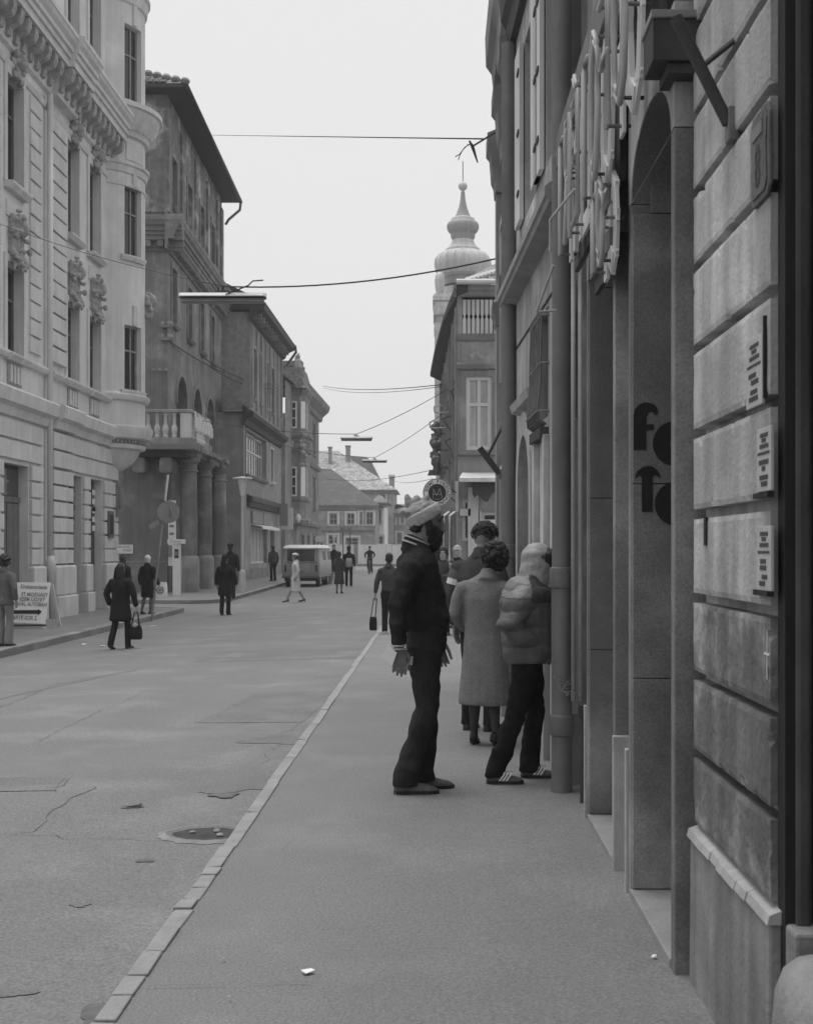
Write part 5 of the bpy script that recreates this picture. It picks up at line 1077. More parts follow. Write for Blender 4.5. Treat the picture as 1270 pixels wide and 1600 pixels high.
# ---------------------------------------------------------------- street lamps slung over the road, wires
def sag(a, b, s, n=14): return [Vector(a).lerp(Vector(b), i/n)-Vector((0,0,s*4*(i/n)*(1-i/n))) for i in range(n+1)]
def wire(a, b, s, r, lab, m='iron'):
    mb = MB(); mb.tube(sag(a, b, s), r, 5); return solo('street_cable', mb, m, lab, 'cable', 'cables slung across the street', smooth=True)
def strip_lamp(px0, px1, py0, py1, Y, lab, tilt=0):
    xa, xb = X(px0, Y), X(px1, Y); zt, zb = Z(py0, Y), Z(py1, Y); h = zt-zb; xm = (xa+xb)/2
    t = thing('street_lamp', lab, 'street lamp', (xm, Y, zb), 'strip lamps slung over the street')
    def shell(w_, z0, z1, m, nm, e=0.0):
        mb = MB(); R = []
        for x, k in ((xa+e,.6),(xa+e+.03,1),(xb-e-.03,1),(xb-e,.6)):
            R.append([(x, Y-w_*k, z0+(z1-z0)*.1), (x, Y-w_*.8*k, z0), (x, Y+w_*.8*k, z0), (x, Y+w_*k, z0+(z1-z0)*.1), (x, Y+w_*.75*k, z0+(z1-z0)*.85), (x, Y+w_*.3*k, z1), (x, Y-w_*.3*k, z1), (x, Y-w_*.75*k, z0+(z1-z0)*.85)])
        mb.rings(R); return make(nm, mb, m, t, smooth=True, flat_ang=30)
    shell(.11, zb+h*.55, zt, 'white', 'housing'); shell(.12, zb+h*.46, zb+h*.56, 'ironmid', 'rim'); shell(.10, zb, zb+h*.47, 'sign_g', 'diffuser', .03)
    mb = MB(); mb.box(xm-.10, xm+.10, Y-.03, Y+.03, zt-.005, zt+.03); mb.tube([(xm,Y,zt+.02),(xm,Y,zt+.10)], .02, 6); mb.tube([(xm-.06,Y,zt+.03),(xm-.06,Y,zt+.08)], .012, 5); make('hanger', mb, 'iron', t); return (xm, Y, zt+.09)
h1 = strip_lamp(281, 416, 458, 473, 18, 'large strip lamp slung over the road, nearest and highest in view')
wire((-9.8, 27, 8.6), h1, .15, .0055, 'thin cable from the ornate building to the nearest strip lamp'); wire(h1, at(775, 404, 17), .12, .011, 'thick cable from the nearest strip lamp to the narrow house on the right')
mb = MB(); a = Vector(at(388, 446, 17.9)); mb.tube([a+Vector((-.30,0,-.12)), a+Vector((-.05,0,-.02)), a, a+Vector((.06,0,.06)), a+Vector((.2,0,.07))], .010, 5); solo('feed_cable', mb, 'iron', 'short curled feed cable rising at the right end of the nearest strip lamp', 'cable', smooth=True)
h2 = strip_lamp(532, 582, 682, 689, 50, 'middle strip lamp hanging over the road in front of the sky'); h3 = strip_lamp(566, 605, 718, 723, 64, 'farthest strip lamp hanging above the mottled roof')
wire((-10.5, 54, 7.0), h2, .2, .012, 'cable from the dark building to the middle strip lamp'); wire(h2, (.45, 50, 7.6), .1, .012, 'cable from the middle strip lamp up to the dark street front on the right')
wire((-9.4, 66, 7.2), h3, .2, .012, 'cable from the low shop house to the farthest strip lamp'); wire(h3, (.3, 56, 7.3), .1, .012, 'cable from the farthest strip lamp to the dark street front on the right')
wire(at(318, 211, 70), at(756, 217, 17), .0, .010, 'highest thin wire crossing the sky under the cloud', 'iron')
wire(at(505, 603, 100), at(690, 601, 46), .22, .017, 'double thick cable crossing the street above the oriel house'); wire(at(505, 606, 100), at(690, 604, 46), .28, .012, 'second strand of the cable crossing above the oriel house')
wire((-8.3, 100, 6.9), at(672, 735, 55), .3, .012, 'low faint wire crossing the far street, upper'); wire(at(612, 750, 120), at(676, 748, 55), .2, .012, 'low faint wire crossing the far street, lower')
wire(at(262, 531, 52.8), at(352, 583, 67), .1, .03, 'cable looped along the front of the dark building'); wire(at(320, 560, 62), at(432, 600, 78), .35, .025, 'upper wire from the dark building to the taller grey house'); wire(at(318, 566, 62), at(432, 606, 78), .4, .025, 'lower wire from the dark building to the taller grey house')
# ---------------------------------------------------------------- street furniture on the left
Yl = 54.0; xl = X(379, Yl); zl = zleft(Yl)
lp = thing('lamp_post', 'slim pale lamp post with flat disc cap and conical shade on the far pavement', 'lamp post', (xl, Yl, zl)); k = Yl/FPX
mb = MB(); mb.lathe((xl, Yl), [(.135,zl-.1),(.135,zl+.75),(.11,zl+.85),(.065,zl+.9),(.06,Z(772,Yl))], 14); make('post', mb, 'stucco_a', lp, smooth=True, flat_ang=40)
mb = MB(); mb.lathe((xl, Yl), [(.07,Z(775,Yl)),(.10,Z(772,Yl)),(.20,Z(749,Yl))], 16); make('shade', mb, 'white', lp, smooth=True, flat_ang=40)
mb = MB(); mb.lathe((xl, Yl), [(.20,Z(749,Yl)),(.40,Z(748,Yl)),(.38,Z(746.3,Yl)),(.1,Z(745,Yl)),(.02,Z(744.5,Yl))], 20); make('cap', mb, 'pale', lp, smooth=True, flat_ang=40)
# leaning sign post
Yp = 34.6; p0 = Vector(at(237, 966, Yp)); p0.z = zleft(Yp); p1 = Vector(at(263, 742, Yp+.3))
sp = thing('sign_post', 'leaning grey sign post with two round road signs seen from behind', 'sign post', tuple(p0))
make('post', MB().tube([p0-Vector((0,0,.1)), p0.lerp(p1,.5), p1], .032, 8), 'stucco_c', sp, smooth=True)
for px, py, r, dy, a_ in ((264, 800, 17.5, -.08, .12), (257, 800, 14, .10, -1.0)):
    c = Vector(at(px, py, Yp+.2)); rr = r*Yp/FPX; ax = Vector((math.cos(a_), math.sin(a_), 0)); nn = Vector((-ax.y, ax.x, 0)); K = 30
    mb = MB(); mb.rings([[c+ax*rr*math.cos(2*math.pi*i/K)+Vector((0,0,rr*math.sin(2*math.pi*i/K)))+nn*(dy+d) for i in range(K)] for d in (-.012,.012)]); make('sign_disc', mb, 'sign_g', sp)
mb = MB(); c = Vector(at(246, 822, Yp)); mb.hexa([c+Vector(v) for v in ((-.15,-.02,-.1),(.05,-.02,.05),(.05,.02,.05),(-.15,.02,-.1),(-.22,-.02,.02),(-.0,-.02,.17),(-.0,.02,.17),(-.22,.02,.02))]); make('direction_plate', mb, 'stucco_c', sp)
for z in (.83, .93): mb = MB(); q = p0.lerp(p1, z-.12); mb.box(q.x-.06,q.x+.06,q.y-.05,q.y+.05,q.z-.02,q.z+.02); make('clamp', mb, 'iron', sp)
# white weighing scale cabinet and timetable board
Yw = 50.0; zz = zleft(Yw); a, b = X(270,Yw), X(281.5,Yw)
wm = thing('ticket_machine', 'slim white upright ticket cabinet with a wide lettered head on the far corner', 'ticket machine', ((a+b)/2, Yw, zz))
make('cabinet', MB().box(a, b, Yw, Yw+.28, zz, Z(850,Yw)), 'white', wm, bevel=.015); make('head', MB().box(X(262.5,Yw), X(288,Yw), Yw-.05, Yw+.3, Z(849.6,Yw), Z(843,Yw)), 'white', wm, bevel=.01)
mb = MB(); text(mb, 'KÖZÉRDEKŰ', .10, (X(275.5,Yw), Yw-.053, Z(846.4,Yw)), (1,0,0), (0,0,1), sx=.8); make('head_lettering', mb, 'sign_g', wm); make('window', MB().box(a+.07, b-.05, Yw-.012, Yw, Z(872,Yw), Z(858,Yw)), 'iron', wm); make('coin_plate', MB().box(a+.09, b-.07, Yw-.018, Yw-.013, Z(868,Yw), Z(862,Yw)), 'sign_g', wm)
Yt = 52.2; tb_ = thing('timetable_board', 'tall white board with dark text blocks behind the slim ticket cabinet', 'board', at(270, 845, Yt)); make('board', MB().box(X(263,Yt), X(275,Yt), Yt, Yt+.06, Z(884,Yt), Z(782,Yt)), 'white', tb_)
mb = MB()
for py in (822, 834, 844): mb.box(X(265,Yt), X(272,Yt), Yt-.006, Yt-.001, Z(py+2,Yt), Z(py-2,Yt))
make('print', mb, 'sign_g', tb_); make('post', MB().box(X(262,Yt), X(263,Yt), Yt, Yt+.08, zleft(Yt), Z(700,Yt)), 'iron', tb_); make('lower_box', MB().box(X(264,Yt), X(269,Yt), Yt-.1, Yt-.01, Z(870,Yt), Z(852,Yt)), 'sign_g', tb_)
# A-board at the left edge
Ya = 29.6; za = zleft(Ya); ab = thing('sandwich_board', 'white wooden sandwich board with hand lettering and a black arrow', 'sandwich board', (X(45,Ya), Ya, za))
def bp(px, py): f = (977-py)/65.0; return Vector((X(px, Ya), Ya+.02+.28*f, Z(py, Ya)+.02))
c4 = [bp(14.5,974), bp(70,976), bp(73.5,912), bp(31,912)]; c4[3] = bp(20, 912); o = Vector((0,.03,0)); make('board', MB().hexa([c4[0],c4[1],c4[1]+o,c4[0]+o,c4[3],c4[2],c4[2]+o,c4[3]+o]), 'white', ab)
mb = MB(); zn = Vector((0,-.012,0)); U = (c4[1]-c4[0]).normalized(); V = (c4[2]-c4[1]).normalized()
for s_, py, sz, px, sx in (('Kirakatrendezés',919,.125,48,.72),('ST MOZGÁST',931,.115,50,.85),('SZEM ÜGYET',938.5,.115,47,.85),('ÉS VÁL AUTÓBAN',946,.115,45,.80),('MÁTÉ SOR 2.',967,.125,38,.8)):
    text(mb, s_, sz, bp(px, py)+zn, U, V, sx=sx, bold=.003)
make('lettering', mb, 'sign_g', ab); mb = MB(); P_ = [(17,960.5),(58,960.5),(58,963),(64,957.5),(58,953),(58,955),(17,955)]; mb.poly([bp(*p)+zn for p in P_], (0,-.004,0)); make('arrow', mb, 'black', ab)
for px in (15.5, 69): q = bp(px, 976); make('leg', MB().hexa([q+Vector(v) for v in ((-.03,0,za-q.z),(.03,0,za-q.z),(.03,.04,za-q.z),(-.03,.04,za-q.z),(-.03,.0,0.02),(.03,.0,.02),(.03,.04,.02),(-.03,.04,.02))]), 'white', ab)
for px in (20, 74):
    q = bp(px, 913); w_ = Vector((X(px+5, Ya), Ya+.75, za)); make('rear_leg', MB().hexa([w_+Vector((-.03,0,0)), w_+Vector((.03,0,0)), w_+Vector((.03,.04,0)), w_+Vector((-.03,.04,0)), q+Vector((-.03,.05,-.02)), q+Vector((.03,.05,-.02)), q+Vector((.03,.09,-.02)), q+Vector((-.03,.09,-.02))]), 'pale', ab)
make('stretcher', MB().box(X(16,Ya), X(72,Ya), Ya+.02, Ya+.05, za+.06, za+.10), 'iron', ab)
# road signs at the far junction
for i, (px, py, r, Y, pb, lab) in enumerate(((536,828,5,100,868,'round road sign on a pole, right of the narrow blue-grey sign at the far junction'),(547,829,5,104,868,'second round road sign on a pole, farther right at the far junction'),(497,842,5,92,880,'pale round road sign low beside the oriel house'),(503,842,5,94,880,'pale round road sign nearest the hoarding panel gap'),(522,838,3.2,98,868,'small narrow road sign on a thin pole in front of the hipped house'))):
    c = Vector(at(px, py, Y)); t = thing('road_sign', lab.replace('narrow blue-grey','small narrow'), 'road sign', (c.x, Y, 0), 'road signs at the far junction'); K = 20; rr = r*Y/FPX
    mb = MB(); mb.rings([[(c.x+rr*math.cos(2*math.pi*j/K), Y+d, c.z+rr*math.sin(2*math.pi*j/K)) for j in range(K)] for d in (-.02,.02)]); make('disc', mb, 'sign_g' if i < 2 else 'pale', t); make('pole', MB().tube([(c.x,Y+.05,0),(c.x,Y+.05,c.z+rr)], .04, 6), 'iron' if i != 4 else 'pale', t)
for i, (px, py, Y) in enumerate(((466,810,86),(478,812,89))):
    t = thing('hanging_lantern', ['pale globe lantern on the pavement side of the oriel house','dark wall lantern on a bracket under the oriel'][i], 'lantern', at(px, py, Y)); mb = MB(); mb.ball(at(px, py, Y), (.18,.18,.3), 10); make('globe', mb, 'pale' if not i else 'iron', t); make('bracket', MB().tube([at(px, py-4, Y), (-9.3, Y, Z(py-8, Y))], .03, 5), 'iron', t)
# ---------------------------------------------------------------- van seen from behind
Yv = 62.0; zv = zroad(-6, Yv); xv0, xv1 = X(441, Yv), X(499, Yv); kv = Yv/FPX; xm = (xv0+xv1)/2; wv = (xv1-xv0)/2
vn = thing('delivery_van', 'boxy pale grey delivery van parked at the far kerb with its rear towards us', 'van', (xm, Yv, zv))
YAW = .06
def vp(u, d, z): return Vector((xm+u*wv+d*math.sin(YAW)*-1*-1, Yv+d, zv+z))
def vring(z, k, d0, d1): return [vp(-k,d0+.06,z), vp(-k*.93,d0,z), vp(k*.93,d0,z), vp(k,d0+.06,z), vp(k,d1-.1,z), vp(k*.9,d1,z), vp(-k*.9,d1,z), vp(-k,d1-.1,z)]
mb = MB(); mb.rings([vring(.45,.97,.02,4.1), vring(.6,1,0,4.15), vring(1.15,1,-.01,4.15), vring(1.18,.985,.0,4.15), vring(1.75,.93,.07,3.8)]); make('body', mb, 'van', vn, smooth=True, flat_ang=28)
mb = MB(); mb.rings([vring(1.75,.95,.05,3.82), vring(1.80,.97,.02,3.85), vring(1.90,.90,.10,3.75), vring(1.95,.7,.3,3.5)]); make('roof', mb, 'van_l', vn, smooth=True, flat_ang=40)
rw = make('rear_window', MB().hexa([vp(-.68,-.02,1.26), vp(.68,-.02,1.26), vp(.68,.03,1.26), vp(-.68,.03,1.26), vp(-.64,.035,1.66), vp(.64,.035,1.66), vp(.64,.09,1.66), vp(-.64,.09,1.66)]), 'glass', vn); 
mb = MB()
for z, y in ((1.22,-.03),(1.68,.025)): mb.hexa([vp(-.72,y,z), vp(.72,y,z), vp(.72,y+.05,z), vp(-.72,y+.05,z), vp(-.72,y,z+.04), vp(.72,y,z+.04), vp(.72,y+.05,z+.04), vp(-.72,y+.05,z+.04)])
for u in (-.71, .69): mb.hexa([vp(u,-.025,1.26), vp(u+.03,-.025,1.26), vp(u+.03,.03,1.26), vp(u,.03,1.26), vp(u,.03,1.68), vp(u+.03,.03,1.68), vp(u+.03,.09,1.68), vp(u,.09,1.68)])
make('window_seal', mb, 'rubber', vn)
for u in (-.86, .80): make('tail_light', MB().hexa([vp(u,-.035,.72), vp(u+.09,-.035,.72), vp(u+.09,.02,.72), vp(u,.02,.72), vp(u,-.035,1.02), vp(u+.09,-.035,1.02), vp(u+.09,.02,1.02), vp(u,.02,1.02)]), 'iron', vn)
make('bumper', MB().hexa([vp(-1.0,-.12,.42), vp(1.0,-.12,.42), vp(1.0,.05,.42), vp(-1.0,.05,.42), vp(-1.0,-.12,.54), vp(1.0,-.12,.54), vp(1.0,.05,.54), vp(-1.0,.05,.54)]), 'ironmid', vn, bevel=.02)
make('number_plate', MB().hexa([vp(-.2,-.03,.62), vp(.2,-.03,.62), vp(.2,-.0,.62), vp(-.2,-.0,.62), vp(-.2,-.03,.76), vp(.2,-.03,.76), vp(.2,-.0,.76), vp(-.2,-.0,.76)]), 'sign_g', vn)
make('door_seam', MB().hexa([vp(-.9,-.018,1.12), vp(.9,-.018,1.12), vp(.9,0,1.12), vp(-.9,0,1.12), vp(-.9,-.018,1.135), vp(.9,-.018,1.135), vp(.9,0,1.135), vp(-.9,0,1.135)]), 'rubber', vn); make('underbody', MB().hexa([vp(-.9,.1,.28), vp(.9,.1,.28), vp(.9,3.9,.28), vp(-.9,3.9,.28), vp(-.9,.1,.46), vp(.9,.1,.46), vp(.9,3.9,.46), vp(-.9,3.9,.46)]), 'black', vn)
for d in (3.0, 1.4): make('side_window', MB().hexa([vp(.955,d,1.25), vp(.985,d,1.25), vp(.985,d+.9,1.25), vp(.955,d+.9,1.25), vp(.93,d,1.65), vp(.955,d,1.65), vp(.955,d+.9,1.65), vp(.93,d+.9,1.65)]), 'glass', vn)
for u in (-.82, .82):
    for d in (.75, 3.2):
        c = vp(u, d, .33); K = 22; mb = MB()
        mb.rings([[c+Vector((x_, r_*math.cos(2*math.pi*i/K), r_*math.sin(2*math.pi*i/K))) for i in range(K)] for x_, r_ in ((-.10,.26),(-.08,.33),(.08,.33),(.10,.26))]); wh = make('wheel', mb, 'rubber', vn, smooth=True, flat_ang=40)
        mb = MB(); mb.rings([[c+Vector((x_, r_*math.cos(2*math.pi*i/K), r_*math.sin(2*math.pi*i/K))) for i in range(K)] for x_, r_ in ((-.105,.19),(.105,.19))]); make('rim', mb, 'van_l', wh)
# small plant in a tub by the van
tx, ty = X(511, 66), 66.0; pt_ = thing('potted_shrub', 'low pale straggly shrub in a tub beside the van', 'shrub', (tx, ty, zroad(tx, ty))); mb = MB(); z0 = zroad(tx, ty)
mb.lathe((tx, ty), [(.25,z0),(.34,z0+.42),(.30,z0+.42),(.28,z0+.36)], 14); make('tub', mb, 'stucco_c', pt_); mb = MB(); r = random.Random(9)
for _ in range(150):
    a, e_ = r.uniform(0, 6.28), r.uniform(.2, 1.2); d = Vector((math.cos(a)*math.cos(e_), math.sin(a)*math.cos(e_), math.sin(e_)))*r.uniform(.4,.9); p = Vector((tx, ty, z0+.35)); q = d.cross(Vector((0,0,1))).normalized()*.02
    mb.add([p-q, p+q, p+d+q*.3-Vector((0,0,.15)), p+d-q*.3-Vector((0,0,.15))], [(0,1,2,3)])
make('leaves', mb, 'orn', pt_)
# ---------------------------------------------------------------- people
def person(lab, px, feet, top, face, zfun=None, Y=None, vox=.016, top_='jacket', tm='cloth_k', hem=.92, flare=0., bulk=1., legs='trousers', lm='cloth_k', lflare=1., shoe='shoe_k', heel=0, hair='short', hm='hair', hat=None, hatm='cloth_k', pose=None, skin='skin', group='people in the street', H=None, wr=None, collar=None, blouse=0, ears=1, cuff=None, tilt=0, z0=None, scarf=None, hand=1, beard=None, arms=True):
    z = -.15
    if Y is None:
        Y = 40.0
        for _ in range(30):
            z = zfun(X(px, Y), Y) if z0 is None else z0; Y = FPX*(EYE-z)/(feet-VY)
    else: z = (zfun(X(px, Y), Y) if zfun else 0.) if z0 is None else z0
    if H is None: H = (feet-top)*Y/FPX
    k = H/1.75; x0 = X(px, Y); a = math.radians(face); fw = Vector((math.cos(a), math.sin(a), 0)); rt = Vector((fw.y, -fw.x, 0))
    J = dict(pelvis=(0,0,.95), chest=(0,0,1.30), neck=(-.01,0,1.485), head=(.02,0,1.625), RS=(-.01,.185,1.42), LS=(-.01,-.185,1.42), RE=(-.04,.245,1.13), LE=(-.04,-.245,1.13), RW=(.02,.25,.88), LW=(.02,-.25,.88),
             RH=(0,.09,.93), LH=(0,-.09,.93), RK=(.03,.10,.50), LK=(.03,-.10,.50), RA=(-.01,.10,.085), LA=(-.01,-.10,.085), RT=(1,.12,0), LT=(1,-.12,0))
    if pose: J.update(pose)
    def P(j, df=0, dr=0, du=0):
        f, r, u = J[j] if isinstance(j, str) else j
        return Vector((x0, Y, z))+fw*((f+df)*k)+rt*((r+dr)*k)+Vector((0,0,(u+du)*k))
    root = thing('person', lab, 'person', (x0, Y, z), group)
    cl = lambda u: [Vector(J['pelvis']).lerp(Vector(J['chest']), max(0,(u-J['pelvis'][2])/(J['chest'][2]-J['pelvis'][2]))) if u < J['chest'][2] else Vector(J['chest']).lerp(Vector(J['neck']), (u-J['chest'][2])/(J['neck'][2]-J['chest'][2]))][0]
    def C(u): c = cl(u); return P((c.x, c.y, u))
    n_ = 14
    # --- body: one continuous skin from head to hands (legs too when bare or stockinged)
    b = MB(); hc = J['head']; R = []; ct, st_ = math.cos(tilt), math.sin(tilt)
    def HP(f, r, u): return P((hc[0]+f*ct+u*st_, hc[1]+r, hc[2]+u*ct-f*st_))
    for u, f1, f0, w in ((-.135,.045,.0,.015),(-.122,.078,-.01,.032),(-.105,.090,-.035,.046),(-.08,.093,-.05,.055),(-.06,.090,-.06,.060),(-.03,.091,-.082,.068),(0,.089,-.095,.073),(.03,.086,-.102,.076),(.06,.088,-.105,.078),(.09,.074,-.098,.072),(.112,.048,-.072,.054),(.122,.012,-.035,.025)):
        m_, d_ = (f1+f0)/2, (f1-f0)/2; R.append([HP(m_+d_*math.cos(2*math.pi*i/18), w*math.sin(2*math.pi*i/18)*(1-.12*(math.cos(2*math.pi*i/18) > .6)), u) for i in range(18)])
    b.rings(R)
    b.tube([HP(.088,0,.035), HP(.104,0,-.005), HP(.116,0,-.030), HP(.096,0,-.042)], [.016*k,.015*k,.017*k,.014*k], 8, .5); b.ball(HP(.086,0,-.078), .021*k, 8); b.ball(HP(.083,0,-.115), .024*k, 8); b.tube([HP(.082,-.045,.045), HP(.097,0,.047), HP(.082,.045,.045)], .012*k, 8, .5)
    for s_ in ((-1, 1) if ears else ()): b.loft([(HP(-.012,s_*.076,.03),.010*k,.020*k),(HP(-.016,s_*.086,.012),.012*k,.024*k),(HP(-.008,s_*.080,-.03),.008*k,.014*k)], rt, 8)
    b.loft([(P('neck',-.0,0,-.10),.075*k,.07*k),(P('neck',0,0,0),.058*k,.062*k),(HP(-.01,0,-.07),.055*k,.062*k)], rt, n_)
    b.loft([(C(.98),.12*k,.085*k),(C(1.15),.115*k,.08*k),(C(1.33),.12*k,.08*k),(C(1.41),.08*k,.055*k)], rt, n_)
    def hand_(W, E, side):
        w_, e_ = P(W), P(E); d = (w_-e_).normalized(); ac = (fw-d*fw.dot(d)).normalized(); nn = d.cross(ac)*(1 if side > 0 else -1)
        if nn.dot(rt)*side > 0: nn = -nn            # palm side looks towards the body
        s_ = 1.06*k
        b.loft([(w_-d*.03*s_,.026*s_,.022*s_),(w_+d*.015*s_,.030*s_,.019*s_),(w_+d*.05*s_,.042*s_,.016*s_),(w_+d*.095*s_,.041*s_,.014*s_)], ac, 12)
        if vox < .012 or hand > 1:
            for i, (o, L) in enumerate(((-.031,.070),(-.011,.084),(.010,.080),(.031,.062))):
                o = -o; p = w_+d*.088*s_+ac*(o*s_); cv = .26+.07*i; q = [p-d*.02*s_, p]
                dd = d.copy()
                for j in range(3):
                    dd = (dd+nn*cv*(.6+.35*j)).normalized(); p = p+dd*(L*(.42,.32,.26)[j]*s_)+ac*(o*.03*s_); q.append(p)
                b.tube(q, [.0095*s_,.0098*s_,.0092*s_,.0085*s_,.0072*s_], 8, .6)
            p = w_+d*.022*s_+ac*.026*s_; b.tube([p, p+(ac*.7+d*.7+nn*.3)*.034*s_, p+(ac*.55+d*1.25+nn*.5)*.052*s_, p+(ac*.45+d*1.8+nn*.7)*.060*s_], [.013*s_,.0125*s_,.0105*s_,.008*s_], 8, .6)
        else:
            for i in range(4): p = w_+d*.085*s_+ac*((.03-.02*i)*s_); b.tube([p-d*.02*s_, p+d*.04*s_+nn*.012*s_, p+d*.065*s_+nn*.035*s_], [.012*s_,.012*s_,.010*s_], 6, .5)
            p = w_+d*.022*s_+ac*.028*s_; b.tube([p, p+(ac*.7+d)*.035*s_, p+(ac*.6+d*1.7)*.045*s_], [.014*s_,.013*s_,.010*s_], 6, .5)
    if hand and arms:
        for s_, q in ((1,'R'),(-1,'L')):
            b.loft([(P(q+'S',0,-s_*.06,-.07),.05*k,.05*k),(P(q+'S',0,0,-.08),.045*k,.045*k),(P(q+'E'),.036*k,.036*k),(P(q+'E').lerp(P(q+'W'),.35),.038*k,.036*k),(P(q+'W'),.025*k,.022*k)], fw, 10); hand_(q+'W', q+'E', s_)
    bare = legs == 'skirt'
    for s_, q in ((1,'R'),(-1,'L')):
        lf = b if not bare else None
        if not bare: b.loft([(P('pelvis',0,s_*.05,-.02),.065*k,.06*k),(P(q+'H',0,0,-.05),.066*k,.062*k),(P(q+'K'),.045*k,.045*k),(P(q+'K').lerp(P(q+'A'),.35),.048*k,.046*k),(P(q+'A'),.032*k,.034*k)], rt, 10)
    body = remesh('body', b, skin, root, .0055 if vox < .012 else max(.013, vox*.8), 1 if vox < .012 else 1)
    if vox < .012:
        for s_ in (-1, 1):
            e_ = MB(); e_.ball(HP(.081, s_*.034, .018), (.008*k,.010*k,.006*k), 8); make('eye', e_, 'black', body, smooth=True)
    if bare:
        for s_, q in ((1,'R'),(-1,'L')):
            m_ = MB(); m_.loft([(P('pelvis',0,s_*.05,.0),.08*k,.08*k),(P(q+'H',0,0,-.05),.078*k,.078*k),(P(q+'K'),.050*k,.050*k),(P(q+'K').lerp(P(q+'A'),.33),.054*k,.056*k),(P(q+'A',0,0,.05),.034*k,.038*k),(P(q+'A',0,0,-.02),.036*k,.040*k)], rt, 14); make('stocking', m_, lm, root, smooth=True)
    # --- trousers
    else:
        m_ = MB(); m_.loft([(C(.80)*.4+P('pelvis',0,0,-.13)*.6,.13*k,.10*k),(P('pelvis',0,0,-.05),.165*k,.125*k),(P('pelvis',0,0,.06),.160*k,.115*k)], rt, n_)
        for s_, q in ((1,'R'),(-1,'L')):
            A_ = P(q+'A'); m_.loft([(P('pelvis',0,s_*.07,.0),.085*k,.105*k),(P(q+'H',0,0,-.06),.095*k,.105*k),(P(q+'H').lerp(P(q+'K'),.5),.083*k,.090*k),(P(q+'K'),.068*k,.072*k),(P(q+'K').lerp(A_,.45),.066*k*lflare,.072*k*lflare),(A_+Vector((0,0,.03*k)),.064*k*lflare,.076*k*lflare),(A_-Vector((0,0,.035*k)),.066*k*lflare,.082*k*lflare)], rt, 14, .1)
        remesh('trousers', m_, lm, root, vox, 1, (.013, 7, 1.3, 1.5) if wr else (.010, 7, .55))
    # --- jacket or coat with sleeves
    m_ = MB(); prof = [(hem, .165*bulk+flare, .125*bulk+flare*.75), (hem+.03, .17*bulk+flare, .13*bulk+flare*.75)]
    if blouse: prof = [(hem, .150*bulk, .112*bulk), (hem+.035, .155*bulk, .116*bulk), (hem+.045, .172*bulk, .132*bulk), (hem+.09, .182*bulk, .142*bulk), (hem+.16, .178*bulk, .138*bulk)]
    if hem < .85: prof += [(hem+(.95-hem)*.5, .172*bulk+flare*.5, .132*bulk+flare*.4)]
    prof += [(u, w, d) for u, w, d in ((.98,.168*bulk,.125*bulk),(1.12,.168*bulk,.126*bulk),(1.28,.185*bulk,.135*bulk),(1.365,.180*bulk,.118*bulk),(1.41,.160*bulk,.105*bulk),(1.445,.125,.090),(1.475,.095,.080),(1.50,.070,.070)) if u > hem+(.18 if blouse else .05)]
    pl_ = J['pelvis']
    def CC(u): return C(u) if u >= pl_[2] else P((pl_[0]+(J.get('hemf',(0,0,0))[0])*(pl_[2]-u), pl_[1], u))
    m_.loft([(CC(u), w*k, d*k) for u, w, d in prof], rt, 18, .12)
    if arms:
        for s_, q in ((1,'R'),(-1,'L')):
            m_.ball(P(q+'S',0,-s_*.025,-.062), .076*k*min(bulk,1.25), 12)
            m_.loft([(P(q+'S',0,-s_*.08,-.045),.072*k,.065*k),(P(q+'S',0,s_*.005,-.065),.073*k*bulk,.073*k*bulk),(P(q+'S').lerp(P(q+'E'),.5),.064*k*bulk,.064*k*bulk),(P(q+'E'),.060*k*bulk,.060*k*bulk),(P(q+'E').lerp(P(q+'W'),.5),.053*k*bulk,.053*k*bulk),(P(q+'W',0,0,.015),.044*k*bulk,.044*k*bulk)], fw, 14, .15)
    if collar != 'none': m_.loft([(P('neck',-.040,0,-.06),.092*k,.088*k),(P('neck',-.015,0,.0),.076*k,.080*k),(P('neck',.0,0,.038),.070*k,.076*k)], rt, n_, .1)
    remesh('coat' if top_ == 'coat' else 'jacket', m_, tm, root, vox, 1, wr or (.010, 6, .6))
    if cuff:
        for q in 'RL':
            d = (P(q+'W')-P(q+'E')).normalized(); c = MB()
            for t0 in (.0, .018): c.loft([(P(q+'W')+d*(t0-.012)*k,.049*k,.049*k),(P(q+'W')+d*(t0-.002)*k,.050*k,.050*k)], fw, 14, 0)
            make('cuff_stripe', c, cuff, root)
        c = MB()
        for du in (.002, .030): c.loft([(P('neck',-.015+du*.40-.002,0,du-.005),.0855*k-du*.16*k,.0895*k-du*.12*k),(P('neck',-.015+du*.40+.002,0,du+.005),.0850*k-du*.16*k,.0890*k-du*.12*k)], rt, 18, 0)
        make('collar_stripe', c, cuff, root)
    if scarf: c = MB(); c.loft([(P('neck',.01,0,-.02),.085*k,.085*k),(P('neck',.01,0,.05),.075*k,.080*k)], rt, 12, .3); remesh('scarf', c, scarf, root, max(vox,.012), 1, (.006, 12, 1))
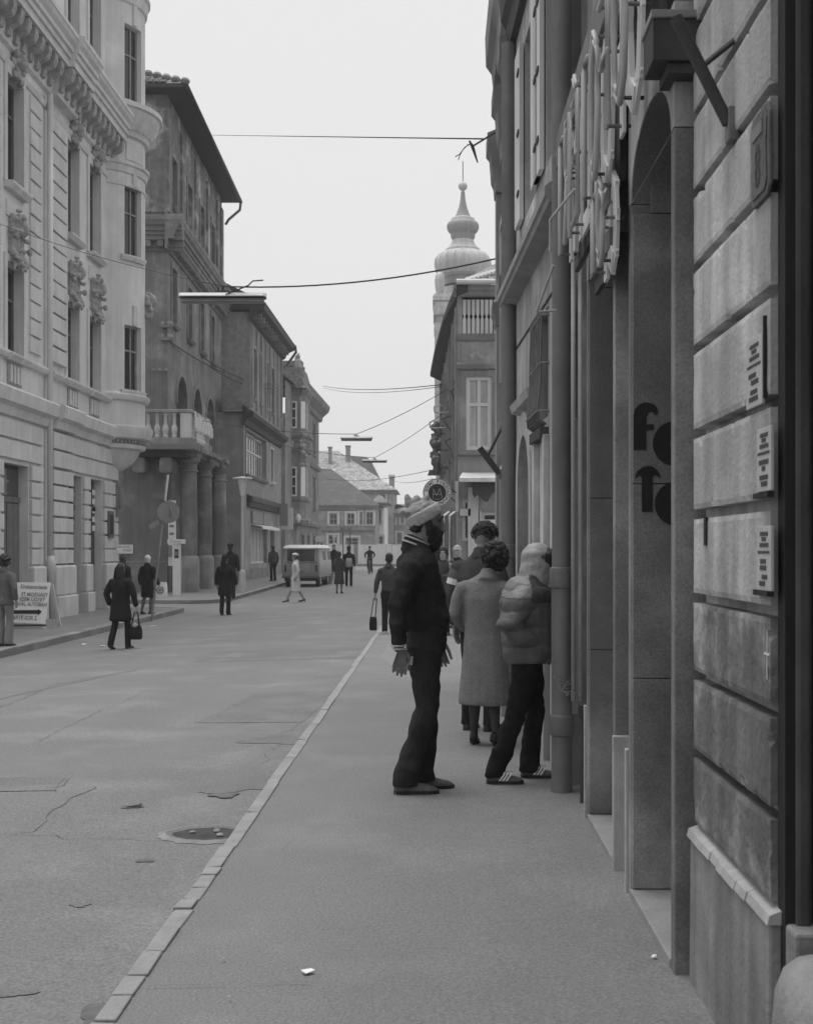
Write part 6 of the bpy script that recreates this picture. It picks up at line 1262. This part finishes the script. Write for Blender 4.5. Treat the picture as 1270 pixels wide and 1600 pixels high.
    # --- shoes
    for s_, q in ((1,'R'),(-1,'L')):
        t = J[q+'T']; d = (fw*t[0]+rt*t[1]); d.z += t[2]; d.normalize(); A_ = P(q+'A'); sd = Vector((d.y, -d.x, 0)).normalized(); lift = J[q+'A'][2]-.085
        g0 = A_-Vector((0,0,(.085)*k)); hh = heel*k; c = MB(); L = .265*k
        def ring(t_, w, hgt, base): p = g0+d*(L*(t_-.27)); return [p+sd*w*k+Vector((0,0,base+.006*k)), p+sd*w*k*.95+Vector((0,0,base+hgt*k*.55)), p+sd*w*k*.5+Vector((0,0,base+hgt*k)), p-sd*w*k*.5+Vector((0,0,base+hgt*k)), p-sd*w*k*.95+Vector((0,0,base+hgt*k*.55)), p-sd*w*k+Vector((0,0,base+.006*k)), p-sd*w*k*.9+Vector((0,0,base)), p+sd*w*k*.9+Vector((0,0,base))]
        bs = lambda t_: hh*max(0, 1-t_/.62)
        ankle = .10 if not heel else .075
        c.rings([ring(0,.022,.05,bs(0)), ring(.05,.034,.085,bs(.05)), ring(.15,.038,ankle,bs(.15)), ring(.38,.038,ankle*.92,bs(.38)), ring(.55,.042,.066,bs(.55)), ring(.75,.046,.052,bs(.75)), ring(.90,.040,.042,bs(.9)), ring(.99,.02,.028,bs(1))])
        if heel: p = g0+d*(L*-.17); c.tube([p+Vector((0,0,hh)), p], [.02*k,.009*k], 8)
        so = make('shoe', c, shoe, root, smooth=True)
        if vox < .012 and not heel:
            c = MB(); R = [[g0+d*(L*(t_-.27))+sd*w*k*s2+Vector((0,0,zz)) for t_, w in ((-.01,.018),(.06,.037),(.3,.041),(.55,.045),(.76,.049),(.92,.042),(1.01,.018))] for s2, zz in ((1,.004*k),(1,.024*k))]
            K_ = [[p for p in R[0]]+[p-sd*(p-g0).dot(sd)*2 for p in R[0][::-1]], [p for p in R[1]]+[p-sd*(p-g0).dot(sd)*2 for p in R[1][::-1]]]; c.rings(K_); make('sole', c, 'shoe' if shoe != 'shoe' else 'shoe_k', so)
            if pose and pose.get('stripes'):
                for t_ in (.36, .45, .54):
                    for s2 in (1, -1):
                        c = MB(); a0 = g0+d*(L*(t_-.27))+sd*(.0425*k*s2)+Vector((0,0,.025*k)); a1 = g0+d*(L*(t_-.27)+.026*k)+sd*(.0385*k*s2)+Vector((0,0,.062*k)); a2 = g0+d*(L*(t_-.27)+.036*k)+sd*(.026*k*s2)+Vector((0,0,.086*k)); w_ = d*.007*k; o = sd*.003*s2
                        c.add([a0-w_+o, a0+w_+o, a1+w_+o, a1-w_+o, a2+w_+o, a2-w_+o], [(0,1,2,3),(3,2,4,5)])
                        make('shoe_stripe', c, 'white', so)
    # --- hair and hats
    c = MB(); r = random.Random(int(px*7+feet))
    def cap(f0, f1, w, u0, u1, ff): 
        for i in range(5): pass
    if hair == 'short':
        c.loft([(HP(-.03,0,-.03),.080*k,.080*k),(HP(-.02,0,.04),.086*k,.098*k),(HP(-.01,0,.09),.080*k,.098*k),(HP(-.008,0,.125),.05*k,.06*k)], rt, 16, .3); c.ball(HP(-.05,0,-.05), (.06*k,.06*k,.05*k))
        remesh('hair', c, hm, root, min(vox, .013), 1, (.010, 30, 1))
    elif hair == 'tousled':
        c.loft([(HP(-.03,0,.0),.084*k,.075*k),(HP(-.015,0,.07),.094*k,.104*k),(HP(-.005,0,.11),.08*k,.098*k),(HP(-.005,0,.15),.04*k,.05*k)], rt, 16, .3)
        for i in range(46): a_ = r.uniform(0, 6.28); e_ = r.uniform(.1, 1.4); c.ball(HP(-.008+.098*math.cos(a_)*math.cos(e_), .092*math.sin(a_)*math.cos(e_), .045+.105*math.sin(e_)), (.024*k,.024*k,.020*k), 8)
        hb_ = remesh('hair', c, hm, root, .007, 1, (.008, 40, 1)); curls(hb_, HP, k, hm, r, 460, .0, .104, .045)
    elif hair == 'curly':
        c.loft([(HP(-.045,0,-.09),.075*k,.05*k),(HP(-.03,0,.0),.10*k,.092*k),(HP(-.012,0,.08),.098*k,.112*k),(HP(-.01,0,.14),.06*k,.07*k)], rt, 16, .3)
        for i in range(90):
            a_ = r.uniform(0, 6.28); e_ = r.uniform(-.75, 1.5); f_ = math.cos(a_)*math.cos(e_)
            if f_ > .55 and e_ < .7: continue
            c.ball(HP(-.02+.112*f_, .108*math.sin(a_)*math.cos(e_), .03+.118*math.sin(e_)), (.026*k,.026*k,.024*k), 8)
        hb_ = remesh('hair', c, hm, root, .0075 if vox < .013 else .014, 1, (.008, 45, 1))
        if vox < .013: curls(hb_, HP, k, hm, r, 520, -.75, .112, .035)
    elif hair == 'set':
        c.loft([(HP(-.04,0,-.085),.07*k,.05*k),(HP(-.03,0,-.02),.088*k,.078*k),(HP(-.015,0,.06),.094*k,.104*k),(HP(-.01,0,.115),.06*k,.075*k)], rt, 14, .4); remesh('hair', c, hm, root, vox, 1, (.012, 22, 1))
    c = MB()
    if hat == 'cap':
        c.loft([(HP(0,0,.055),.088*k,.108*k),(HP(.0,0,.085),.098*k,.122*k),(HP(-.005,0,.118),.09*k,.11*k),(HP(-.005,0,.135),.05*k,.06*k)], rt, 14, .3); c.loft([(HP(.06,0,.062),.07*k,.03*k),(HP(.15,0,.045),.055*k,.008*k)], rt, 10, .1); remesh('cap', c, hatm, root, vox*.8, 1)
    elif hat == 'beret':
        c.loft([(HP(-.005,0,.05),.086*k,.106*k),(HP(-.01,0,.085),.118*k,.128*k),(HP(-.015,0,.125),.10*k,.11*k),(HP(-.015,0,.145),.03*k,.03*k)], rt, 14, .3); remesh('beret', c, hatm, root, vox*.8, 1)
    elif hat == 'headscarf':
        c.loft([(HP(-.04,0,-.13),.085*k,.06*k),(HP(-.03,0,-.04),.088*k,.085*k),(HP(-.012,0,.05),.092*k,.106*k),(HP(-.01,0,.115),.06*k,.075*k)], rt, 14, .4); remesh('headscarf', c, hatm, root, vox*.8, 1, (.006, 16, 1))
    elif hat == 'hood':
        c.loft([(HP(-.05,0,-.16),.125*k,.105*k),(HP(-.04,0,-.09),.118*k,.112*k),(HP(-.022,0,.0),.108*k,.118*k),(HP(-.02,0,.08),.10*k,.118*k),(HP(-.03,0,.135),.06*k,.07*k)], rt, 16, .3); remesh('hood', c, hatm, root, .010, 1, (.007, 16, 1, .8))
    return dict(root=root, P=P, HP=HP, k=k, fw=fw, rt=rt, Y=Y, z=z, x0=x0, J=J)

def curls(par, HP, k, m, r, n, elo, rad, ln):
    mb = MB()
    for i in range(n):
        a_, e_ = r.uniform(0, 6.28), r.uniform(elo, 1.5); f_ = math.cos(a_)*math.cos(e_)
        if f_ > .5 and e_ < .6: continue
        p = Vector((-.018+rad*f_, rad*.95*math.sin(a_)*math.cos(e_), .035+rad*1.03*math.sin(e_))); nn = Vector((f_, math.sin(a_)*math.cos(e_), math.sin(e_)))
        t = nn.cross(Vector((r.gauss(0,1), r.gauss(0,1), r.gauss(0,1)))).normalized(); q = [p-nn*.012, p+nn*.012+t*ln*.25, p+nn*.016+t*ln*.6, p+nn*.006+t*ln*.9, p-nn*.010+t*ln]
        mb.tube([HP(*v) for v in q], [.0042*k,.0042*k,.004*k,.0034*k,.002*k], 5)
    make('curls', mb, m, par, smooth=True, kind='stuff')
def bag(lab, p, w_, d_, h_, m, top, kind='handbag', ax=(1,0,0)):
    """hanging from hand point top, body centred below p"""
    p, top = Vector(p), Vector(top); ax = Vector(ax).normalized(); bx = Vector((-ax.y, ax.x, 0)); t = thing('handbag' if kind != 'carrier' else 'carrier_bag', lab, 'bag', tuple(p))
    mb = MB(); R = []
    for f, kx_, kd in ((0,.8,.8),(.08,.96,1),(.5,1,1),(.85,.9,.7),(1,.8,.35)): R.append([p+ax*(w_/2*kx_*math.copysign(abs(math.cos(a))**.5, math.cos(a)))+bx*(d_/2*kd*math.copysign(abs(math.sin(a))**.5, math.sin(a)))+Vector((0,0,h_*f)) for a in [2*math.pi*i/20 for i in range(20)]])
    mb.rings(R); make('bag_body', mb, m, t, smooth=True, flat_ang=50)
    for s_ in (-1, 1):
        mb = MB(); mb.tube([p+ax*(w_*.28)+bx*(d_*.2*s_)+Vector((0,0,h_*.97)), top+ax*.03+bx*.01*s_, top-ax*.03+bx*.01*s_, p-ax*(w_*.28)+bx*(d_*.2*s_)+Vector((0,0,h_*.97))], .009 if kind != 'carrier' else .012, 6); make('handle', mb, m, t)
    return t

# ---- the tall man in the knitted hat
man = person('tall bearded man in dark zip jacket and two-lobed pale knitted hat walking past', 659, 1237, 772, 8, Y=9.0, vox=.0085, z0=0., H=1.95, tm='cloth_j', lm='denim', hem=.945, bulk=1.05, lflare=.97, blouse=1, ears=0, shoe='shoe', hair='none', skin='skin_d', tilt=.10, wr=(.015, 7, 1.2, 1.6), cuff='cloth_l', hand=2,
    pose=dict(pelvis=(.03,0,.95), chest=(-.03,0,1.30), neck=(-.02,0,1.475), head=(.022,0,1.612), RS=(-.085,.18,1.385), LS=(.035,-.19,1.41), RE=(-.170,.235,1.12), LE=(.045,-.25,1.13), RW=(-.165,.245,.885), LW=(.115,-.235,.89), RH=(.0,.085,.93), LH=(.02,-.085,.93), RK=(.02,.085,.50), LK=(.05,-.085,.50), RA=(-.105,.085,.085), LA=(.012,-.075,.085), RT=(1,.05,0), LT=(1,-.02,0)))
HP, P, k, rt, fw = man['HP'], man['P'], man['k'], man['rt'], man['fw']
mb = MB()
for u, f1, f0, w in ((-.03,.078,.0,.074),(-.06,.100,.01,.070),(-.09,.108,.0,.063),(-.125,.105,.005,.052),(-.155,.085,.02,.032)): pass
mb.loft([(HP(.045,0,-.020),.075*k,.030*k),(HP(.052,0,-.055),.072*k,.052*k),(HP(.055,0,-.095),.064*k,.060*k),(HP(.062,0,-.130),.050*k,.048*k),(HP(.072,0,-.160),.028*k,.026*k)], rt, 14, .4); mb.tube([HP(.09,-.03,-.052), HP(.108,0,-.050), HP(.09,.03,-.052)], .013*k, 8, .5)
for s_ in (-1, 1): mb.loft([(HP(.0,s_*.073,.03),.010*k,.02*k),(HP(.02,s_*.073,-.03),.012*k,.03*k),(HP(.035,s_*.066,-.07),.012*k,.035*k)], rt, 8)
remesh('beard', mb, 'hair', man['root'], .007, 1, (.007, 50, 1))
mb = MB(); mb.loft([(HP(-.055,0,-.055),.064*k,.040*k),(HP(-.045,0,.0),.079*k,.062*k),(HP(-.02,0,.05),.080*k,.09*k)], rt, 12, .3); remesh('hair', mb, 'hair', man['root'], .009, 1, (.006, 40, 1))
mb = MB()
for s_ in (-1, 1): mb.tube([HP(.086, s_*.05, .044), HP(.097, s_*.03, .050), HP(.099, s_*.012, .046)], .006*k, 6, .5)
make('eyebrow', mb, 'hair', man['root'])
# hat: pale turned-up band sloping from nape to brow, soft crown, two lobes
hb = thing('knitted_hat', 'pale knitted hat with two soft lobes and a patterned turned-up band on the tall man', 'hat', tuple(HP(0,0,.05)))
ua_, va_ = Vector((math.cos(.50), 0, math.sin(.50))), Vector((-math.sin(.50), 0, math.cos(.50)))
def HB(f, r, u): # hat frame, tipped back: f towards the brow, u out of the crown
    return HP(-.008+f*math.cos(.60)-u*math.sin(.60), r, .030+f*math.sin(.60)+u*math.cos(.60))
def hring(f, hf, hw, u, n=26): return [HB(f+hf*math.cos(2*math.pi*i/n), hw*math.sin(2*math.pi*i/n), u) for i in range(n)]
mb = MB(); mb.rings([hring(.0,.106,.088,-.024), hring(.0,.112,.094,-.012), hring(-.001,.112,.094,.036), hring(-.004,.108,.090,.050), hring(-.004,.099,.082,.052), hring(.0,.099,.080,-.020)]); make('hat_band', mb, 'knit_l', hb, smooth=True)
mb = MB(); mb.loft([(HB(-.004,0,.03),.086*k,.108*k),(HB(-.010,0,.065),.080*k,.096*k),(HB(-.012,0,.09),.062*k,.075*k),(HB(-.012,0,.108),.035*k,.045*k)], rt, 16, .3)
def lobe(a, b, c, r0=.04): mb.loft([(HB(*a), r0*k, r0*k), (HB(*b), .032*k, .028*k), (HB(*c), .016*k, .016*k)], rt, 12, .5)
lobe((-.035,0,.08), (-.040,-.01,.125), (-.030,-.012,.170), .038); lobe((.035,.01,.07), (.055,.015,.095), (.068,.02,.110), .04); lobe((-.06,.02,.055), (-.088,.03,.080), (-.112,.035,.098), .034)
mb.loft([(HB(-.05,0,.10),.03*k,.03*k),(HB(.02,0,.118),.03*k,.03*k)], rt, 10); remesh('hat_crown', mb, 'knit', hb, .006, 1, (.006, 28, 1))
hw = P('RW'); pp = thing('folded_paper', 'folded white paper held in the right hand of the tall man', 'paper', tuple(hw)); q = Vector((X(606,8.7), 8.66, Z(1024,8.7)))
mb = MB(); mb.hexa([q+Vector(v) for v in ((-.04,-.005,-.01),(.03,-.015,-.06),(.03,.015,-.06),(-.04,.012,-.01),(.0,-.005,.07),(.06,-.015,.02),(.06,.015,.02),(.0,.012,.07))]); make('sheet', mb, 'white', pp)
q = Vector((X(636,8.8), 8.74, Z(1032,8.8))); mb = MB(); mb.hexa([q+Vector(v) for v in ((-.035,-.01,-.02),(.035,-.012,-.025),(.035,.02,-.025),(-.035,.02,-.02),(-.03,-.01,.02),(.04,-.012,.03),(.04,.02,.03),(-.03,.02,.02))]); make('sheet', mb, 'cloth_l', pp)
# ---- person in the quilted jacket at the window
pj = person('person in grey quilted jacket with pale hood leaning against the shop front beside the downpipe', 816, 1222, 866, 2, Y=9.4, z0=.005, vox=.010, tm='nylon', hem=.87, flare=-.03, bulk=1.42, lm='cloth_k', lflare=1.0, shoe='shoe', hair='none', hat='hood', hatm='nylon_l', wr=(.014, 7, 1.3, .7, .135), hand=1, H=1.68, group='people queuing at the shop front',
    pose=dict(pelvis=(.04,0,.93), chest=(.03,0,1.28), neck=(.075,0,1.45), head=(.125,0,1.575), RS=(-.0,.20,1.385), RE=(-.12,.27,1.15), LE=(.08,-.25,1.15), RW=(.05,.185,1.0), LW=(.16,-.2,.97), RH=(.03,.09,.92), LH=(.05,-.09,.92), RK=(-.06,.12,.50), RA=(-.20,.13,.085), LK=(.10,-.10,.50), LA=(.07,-.11,.085), RT=(1,.12,0), LT=(1,.1,0), stripes=1))
mb = MB(); P, k = pj['P'], pj['k']
jk = [o for o in pj['root'].children if o.name.startswith('jacket')][0]
def patch(src, fig, test, off, name, m):
    me = src.data; c = WL[src.name]; base = Vector((fig['x0'], fig['Y'], fig['z'])); out = MB(); ix = {}
    for p in me.polygons:
        q = (p.center+c-base)/fig['k']
        if test(q.dot(fig['fw']), q.dot(fig['rt']), q.z):
            for v in p.vertices:
                if v not in ix: ix[v] = len(out.v); out.v.append(me.vertices[v].co+c+me.vertices[v].normal*off)
            out.f.append(tuple(ix[v] for v in p.vertices))
    if out.f: make(name, out, m, fig['root'], smooth=True)
patch(jk, pj, lambda f, r, u: u > 1.335 and -.2 < f < .035 and r > -.1, .004, 'yoke_panel', 'nylon_m')
patch(jk, pj, lambda f, r, u: u > 1.30 and .037 < f < .2 and r > -.1, .004, 'yoke_panel', 'cloth_d')
mb = MB(); mb.ball(pj['HP'](.06, .03, .05), (.055*k,.085*k,.07*k), 12); mb.ball(pj['HP'](.075, .0, -.0), (.05*k,.07*k,.08*k), 12); remesh('hair', mb, 'hair', pj['root'], .009, 1, (.008, 30, 1))
mb = MB(); mb.ball(pj['HP'](.02, .105, .055), (.022,.012,.016), 8); make('hood_toggle', mb, 'iron', pj['root'])
# ---- woman in the long grey coat
gw = person('woman with dark curly hair in a long light grey tweed coat seen from behind', 757, 1166, 850, 78, Y=11.1, z0=0., vox=.011, top_='coat', tm='tweed', hem=.36, flare=.055, bulk=1.08, legs='skirt', lm='cloth_d', heel=.05, hair='curly', hm='hair', wr=(.012, 4, .35, .5), H=1.66, group='people queuing at the shop front',
    pose=dict(head=(.035,.09,1.615), neck=(-.01,.03,1.485), LE=(-.03,-.255,1.14), LW=(.13,-.20,1.0), RE=(-.02,.25,1.12), RW=(.10,.22,.95), RK=(.0,.08,.48), RA=(-.03,.10,.085), LK=(.02,-.09,.48), LA=(.03,-.10,.085), hemf=(0.0,0,0)))
# ---- tall tousled man behind her
tm_ = person('man with tousled dark hair and dark banded jacket bending towards the shop window', 750, 1150, 812, 62, Y=12.0, z0=0., vox=.012, tm='cloth_d', hem=.88, bulk=1.12, hair='tousled', hm='hair_m', H=1.86, skin='skin_d', tilt=.35, group='people queuing at the shop front', pose=dict(chest=(-.03,.02,1.30), neck=(.0,.02,1.485), head=(.05,.02,1.60), RE=(-.12,.27,1.14), RW=(.02,.27,.92), RS=(-.10,.20,1.41)))
P, k = tm_['P'], tm_['k']; mb = MB(); A_, B_ = P('LS',0,0,-.05), P('LE'); d = (B_-A_).normalized(); c = A_.lerp(B_, .52); mb.loft([(c-d*.028,.079*k,.079*k),(c+d*.028,.078*k,.078*k)], tm_['fw'], 14, 0); make('sleeve_band', mb, 'pale', tm_['root'])
for f in (.20, .34): mb = MB(); c = A_.lerp(B_, f); mb.loft([(c-d*.022,.083*k,.083*k),(c+d*.022,.081*k,.081*k)], tm_['fw'], 14, 0); make('sleeve_stripe', mb, 'cloth_m', tm_['root'])
# ---- the group further along the right pavement
person('woman with wavy dark hair in a long dark coat facing us behind the tall man', 692, 988, 852, 265, Y=25.4, z0=0., top_='coat', tm='cloth_d', hem=.30, flare=.04, legs='skirt', lm='cloth_k', heel=.03, hair='curly', group='people further along the right pavement')
person('woman in pale headscarf behind the wavy haired woman', 714, 985, 856, 250, Y=27.5, z0=0., top_='coat', tm='cloth_k', hem=.35, flare=.04, legs='skirt', lm='cloth_k', hair='none', hat='headscarf', hatm='cloth_l', group='people further along the right pavement')
person('short woman in dark coat beside the wavy haired woman, head lowered', 706, 990, 872, 255, Y=25.2, z0=0., top_='coat', tm='cloth_d', hem=.32, flare=.05, legs='skirt', lm='cloth_k', hair='set', hm='hair', tilt=.3, group='people further along the right pavement')
person('dark haired man deep in the queue behind the tall man, mostly hidden', 676, 985, 850, 270, Y=28.5, z0=0., tm='cloth_k', hair='short', group='people further along the right pavement')
ch = person('boy in dark jacket swinging a small bag beside the tall man', 608, 991, 866, 80, Y=25.8, z0=0., tm='cloth_d', lm='cloth_k', hair='short', shoe='cream', pose=dict(LE=(-.03,-.27,1.12), LW=(.0,-.31,.87), RK=(.1,.1,.50), RA=(.12,.1,.085)))
tp = ch['P']('LW', 0, 0, -.10); bag('small dark bag hanging on a long strap from the hand of the boy', Vector((X(583,25.8), 25.8, Z(985,25.8))), .15, .08, .26, 'cloth_k', tp)
# ---- people on the left and in the road
lw = person('woman in grey jacket and pale trousers cut off by the left edge of the view', 8, 1010, 868, 70, lambda x, y: zleft(y), top_='jacket', tm='cloth_m', hem=.80, flare=.02, lm='stucco_b', hair='curly', hm='hair', heel=.03, lflare=1.25, pose=dict(RE=(-.06,.27,1.12)))
bw_ = person('woman in dark coat and dark trousers crossing with a full handbag', 189, 1014, 880, 75, zroad, vox=.015, top_='coat', tm='cloth_k', hem=.58, flare=.05, bulk=1.14, lm='cloth_k', hair='none', hat='headscarf', hatm='hair', pose=dict(RE=(-.02,.30,1.12), RW=(.03,.33,.86), LE=(-.03,-.30,1.12), RK=(.1,.1,.52), RA=(.14,.09,.085), LK=(-.03,-.11,.5), LA=(-.2,-.12,.12), LT=(1,-.1,-.3)))
t_ = bw_['P']('RW', 0, 0, -.10); bag('full dark handbag hanging from the hand of the woman crossing the road', Vector((X(212, bw_['Y']), bw_['Y'], Z(999, bw_['Y']))), .25, .16, .26, 'cloth_k', t_); mb = MB(); mb.ball((X(211.5, bw_['Y']), bw_['Y']-.02, Z(977, bw_['Y'])), (.06,.04,.05), 8); solo('paper_bundle', mb, 'cloth_l', 'pale bundle sticking out of the full dark handbag', 'bundle')
person('woman in dark headscarf and dark coat close to the corner pier behind the crossing woman', 193, 968, 873, 60, lambda x, y: zleft(y), Y=34.0, top_='coat', tm='cloth_k', hem=.4, flare=.03, bulk=1.1, legs='skirt', lm='cloth_d', hair='none', hat='headscarf', hatm='cloth_d', H=1.62)
wl = person('white haired woman in long black coat with a white carrier bag', 231, 960, 868, 68, lambda x, y: zleft(y), top_='coat', tm='cloth_k', hem=.52, flare=.03, bulk=1.1, legs='skirt', lm='cloth_m', hair='set', hm='hair_w', pose=dict(RE=(-.02,.29,1.12), RW=(.05,.36,.88), LK=(-.02,-.1,.5), LA=(-.14,-.1,.1)))
t_ = wl['P']('RW', 0, 0, -.08); cb = bag('white carrier bag with a dark round emblem held by the white haired woman', Vector((X(253, wl['Y']), wl['Y']-.05, Z(936, wl['Y']))), .34, .07, .46, 'white', t_, 'carrier')
mb = MB(); c = Vector((X(251.5, wl['Y']), wl['Y']-.095, Z(922, wl['Y']))); ring_(mb, c.x, c.z, c.y, .105, .065, 24); mb.add([c+Vector((-.05,0,-.03)), c+Vector((.02,0,-.04)), c+Vector((.05,0,.03)), c+Vector((-.02,0,.04))], [(0,1,2,3)]); make('emblem', mb, 'sign_g', cb)
person('man in black knee-length coat and hat standing at the far kerb', 352, 961, 868, 82, zroad, top_='coat', tm='cloth_k', hem=.58, flare=.03, bulk=1.12, lm='cloth_k', hair='short', hat='cap', hatm='cloth_k', pose=dict(RE=(-.02,.30,1.12), RW=(.04,.33,.88)))
person('man in dark jacket behind the black-coated man by the columns', 360, 936, 850, 95, lambda x, y: zleft(y), Y=47.5, tm='cloth_k', lm='cloth_k', hair='short', hat='cap', hatm='cloth_k')
person('man in dark jacket looking into the awning shop beside the van', 427, 908, 852, 130, lambda x, y: zleft(y), Y=66.5, tm='cloth_d', lm='cloth_k', hair='short', hat='cap', hatm='cloth_m')
wc = person('woman in pale mackintosh and pale beret striding across the road', 462, 941, 865, 185, zroad, vox=.016, top_='coat', tm='cream', hem=.38, flare=.07, bulk=1.05, legs='skirt', lm='skin', heel=.045, hair='set', hm='hair_m', hat='beret', hatm='cream', pose=dict(LK=(.16,-.08,.48), LA=(.30,-.08,.085), RK=(-.10,.08,.48), RA=(-.28,.09,.10), LE=(-.1,-.25,1.13), LW=(-.02,-.24,.9), RE=(.02,.25,1.13), RW=(.1,.22,.92)))
person('woman in dark belted coat walking away down the middle of the road', 530, 927, 862, 85, zroad, top_='coat', tm='cloth_d', hem=.40, flare=.06, legs='skirt', lm='skin_d', heel=.03, hair='set', hm='hair')
m2 = person('man with a pale bag under his arm walking beside the woman in the belted coat', 545, 916, 854, 85, zroad, tm='cloth_k', lm='cloth_k', hair='short', hat='cap', hatm='cloth_k')
bag('pale bulging bag under the arm of the man beside the belted coat', Vector((X(546, m2['Y']), m2['Y']-.3, Z(886, m2['Y']))), .30, .2, .42, 'cloth_l', m2['P']('RW', 0, -.2, .25))
person('dark figure between the van and the couple walking away', 522, 905, 851, 265, zroad, tm='cloth_k', lm='cloth_k', hair='short')
person('person in white jacket half hidden by the van', 509, 907, 860, 240, zroad, tm='pale', lm='cloth_k', hair='short')
person('dark figure at the right side of the van', 503, 905, 853, 250, zroad, Y=70, tm='cloth_d', lm='cloth_k', hair='short')
# ---- cyclist
Yc = 88.0; xcy = X(577, Yc); zc_ = zroad(xcy, Yc)
cy = person('cyclist in dark clothes and cap riding towards us on a bicycle', 578, 893, 852, 268, None, Y=Yc, z0=zc_+.10, H=1.72, tm='cloth_k', lm='cloth_k', hair='short', hat='cap', hatm='cloth_k', pose=dict(RE=(.12,.33,1.15), LE=(.12,-.33,1.15), RW=(.38,.26,1.0), LW=(.38,-.26,1.0), RK=(.30,.12,.70), LK=(.26,-.12,.52), RA=(.12,.11,.32), LA=(.0,-.13,.05), chest=(.08,0,1.30), neck=(.12,0,1.47), head=(.15,0,1.61)))
bk = thing('bicycle', 'dark bicycle ridden by the cyclist at the far end of the street', 'bicycle', (xcy, Yc, zc_)); f_ = cy['fw']; o = Vector((xcy, Yc, zc_))
for d in (.55, -.5):
    c = o+f_*d+Vector((0,0,.34)); K = 28; mb = MB(); R = []
    for i in range(K+1): a_ = 2*math.pi*i/K; R.append(c+f_*(.33*math.cos(a_))+Vector((0,0,.33*math.sin(a_))))
    mb.tube(R, .022, 6); wh = make('wheel', mb, 'rubber', bk, smooth=True); mb = MB()
    for i in range(10): a_ = math.pi*i/10; mb.tube([c+f_*(.32*math.cos(a_))+Vector((0,0,.32*math.sin(a_))), c-f_*(.32*math.cos(a_))-Vector((0,0,.32*math.sin(a_)))], .004, 4)
    make('spokes', mb, 'ironmid', wh)
mb = MB(); q = lambda d, z: o+f_*d+Vector((0,0,z))
for A_, B_ in ((q(.55,.34),q(.42,.95)),(q(.44,.85),q(-.05,.30)),(q(-.05,.30),q(-.2,.92)),(q(-.2,.85),q(.43,.88)),(q(-.5,.34),q(-.05,.30)),(q(-.5,.34),q(-.18,.8))): mb.tube([A_, B_], .02, 6)
make('frame', mb, 'iron', bk); mb = MB(); s_ = cy['rt']; mb.tube([q(.36,1.05)-s_*.3, q(.42,1.05)-s_*.15, q(.42,1.02), q(.42,1.05)+s_*.15, q(.36,1.05)+s_*.3], .016, 6); make('handlebar', mb, 'ironmid', bk); mb = MB(); mb.loft([(q(-.33,.96),.10,.03),(q(-.1,.96),.04,.03)], s_, 10); make('saddle', mb, 'black', bk)
# ---------------------------------------------------------------- air
hz = bpy.data.materials.new('air'); hz.use_nodes = True
N = hz.node_tree.nodes; N.clear(); o_ = N.new('ShaderNodeOutputMaterial'); v_ = N.new('ShaderNodeVolumePrincipled')
v_.inputs['Color'].default_value = (.9, .9, .9, 1); v_.inputs['Density'].default_value = .0009; hz.node_tree.links.new(v_.outputs[0], o_.inputs['Volume'])
make('haze', MB().box(-455, 455, -455, 455, -2.2, 40), hz, kind='stuff')
